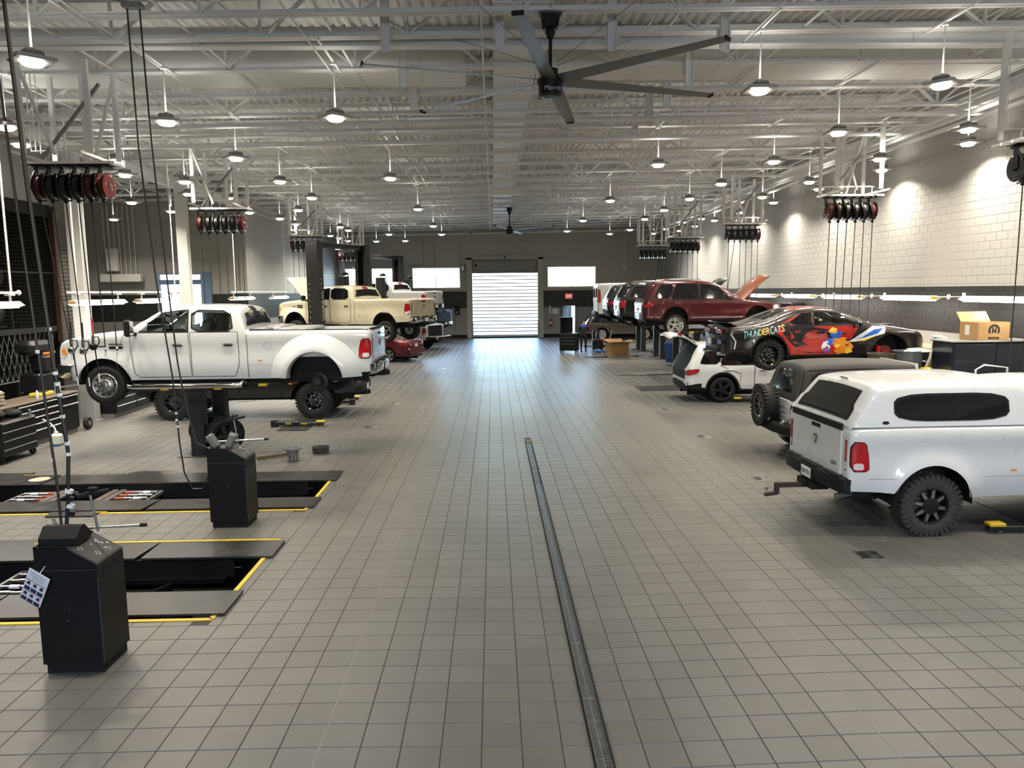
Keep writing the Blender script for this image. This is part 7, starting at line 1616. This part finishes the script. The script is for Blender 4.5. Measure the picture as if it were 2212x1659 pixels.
# loose wheels beside the lift post
wt1 = thing('loose_wheel', 'black truck wheel leaning at the dually lift post, front one', 'wheel', (-5.85, 15.95, 0)); wheel(wt1, 'blackfive', .40, .26, 0, 0, .395, -1, .4); wt1.rotation_euler = (RAD(9), 0, RAD(38))
wt2 = thing('loose_wheel', 'black truck wheel standing behind the dually lift post', 'wheel', (-6.42, 16.55, 0)); wheel(wt2, 'blackfive', .40, .26, 0, 0, .40, -1, .1); wt2.rotation_euler = (0, 0, RAD(20))
t = thing('hub_part', 'grey flanged hub casting standing on the floor behind the rear console', 'car part', (-4.12, 14.95, 0)); m = MB(); m.lathe([(0, 0), (.07, 0), (.08, .02), (.08, .10), (.11, .12), (.12, .24), (.19, .25), (.20, .26), (.20, .28), (.12, .285), (.11, .25), (0, .25)], 28); obj('casting', m, GREYM, t, 40); m = MB(); 
for k in range(8): a = 2 * pi * k / 8; m.cyl((.10 * cos(a), .10 * sin(a), 0), (.10 * cos(a), .10 * sin(a), .13), .010, 6)
obj('stud', m, ALU, t)
m = MB(); m.lathe([(0, .01), (.15, .01), (.17, .02), (.18, .11), (.19, .12), (.18, .125), (.15, .06), (0, .05)], 28, 'Z', (-3.74, 15.75, 0)); tag(obj('drain_pan', m, mat('pan_grey', (.06, .055, .05), .6, noise=.3), smooth=40), 'round dark pan on the floor right of the hub casting', 'pan')
m = MB(); m.lathe([(0, .02), (.035, .02), (.04, 0)], 14, 'Z', (-3.15, 15.3, 0)); tag(obj('cap', m, GREYM), 'small round cap lying on the tiles right of the pan', 'cap')
m = MB(); m.bar((-4.9, 15.1, .04), (-4.35, 15.4, .05), .07, .05); tag(obj('wood_block', m, mat('dark_wood', (.10, .06, .03), .8)), 'short brown timber on the floor behind the rear console', 'timber')
m = MB(); m.tube([(-8.9, 24.0, .01), (-8.5, 23.7, .01), (-8.3, 24.1, .01), (-8.0, 23.8, .01), (-7.7, 24.0, .01), (-7.6, 23.6, .01), (-8.1, 23.4, .01)], .012, 6); tag(obj('floor_cable', m, GREYM), 'grey cable lying in loops on the floor under the dually', 'cable')
m = MB(); m.box((-18.12, 29.4, 3.2), (.08, 6.4, 6.4))
for k in range(40): m.box((-18.06, 29.4, .1 + k * .16), (.05, 6.3, .12))
d3 = struct('door_3', m, mat('roller_grey', (.30, .30, .28), .5))
m = MB(); m.bbox((-16.9, 33.9, 4.95), (.45, .3, 1.0), .03); tag(obj('panel_box', m, STEEL), 'white electrical panel box high on the alcove wall', 'electrical box')
m = MB(); m.bbox((-16.6, 34.0, 4.15), (1.8, .3, .35), .02); 
for k in range(7): m.cyl((-17.3 + .22 * k, 34.1, 4.3), (-17.3 + .22 * k, 34.1, 7.3), .02, 6)
tag(obj('cable_trunking', m, STEEL), 'white trunking with upright conduits on the alcove wall', 'pipe')

# ---------------------------------------------------------------- right side: cabinets, boxes, bins
for i, (ya, yb) in enumerate(((17.6, 20.6), (20.65, 23.9), (23.95, 27.2), (27.25, 30.5))):
    t = bench('wall_cabinet', 'tall black cabinet with tan top along the right wall, %s from the camera' % ORDS[i], 11.2, ya, yb, [(1, (1, 1, 4)), (1, (1, 1, 4)), (1, (1, 1, 4))], h=1.80, d=.78, face=-1)
    t['category'] = 'cabinet'; t['group'] = 'cabinets along the right wall'
m = MB(); m.bbox((11.6, 26.6, 2.22), (.5, 1.6, .75), .03); tag(obj('beige_box', m, mat('beige_box', (.55, .50, .42), .7)), 'large beige box on the cabinets behind the raised hood of the red suv', 'box')
m = MB(); m.bbox((11.6, 28.6, 2.34), (.6, .9, 1.0), .03); tag(obj('dark_cabinet', m, BLK), 'small dark cabinet on the right wall left of the beige box', 'cabinet')
t = thing('tool_cabinet', 'tall dark blue-black tool cabinet carrying the cardboard box, right edge', 'tool cabinet', (11.0, 16.35, 0)); m = MB(); m.bbox((0, 0, 1.13), (1.9, .8, 2.10), .03); obj('body', m, mat('blue_black_paint', (.008, .010, .018), .3, coat=.5), t)
m = MB(); m.bbox((0, 0, 2.19), (1.96, .86, .035), .01); obj('top', m, GREYM, t)
for k in range(2):
    m = MB(); m.bbox((-.47 + .94 * k, -.41, 1.13), (.90, .02, 2.0), .008); dw = obj('door', m, mat('blue_black_paint', (.008, .010, .018), .3), t); m = MB(); m.cyl((-.1 + .2 * k, -.44, .9), (-.1 + .2 * k, -.44, 1.4), .014, 8); obj('handle', m, ALU, dw)
def carton(x, y, z, w, d, h, rz, lab, flaps=True, logo=False, side=1):
    t = thing('cardboard_box', lab, 'box', (x, y, z), rz); m = MB()
    for xx in (-w / 2, w / 2): m.box((xx, 0, h / 2), (.008, d, h))
    for yy in (-d / 2, d / 2): m.box((0, yy, h / 2), (w, .008, h))
    m.box((0, 0, .006), (w, d, .01)); obj('carton', m, CARD, t)
    if flaps:
        for a, b, c_, e in ((-w / 2, 0, -1, 0), (w / 2, 0, 1, 0), (0, -d / 2, 0, -1), (0, d / 2, 0, 1)):
            m = MB(); L = min(w, d) * .45; up = random.uniform(.1, .6) if not logo else (.9 if e > 0 else -.2)
            if c_: m.bar((a, 0, h), (a + c_ * L * cos(up), 0, h + L * sin(up)), d - .01, .006, up=(0, 0, 1))
            else: m.bar((0, b, h), (0, b + e * L * cos(up), h + L * sin(up)), w - .01, .006, up=(0, 0, 1))
            if not (logo and (c_ or e < 0)): obj('flap', m, CARD, t)
    if logo:
        ink = mat('box_ink', (.02, .015, .01), .7); m = MB(); R1, R0 = .135, .085; A = [RAD(-35 + 250 * k / 24) for k in range(25)]
        m.grid([[(R0 * cos(a), -d / 2 - .006, .03 + R0 * sin(a)) for a in A], [(R1 * cos(a), -d / 2 - .006, .03 + R1 * sin(a)) for a in A]])
        for xx in (-.036, .036): m.box((xx, -d / 2 - .006, .03), (.030, .002, .13))
        m.prism([(-.05, .095), (0, .03), (.05, .095), (.05, .06), (0, -.02), (-.05, .06)], -d / 2 - .007, -d / 2 - .005, 'Y'); m.v = [(p[0], p[1], p[2] + h * .48) for p in m.v]; obj('logo', m, ink, t)
        link('lettering', text_mesh('MOPAR', .075, .001, ink, bold=.004), t, (0, -d / 2 - .006, h * .5 - .15), (pi / 2, 0, 0))
        m = MB(); m.box((-w / 2 - .006, .05, h * .55), (.003, .14, .22)); obj('shipping_label', m, PAPER, t)
    return t
carton(10.95, 16.3, 2.21, .72, .6, .40, RAD(3), 'brown cardboard box with a dark emblem on the tall tool cabinet', True, True)
carton(6.35, 38.0, .14, 1.0, .75, .55, RAD(12), 'open brown cardboard box with raised flaps on a wooden pallet', True)
m = MB()
for k in range(5): m.box((5.85 + .25 * k, 38.0, .12), (.16, 1.0, .025))
for k in range(3): m.box((6.35, 37.56 + .44 * k, .055), (1.16, .09, .11))
tag(obj('pallet', m, WOOD), 'wooden pallet under the open cardboard box', 'pallet')
m = MB(); m.bbox((10.6, 20.5, .85), (.8, .5, 1.7), .04); tag(obj('locker', m, BLK), 'black locker behind the nose of the coupe', 'locker')
carton(10.45, 20.5, 1.71, .30, .25, .42, .1, 'small tan box on the black locker behind the coupe roof', False)
t = thing('parts_table', 'dark work table behind the jeep covered with bins and papers', 'table', (8.9, 16.75, 0)); m = MB(); m.bbox((0, 0, 1.40), (2.0, .75, .06), .01); obj('top', m, GREYM, t)
for xx in (-.92, .92):
    for yy in (-.3, .3): m = MB(); m.box((xx, yy, .69), (.06, .06, 1.38)); obj('leg', m, BLKM, t)
m = MB(); m.box((0, 0, .4), (1.9, .6, .04)); obj('shelf', m, GREYM, t)
def bin_(x, y, z, r, h, col, lab, lid=False):
    t = thing('plastic_bin', lab, 'bin', (x, y, z)); m = MB(); m.lathe([(0, .0), (r * .8, .0), (r * .85, .02), (r, h - .03), (r * 1.06, h - .02), (r * 1.06, h), (r * .97, h), (r * .8, .03), (0, .03)], 22); obj('tub', m, col, t, 35)
    m = MB()
    for k in range(8): a = 2 * pi * k / 8; m.bar((r * .9 * cos(a), r * .9 * sin(a), .1), (r * 1.0 * cos(a), r * 1.0 * sin(a), h - .08), .02, .02)
    obj('rib', m, col, t)
    if lid: m = MB(); m.lathe([(r * 1.02, 0), (r * .7, .06), (0, .08)], 22, 'Z', (.25, .02, h - .02)); obj('lid', m, mat('clear_lid', (.30, .33, .33), .15, spec=.6), t, 40)
bin_(9.50, 16.75, 1.43, .30, .52, mat('grey_bin', (.07, .08, .08), .5), 'grey round bin on the table behind the jeep', True)
bin_(8.90, 16.8, 1.43, .28, .46, mat('olive_bin', (.06, .05, .03), .4), 'olive round bin on the table, left of the grey one')
m = MB(); m.bbox((9.2, 16.45, 1.44), (.4, .2, .02), .004); m.bbox((8.35, 16.6, 1.45), (.28, .25, .03), .01); m.bbox((9.4, 16.42, 1.49), (.10, .03, .10), .01, 1); tag(obj('paper_stack', m, [PAPER, mat('pale_blue', (.45, .55, .70), .6)]), 'white papers in front of the bins on the table', 'papers')
m = MB(); m.lathe([(0, 0), (.06, .01), (.09, .06), (.06, .11), (0, .12)], 14, 'Z', (8.40, 16.78, 1.43)); tag(obj('bearing', m, CHR, smooth=40), 'small round metal part on the table left of the bins', 'car part')
m = MB(); m.lathe([(0, 0), (.10, .0), (.13, .04), (.13, .12), (.06, .16), (0, .16)], 16, 'Z', (9.80, 16.50, 1.43)); 
for k in range(10): a = 2 * pi * k / 10; m.bar((9.80 + .1 * cos(a), 16.50 + .1 * sin(a), 1.58), (9.80 + .14 * cos(a), 16.50 + .14 * sin(a), 1.48), .02, .02)
tag(obj('brush_head', m, YEL, smooth=40), 'yellow bristly round thing on the table right of the bins', 'brush')
t = thing('wrapped_panel', 'pale plastic-wrapped panel leaning against the tall tool cabinet', 'panel', (10.15, 17.0, 1.25)); m = MB(); m.T = Matrix.Rotation(RAD(14), 4, 'Y'); m.prism([(-.16, 0), (.16, 0), (.20, .5), (.15, .98), (.10, 1.05), (-.10, 1.05), (-.14, .95), (-.10, .5)], -.05, .05, 'Y'); m.bbox((0, -.07, .95), (.34, .12, .2), .06); obj('panel', m, mat('pale_wrap_film', (.50, .46, .38), .35, noise=.15, nscale=15), t, 40)
m = MB(); m.T = Matrix.Rotation(RAD(14), 4, 'Y'); m.bbox((-.16, -.06, .98), (.10, .1, .07), .02); obj('blue_tab', m, mat('pale_cyan', (.30, .52, .60), .5), t)
m = MB(); m.tube([(10.30, 15.55, .02), (10.32, 15.55, 1.62), (10.5, 15.55, 1.72), (11.0, 15.55, 1.66), (11.1, 15.55, .02)], .022, 8); m.tube([(10.3, 15.55, .6), (11.1, 15.55, .6)], .022, 8); tag(obj('door_frame', m, WHT, smooth=40), 'white curved metal frame standing behind the topper roof', 'frame')
# ---------------------------------------------------------------- far right clutter and the mechanic
t = tool_cart(4.12, 40.2, RAD(-20), 'black tool cart on casters in front of the side door', .95, .62, 1.10); m = MB(); m.T = Matrix.Translation((-.18, .14, 1.10)); m.box((-.28, .0, .42), (.02, .5, .84)); m.box((0, .24, .42), (.56, .02, .84)); m.box((0, 0, .84), (.60, .54, .03)); obj('hutch', m, BLK, t)
t = thing('shop_machine', 'black wheeled machine with coiled hoses beside the mechanic', 'machine', (5.75, 40.9, 0)); m = MB(); m.bbox((0, 0, .45), (.6, .5, .55), .04); m.bbox((-.05, .1, .95), (.4, .2, .5), .04); obj('body', m, BLK, t); m = MB()
for k in range(3): m.tube([(-.3 + .2 * k, -.28, 1.15), (-.36 + .2 * k, -.36, .9), (-.2 + .2 * k, -.34, .62), (-.1 + .2 * k, -.3, .9), (-.05 + .2 * k, -.26, 1.1)], .02, 6)
obj('hose', m, GREYM, t, 40)
for xx in (-.22, .22): m = MB(); m.lathe([(.02, -.02), (.09, -.02), (.1, 0), (.09, .02)], 14, 'Y', (xx, -.2, .1)); m.cyl((xx, -.2, .1), (xx, .2, .1), .02, 6); obj('wheel', m, RUB, t)
t = thing('floor_jack', 'blue and silver floor jack with raised handle left of the cardboard box', 'jack', (6.15, 40.2, 0)); m = MB(); m.bbox((-.35, 0, .1), (.8, .32, .12), .03, 0); obj('body', m, BLUEP, t); m = MB(); m.cyl((-.05, 0, .15), (.28, .1, 1.05), .03, 8); m.tube([(.28, .1, 1.05), (.30, .0, 1.2), (.30, .2, 1.22), (.28, .1, 1.05)], .02, 6); obj('handle', m, ALU, t, 40)
m = MB()
for xx in (-.68, -.05): 
    for yy in (-.17, .17): m.lathe([(0, -.03), (.06, -.03), (.06, .03), (0, .03)], 12, 'Y', (xx, yy, .06))
obj('wheel', m, GREYM, t)
random.seed(11)
for i, (x, y, s_) in enumerate(((5.35, 39.3, .22), (5.75, 39.0, .18), (7.3, 37.7, .25), (7.7, 38.4, .2), (7.1, 39.2, .2))):
    t = thing('scrap_part', 'small dark metal part on the floor near the open box, %s from the left' % ORDS[(0, 1, 3, 4, 2)[i]], 'car part', (x, y, 0), random.random() * 3, 'loose parts around the open box'); m = MB(); m.tube([(-s_, 0, .04), (-s_ * .4, s_ * .3, .09), (s_ * .3, -.05, .06), (s_, s_ * .2, .05)], .035, 8); m.bbox((0, 0, .05), (s_ * .8, s_ * .6, .09), .03); obj('casting', m, GREYM, t, 40)
m = MB(); m.tube([(4.7, 37.6, .015), (5.1, 37.4, .02), (5.5, 37.5, .015), (5.8, 37.3, .02)], .03, 7); tag(obj('floor_hose', m, HOSE, smooth=40), 'short black hose lying on the floor left of the open box', 'hose')
t = thing('blue_bin', 'tall blue bin standing behind the lift posts', 'bin', (8.35, 34.6, 0)); m = MB(); m.lathe([(0, 0), (.24, 0), (.30, .85), (.32, .86), (.32, .92), (.28, .92), (.22, .03), (0, .03)], 18); obj('tub', m, BLUEP, t, 35)
m = MB()
for k in range(10): a = 2 * pi * k / 10; m.bar((.25 * cos(a), .25 * sin(a), .05), (.305 * cos(a), .305 * sin(a), .8), .03, .02)
obj('rib', m, mat('navy_plastic', (.015, .03, .08), .5), t)
floor_arm(6.6, 44.0, 170, 'yellow-padded lift arm on the floor before the grey suv', 1.2); floor_arm(8.5, 39.2, 0, 'yellow-padded lift arm on the floor behind the open box', 1.1)
for i, (x, y) in enumerate(((-4.55, 53.6), (-3.55, 53.6))):
    t = thing('hose_stand', 'wall stand with dark coiled hoses behind the navy truck, %s' % ('left one', 'right one')[i], 'hose reel', (x, y, 0), 0, 'coiled hose stands at the far wall'); m = MB(); m.cyl((0, 0, 0), (0, 0, 2.9), .03, 8); m.bbox((0, 0, .03), (.5, .4, .06), .02); obj('pole', m, GREYM, t)
    m = MB()
    for k in range(3): m.tube([(.18 * cos(a) * (1 + .1 * k), -.05 - .04 * k, 2.15 + .30 * sin(a)) for a in [2 * pi * q / 16 for q in range(16)]], .025, 6, closed=True)
    obj('coil', m, HOSE, t, 40); m = MB(); m.bbox((.1, -.1, 1.75), (.3, .2, .2), .04); obj('pump', m, mat('brown_metal', (.12, .06, .03), .5, metal=.4), t)
m = MB(); m.tube([(-2.75, 53.9, 2.0), (-2.7, 53.6, 1.2), (-2.75, 53.4, .4), (-3.3, 53.2, .05), (-4.0, 53.3, .03)], .02, 6); tag(obj('wall_hose', m, HOSE, smooth=40), 'black hose hanging down the far wall left of the rolling door', 'hose')
m = MB(); m.bbox((.55, 30.6, 7.28), (1.55, .16, .10), .03); m.box((.55, 30.6, 7.38), (1.3, .04, .12)); tag(obj('ceiling_unit', m, WHT), 'long white fixture under the far roof joists', 'fixture')

def person(x, y, rz):
    t = thing('person', 'person in dark trousers and blue shirt bending over a machine, back turned', 'person', (x, y, 0), rz)
    import bmesh
    V = {'pelvis': ((0, 0, .93), .145), 'waist': ((0, .05, 1.10), .135), 'chest': ((0, .15, 1.30), .165), 'upper': ((0, .23, 1.45), .13), 'neck': ((0, .27, 1.53), .058), 'jaw': ((0, .30, 1.58), .062),
         'ls': ((-.17, .22, 1.44), .072), 'le': ((-.25, .24, 1.16), .050), 'lw': ((-.20, .46, 1.05), .034), 'rs': ((.17, .22, 1.44), .072), 're': ((.26, .28, 1.17), .050), 'rw': ((.19, .50, 1.08), .034),
         'lh': ((-.10, 0, .90), .115), 'lk': ((-.12, .04, .50), .070), 'la': ((-.12, -.01, .10), .048), 'rh': ((.10, 0, .90), .115), 'rk': ((.12, .06, .50), .070), 'ra': ((.13, .03, .10), .048)}
    E = [('pelvis', 'waist'), ('waist', 'chest'), ('chest', 'upper'), ('upper', 'neck'), ('neck', 'jaw'), ('upper', 'ls'), ('ls', 'le'), ('le', 'lw'), ('upper', 'rs'), ('rs', 're'), ('re', 'rw'), ('pelvis', 'lh'), ('lh', 'lk'), ('lk', 'la'), ('pelvis', 'rh'), ('rh', 'rk'), ('rk', 'ra')]
    def skin(nm, V, E, root, mats, sub=2, colour=None, parent=t):
        ks = list(V); me = bpy.data.meshes.new(nm); me.from_pydata([V[k][0] for k in ks], [(ks.index(a), ks.index(b)) for a, b in E], []); o = bpy.data.objects.new(nm, me); COL.objects.link(o)
        md = o.modifiers.new('skin', 'SKIN'); 
        for i, k in enumerate(ks): me.skin_vertices[0].data[i].radius = (V[k][1], V[k][1]); me.skin_vertices[0].data[i].use_root = (k == root)
        sb = o.modifiers.new('sub', 'SUBSURF'); sb.levels = sb.render_levels = sub
        dg = bpy.context.evaluated_depsgraph_get(); m2 = bpy.data.meshes.new_from_object(o.evaluated_get(dg)); bpy.data.objects.remove(o); m2.materials.clear()
        for q in mats: m2.materials.append(q)
        if colour:
            for p in m2.polygons: p.material_index = colour(p.center)
        m2.shade_smooth(); return link(nm, m2, parent)
    SK = mat('skin', (.42, .24, .16), .5, noise=.08); SH = mat('blue_shirt', (.02, .06, .30), .8, noise=.15); TR = mat('dark_trousers', (.012, .013, .018), .85, noise=.2); BL_ = mat('dark_vest', (.012, .012, .016), .85, noise=.2)
    def colr(c):
        if c.z > 1.53 and c.y > .2 and abs(c.x) < .1: return 0
        if c.y > .36 and abs(c.x) > .1 and c.z < 1.14: return 0
        if c.z > 1.34: return 1
        if c.z > .98: return 3
        return 2
    b = skin('body', V, E, 'pelvis', [SK, SH, TR, BL_], colour=colr)
    m = MB(); R_ = Matrix.Translation((0, .34, 1.66)) @ Matrix.Rotation(RAD(-28), 4, 'X')
    m.T = R_; m.lathe([(0, -.115), (.045, -.105), (.066, -.06), (.076, 0), (.078, .04), (.062, .09), (.03, .112), (0, .116)], 20); m.lathe([(.0, .03), (.012, .018), (.016, 0), (0, -.01)], 8, 'Y', (0, .08, -.015)); m.bar((-.02, .074, -.06), (.02, .074, -.06), .012, .01, mi=2)
    for e in (-1, 1): m.lathe([(0, .012), (.010, .006), (.012, 0)], 8, 'Y', (e * .028, .068, .02), mi=1); m.bbox((e * .078, 0, 0), (.016, .035, .055), .007)
    hd = obj('head', m, [SK, PAPER, mat('lip', (.35, .12, .10), .5)], b, 50)
    m = MB(); m.T = R_; m.lathe([(.081, .0), (.084, .05), (.066, .098), (.03, .122), (0, .126)], 20, 'Z', (0, -.012, .004)); obj('hair', m, mat('dark_hair', (.02, .015, .012), .7, noise=.3), b, 50)
    for sd in (-1, 1):
        wp_ = Vector((sd * .19, .50, 1.07)) if sd > 0 else Vector((-.20, .46, 1.04)); HV = {'w': (wp_, .030), 'p': (wp_ + Vector((-sd * .01, .055, -.02)), .034)}; HE = [('w', 'p')]
        for k in range(4):
            f0 = wp_ + Vector((-sd * .01 + (k - 1.5) * .020, .085, -.03)); HV['f%da' % k] = (f0, .011); HV['f%db' % k] = (f0 + Vector((0, .030 + .004 * (k in (1, 2)), -.015)), .009); HV['f%dc' % k] = (f0 + Vector((0, .045 + .006 * (k in (1, 2)), -.040)), .008); HE += [('p', 'f%da' % k), ('f%da' % k, 'f%db' % k), ('f%db' % k, 'f%dc' % k)]
        HV['t0'] = (wp_ + Vector((-sd * .045, .05, -.02)), .011); HV['t1'] = (wp_ + Vector((-sd * .05, .085, -.035)), .009); HE += [('p', 't0'), ('t0', 't1')]; skin('hand', HV, HE, 'w', [SK], 1, parent=b)
        m = MB(); m.bbox((sd * .125, .05 if sd < 0 else .09, .05), (.10, .28, .10), .035); obj('shoe', m, BLKM, b, 50)
person(4.98, 40.95, RAD(-10))
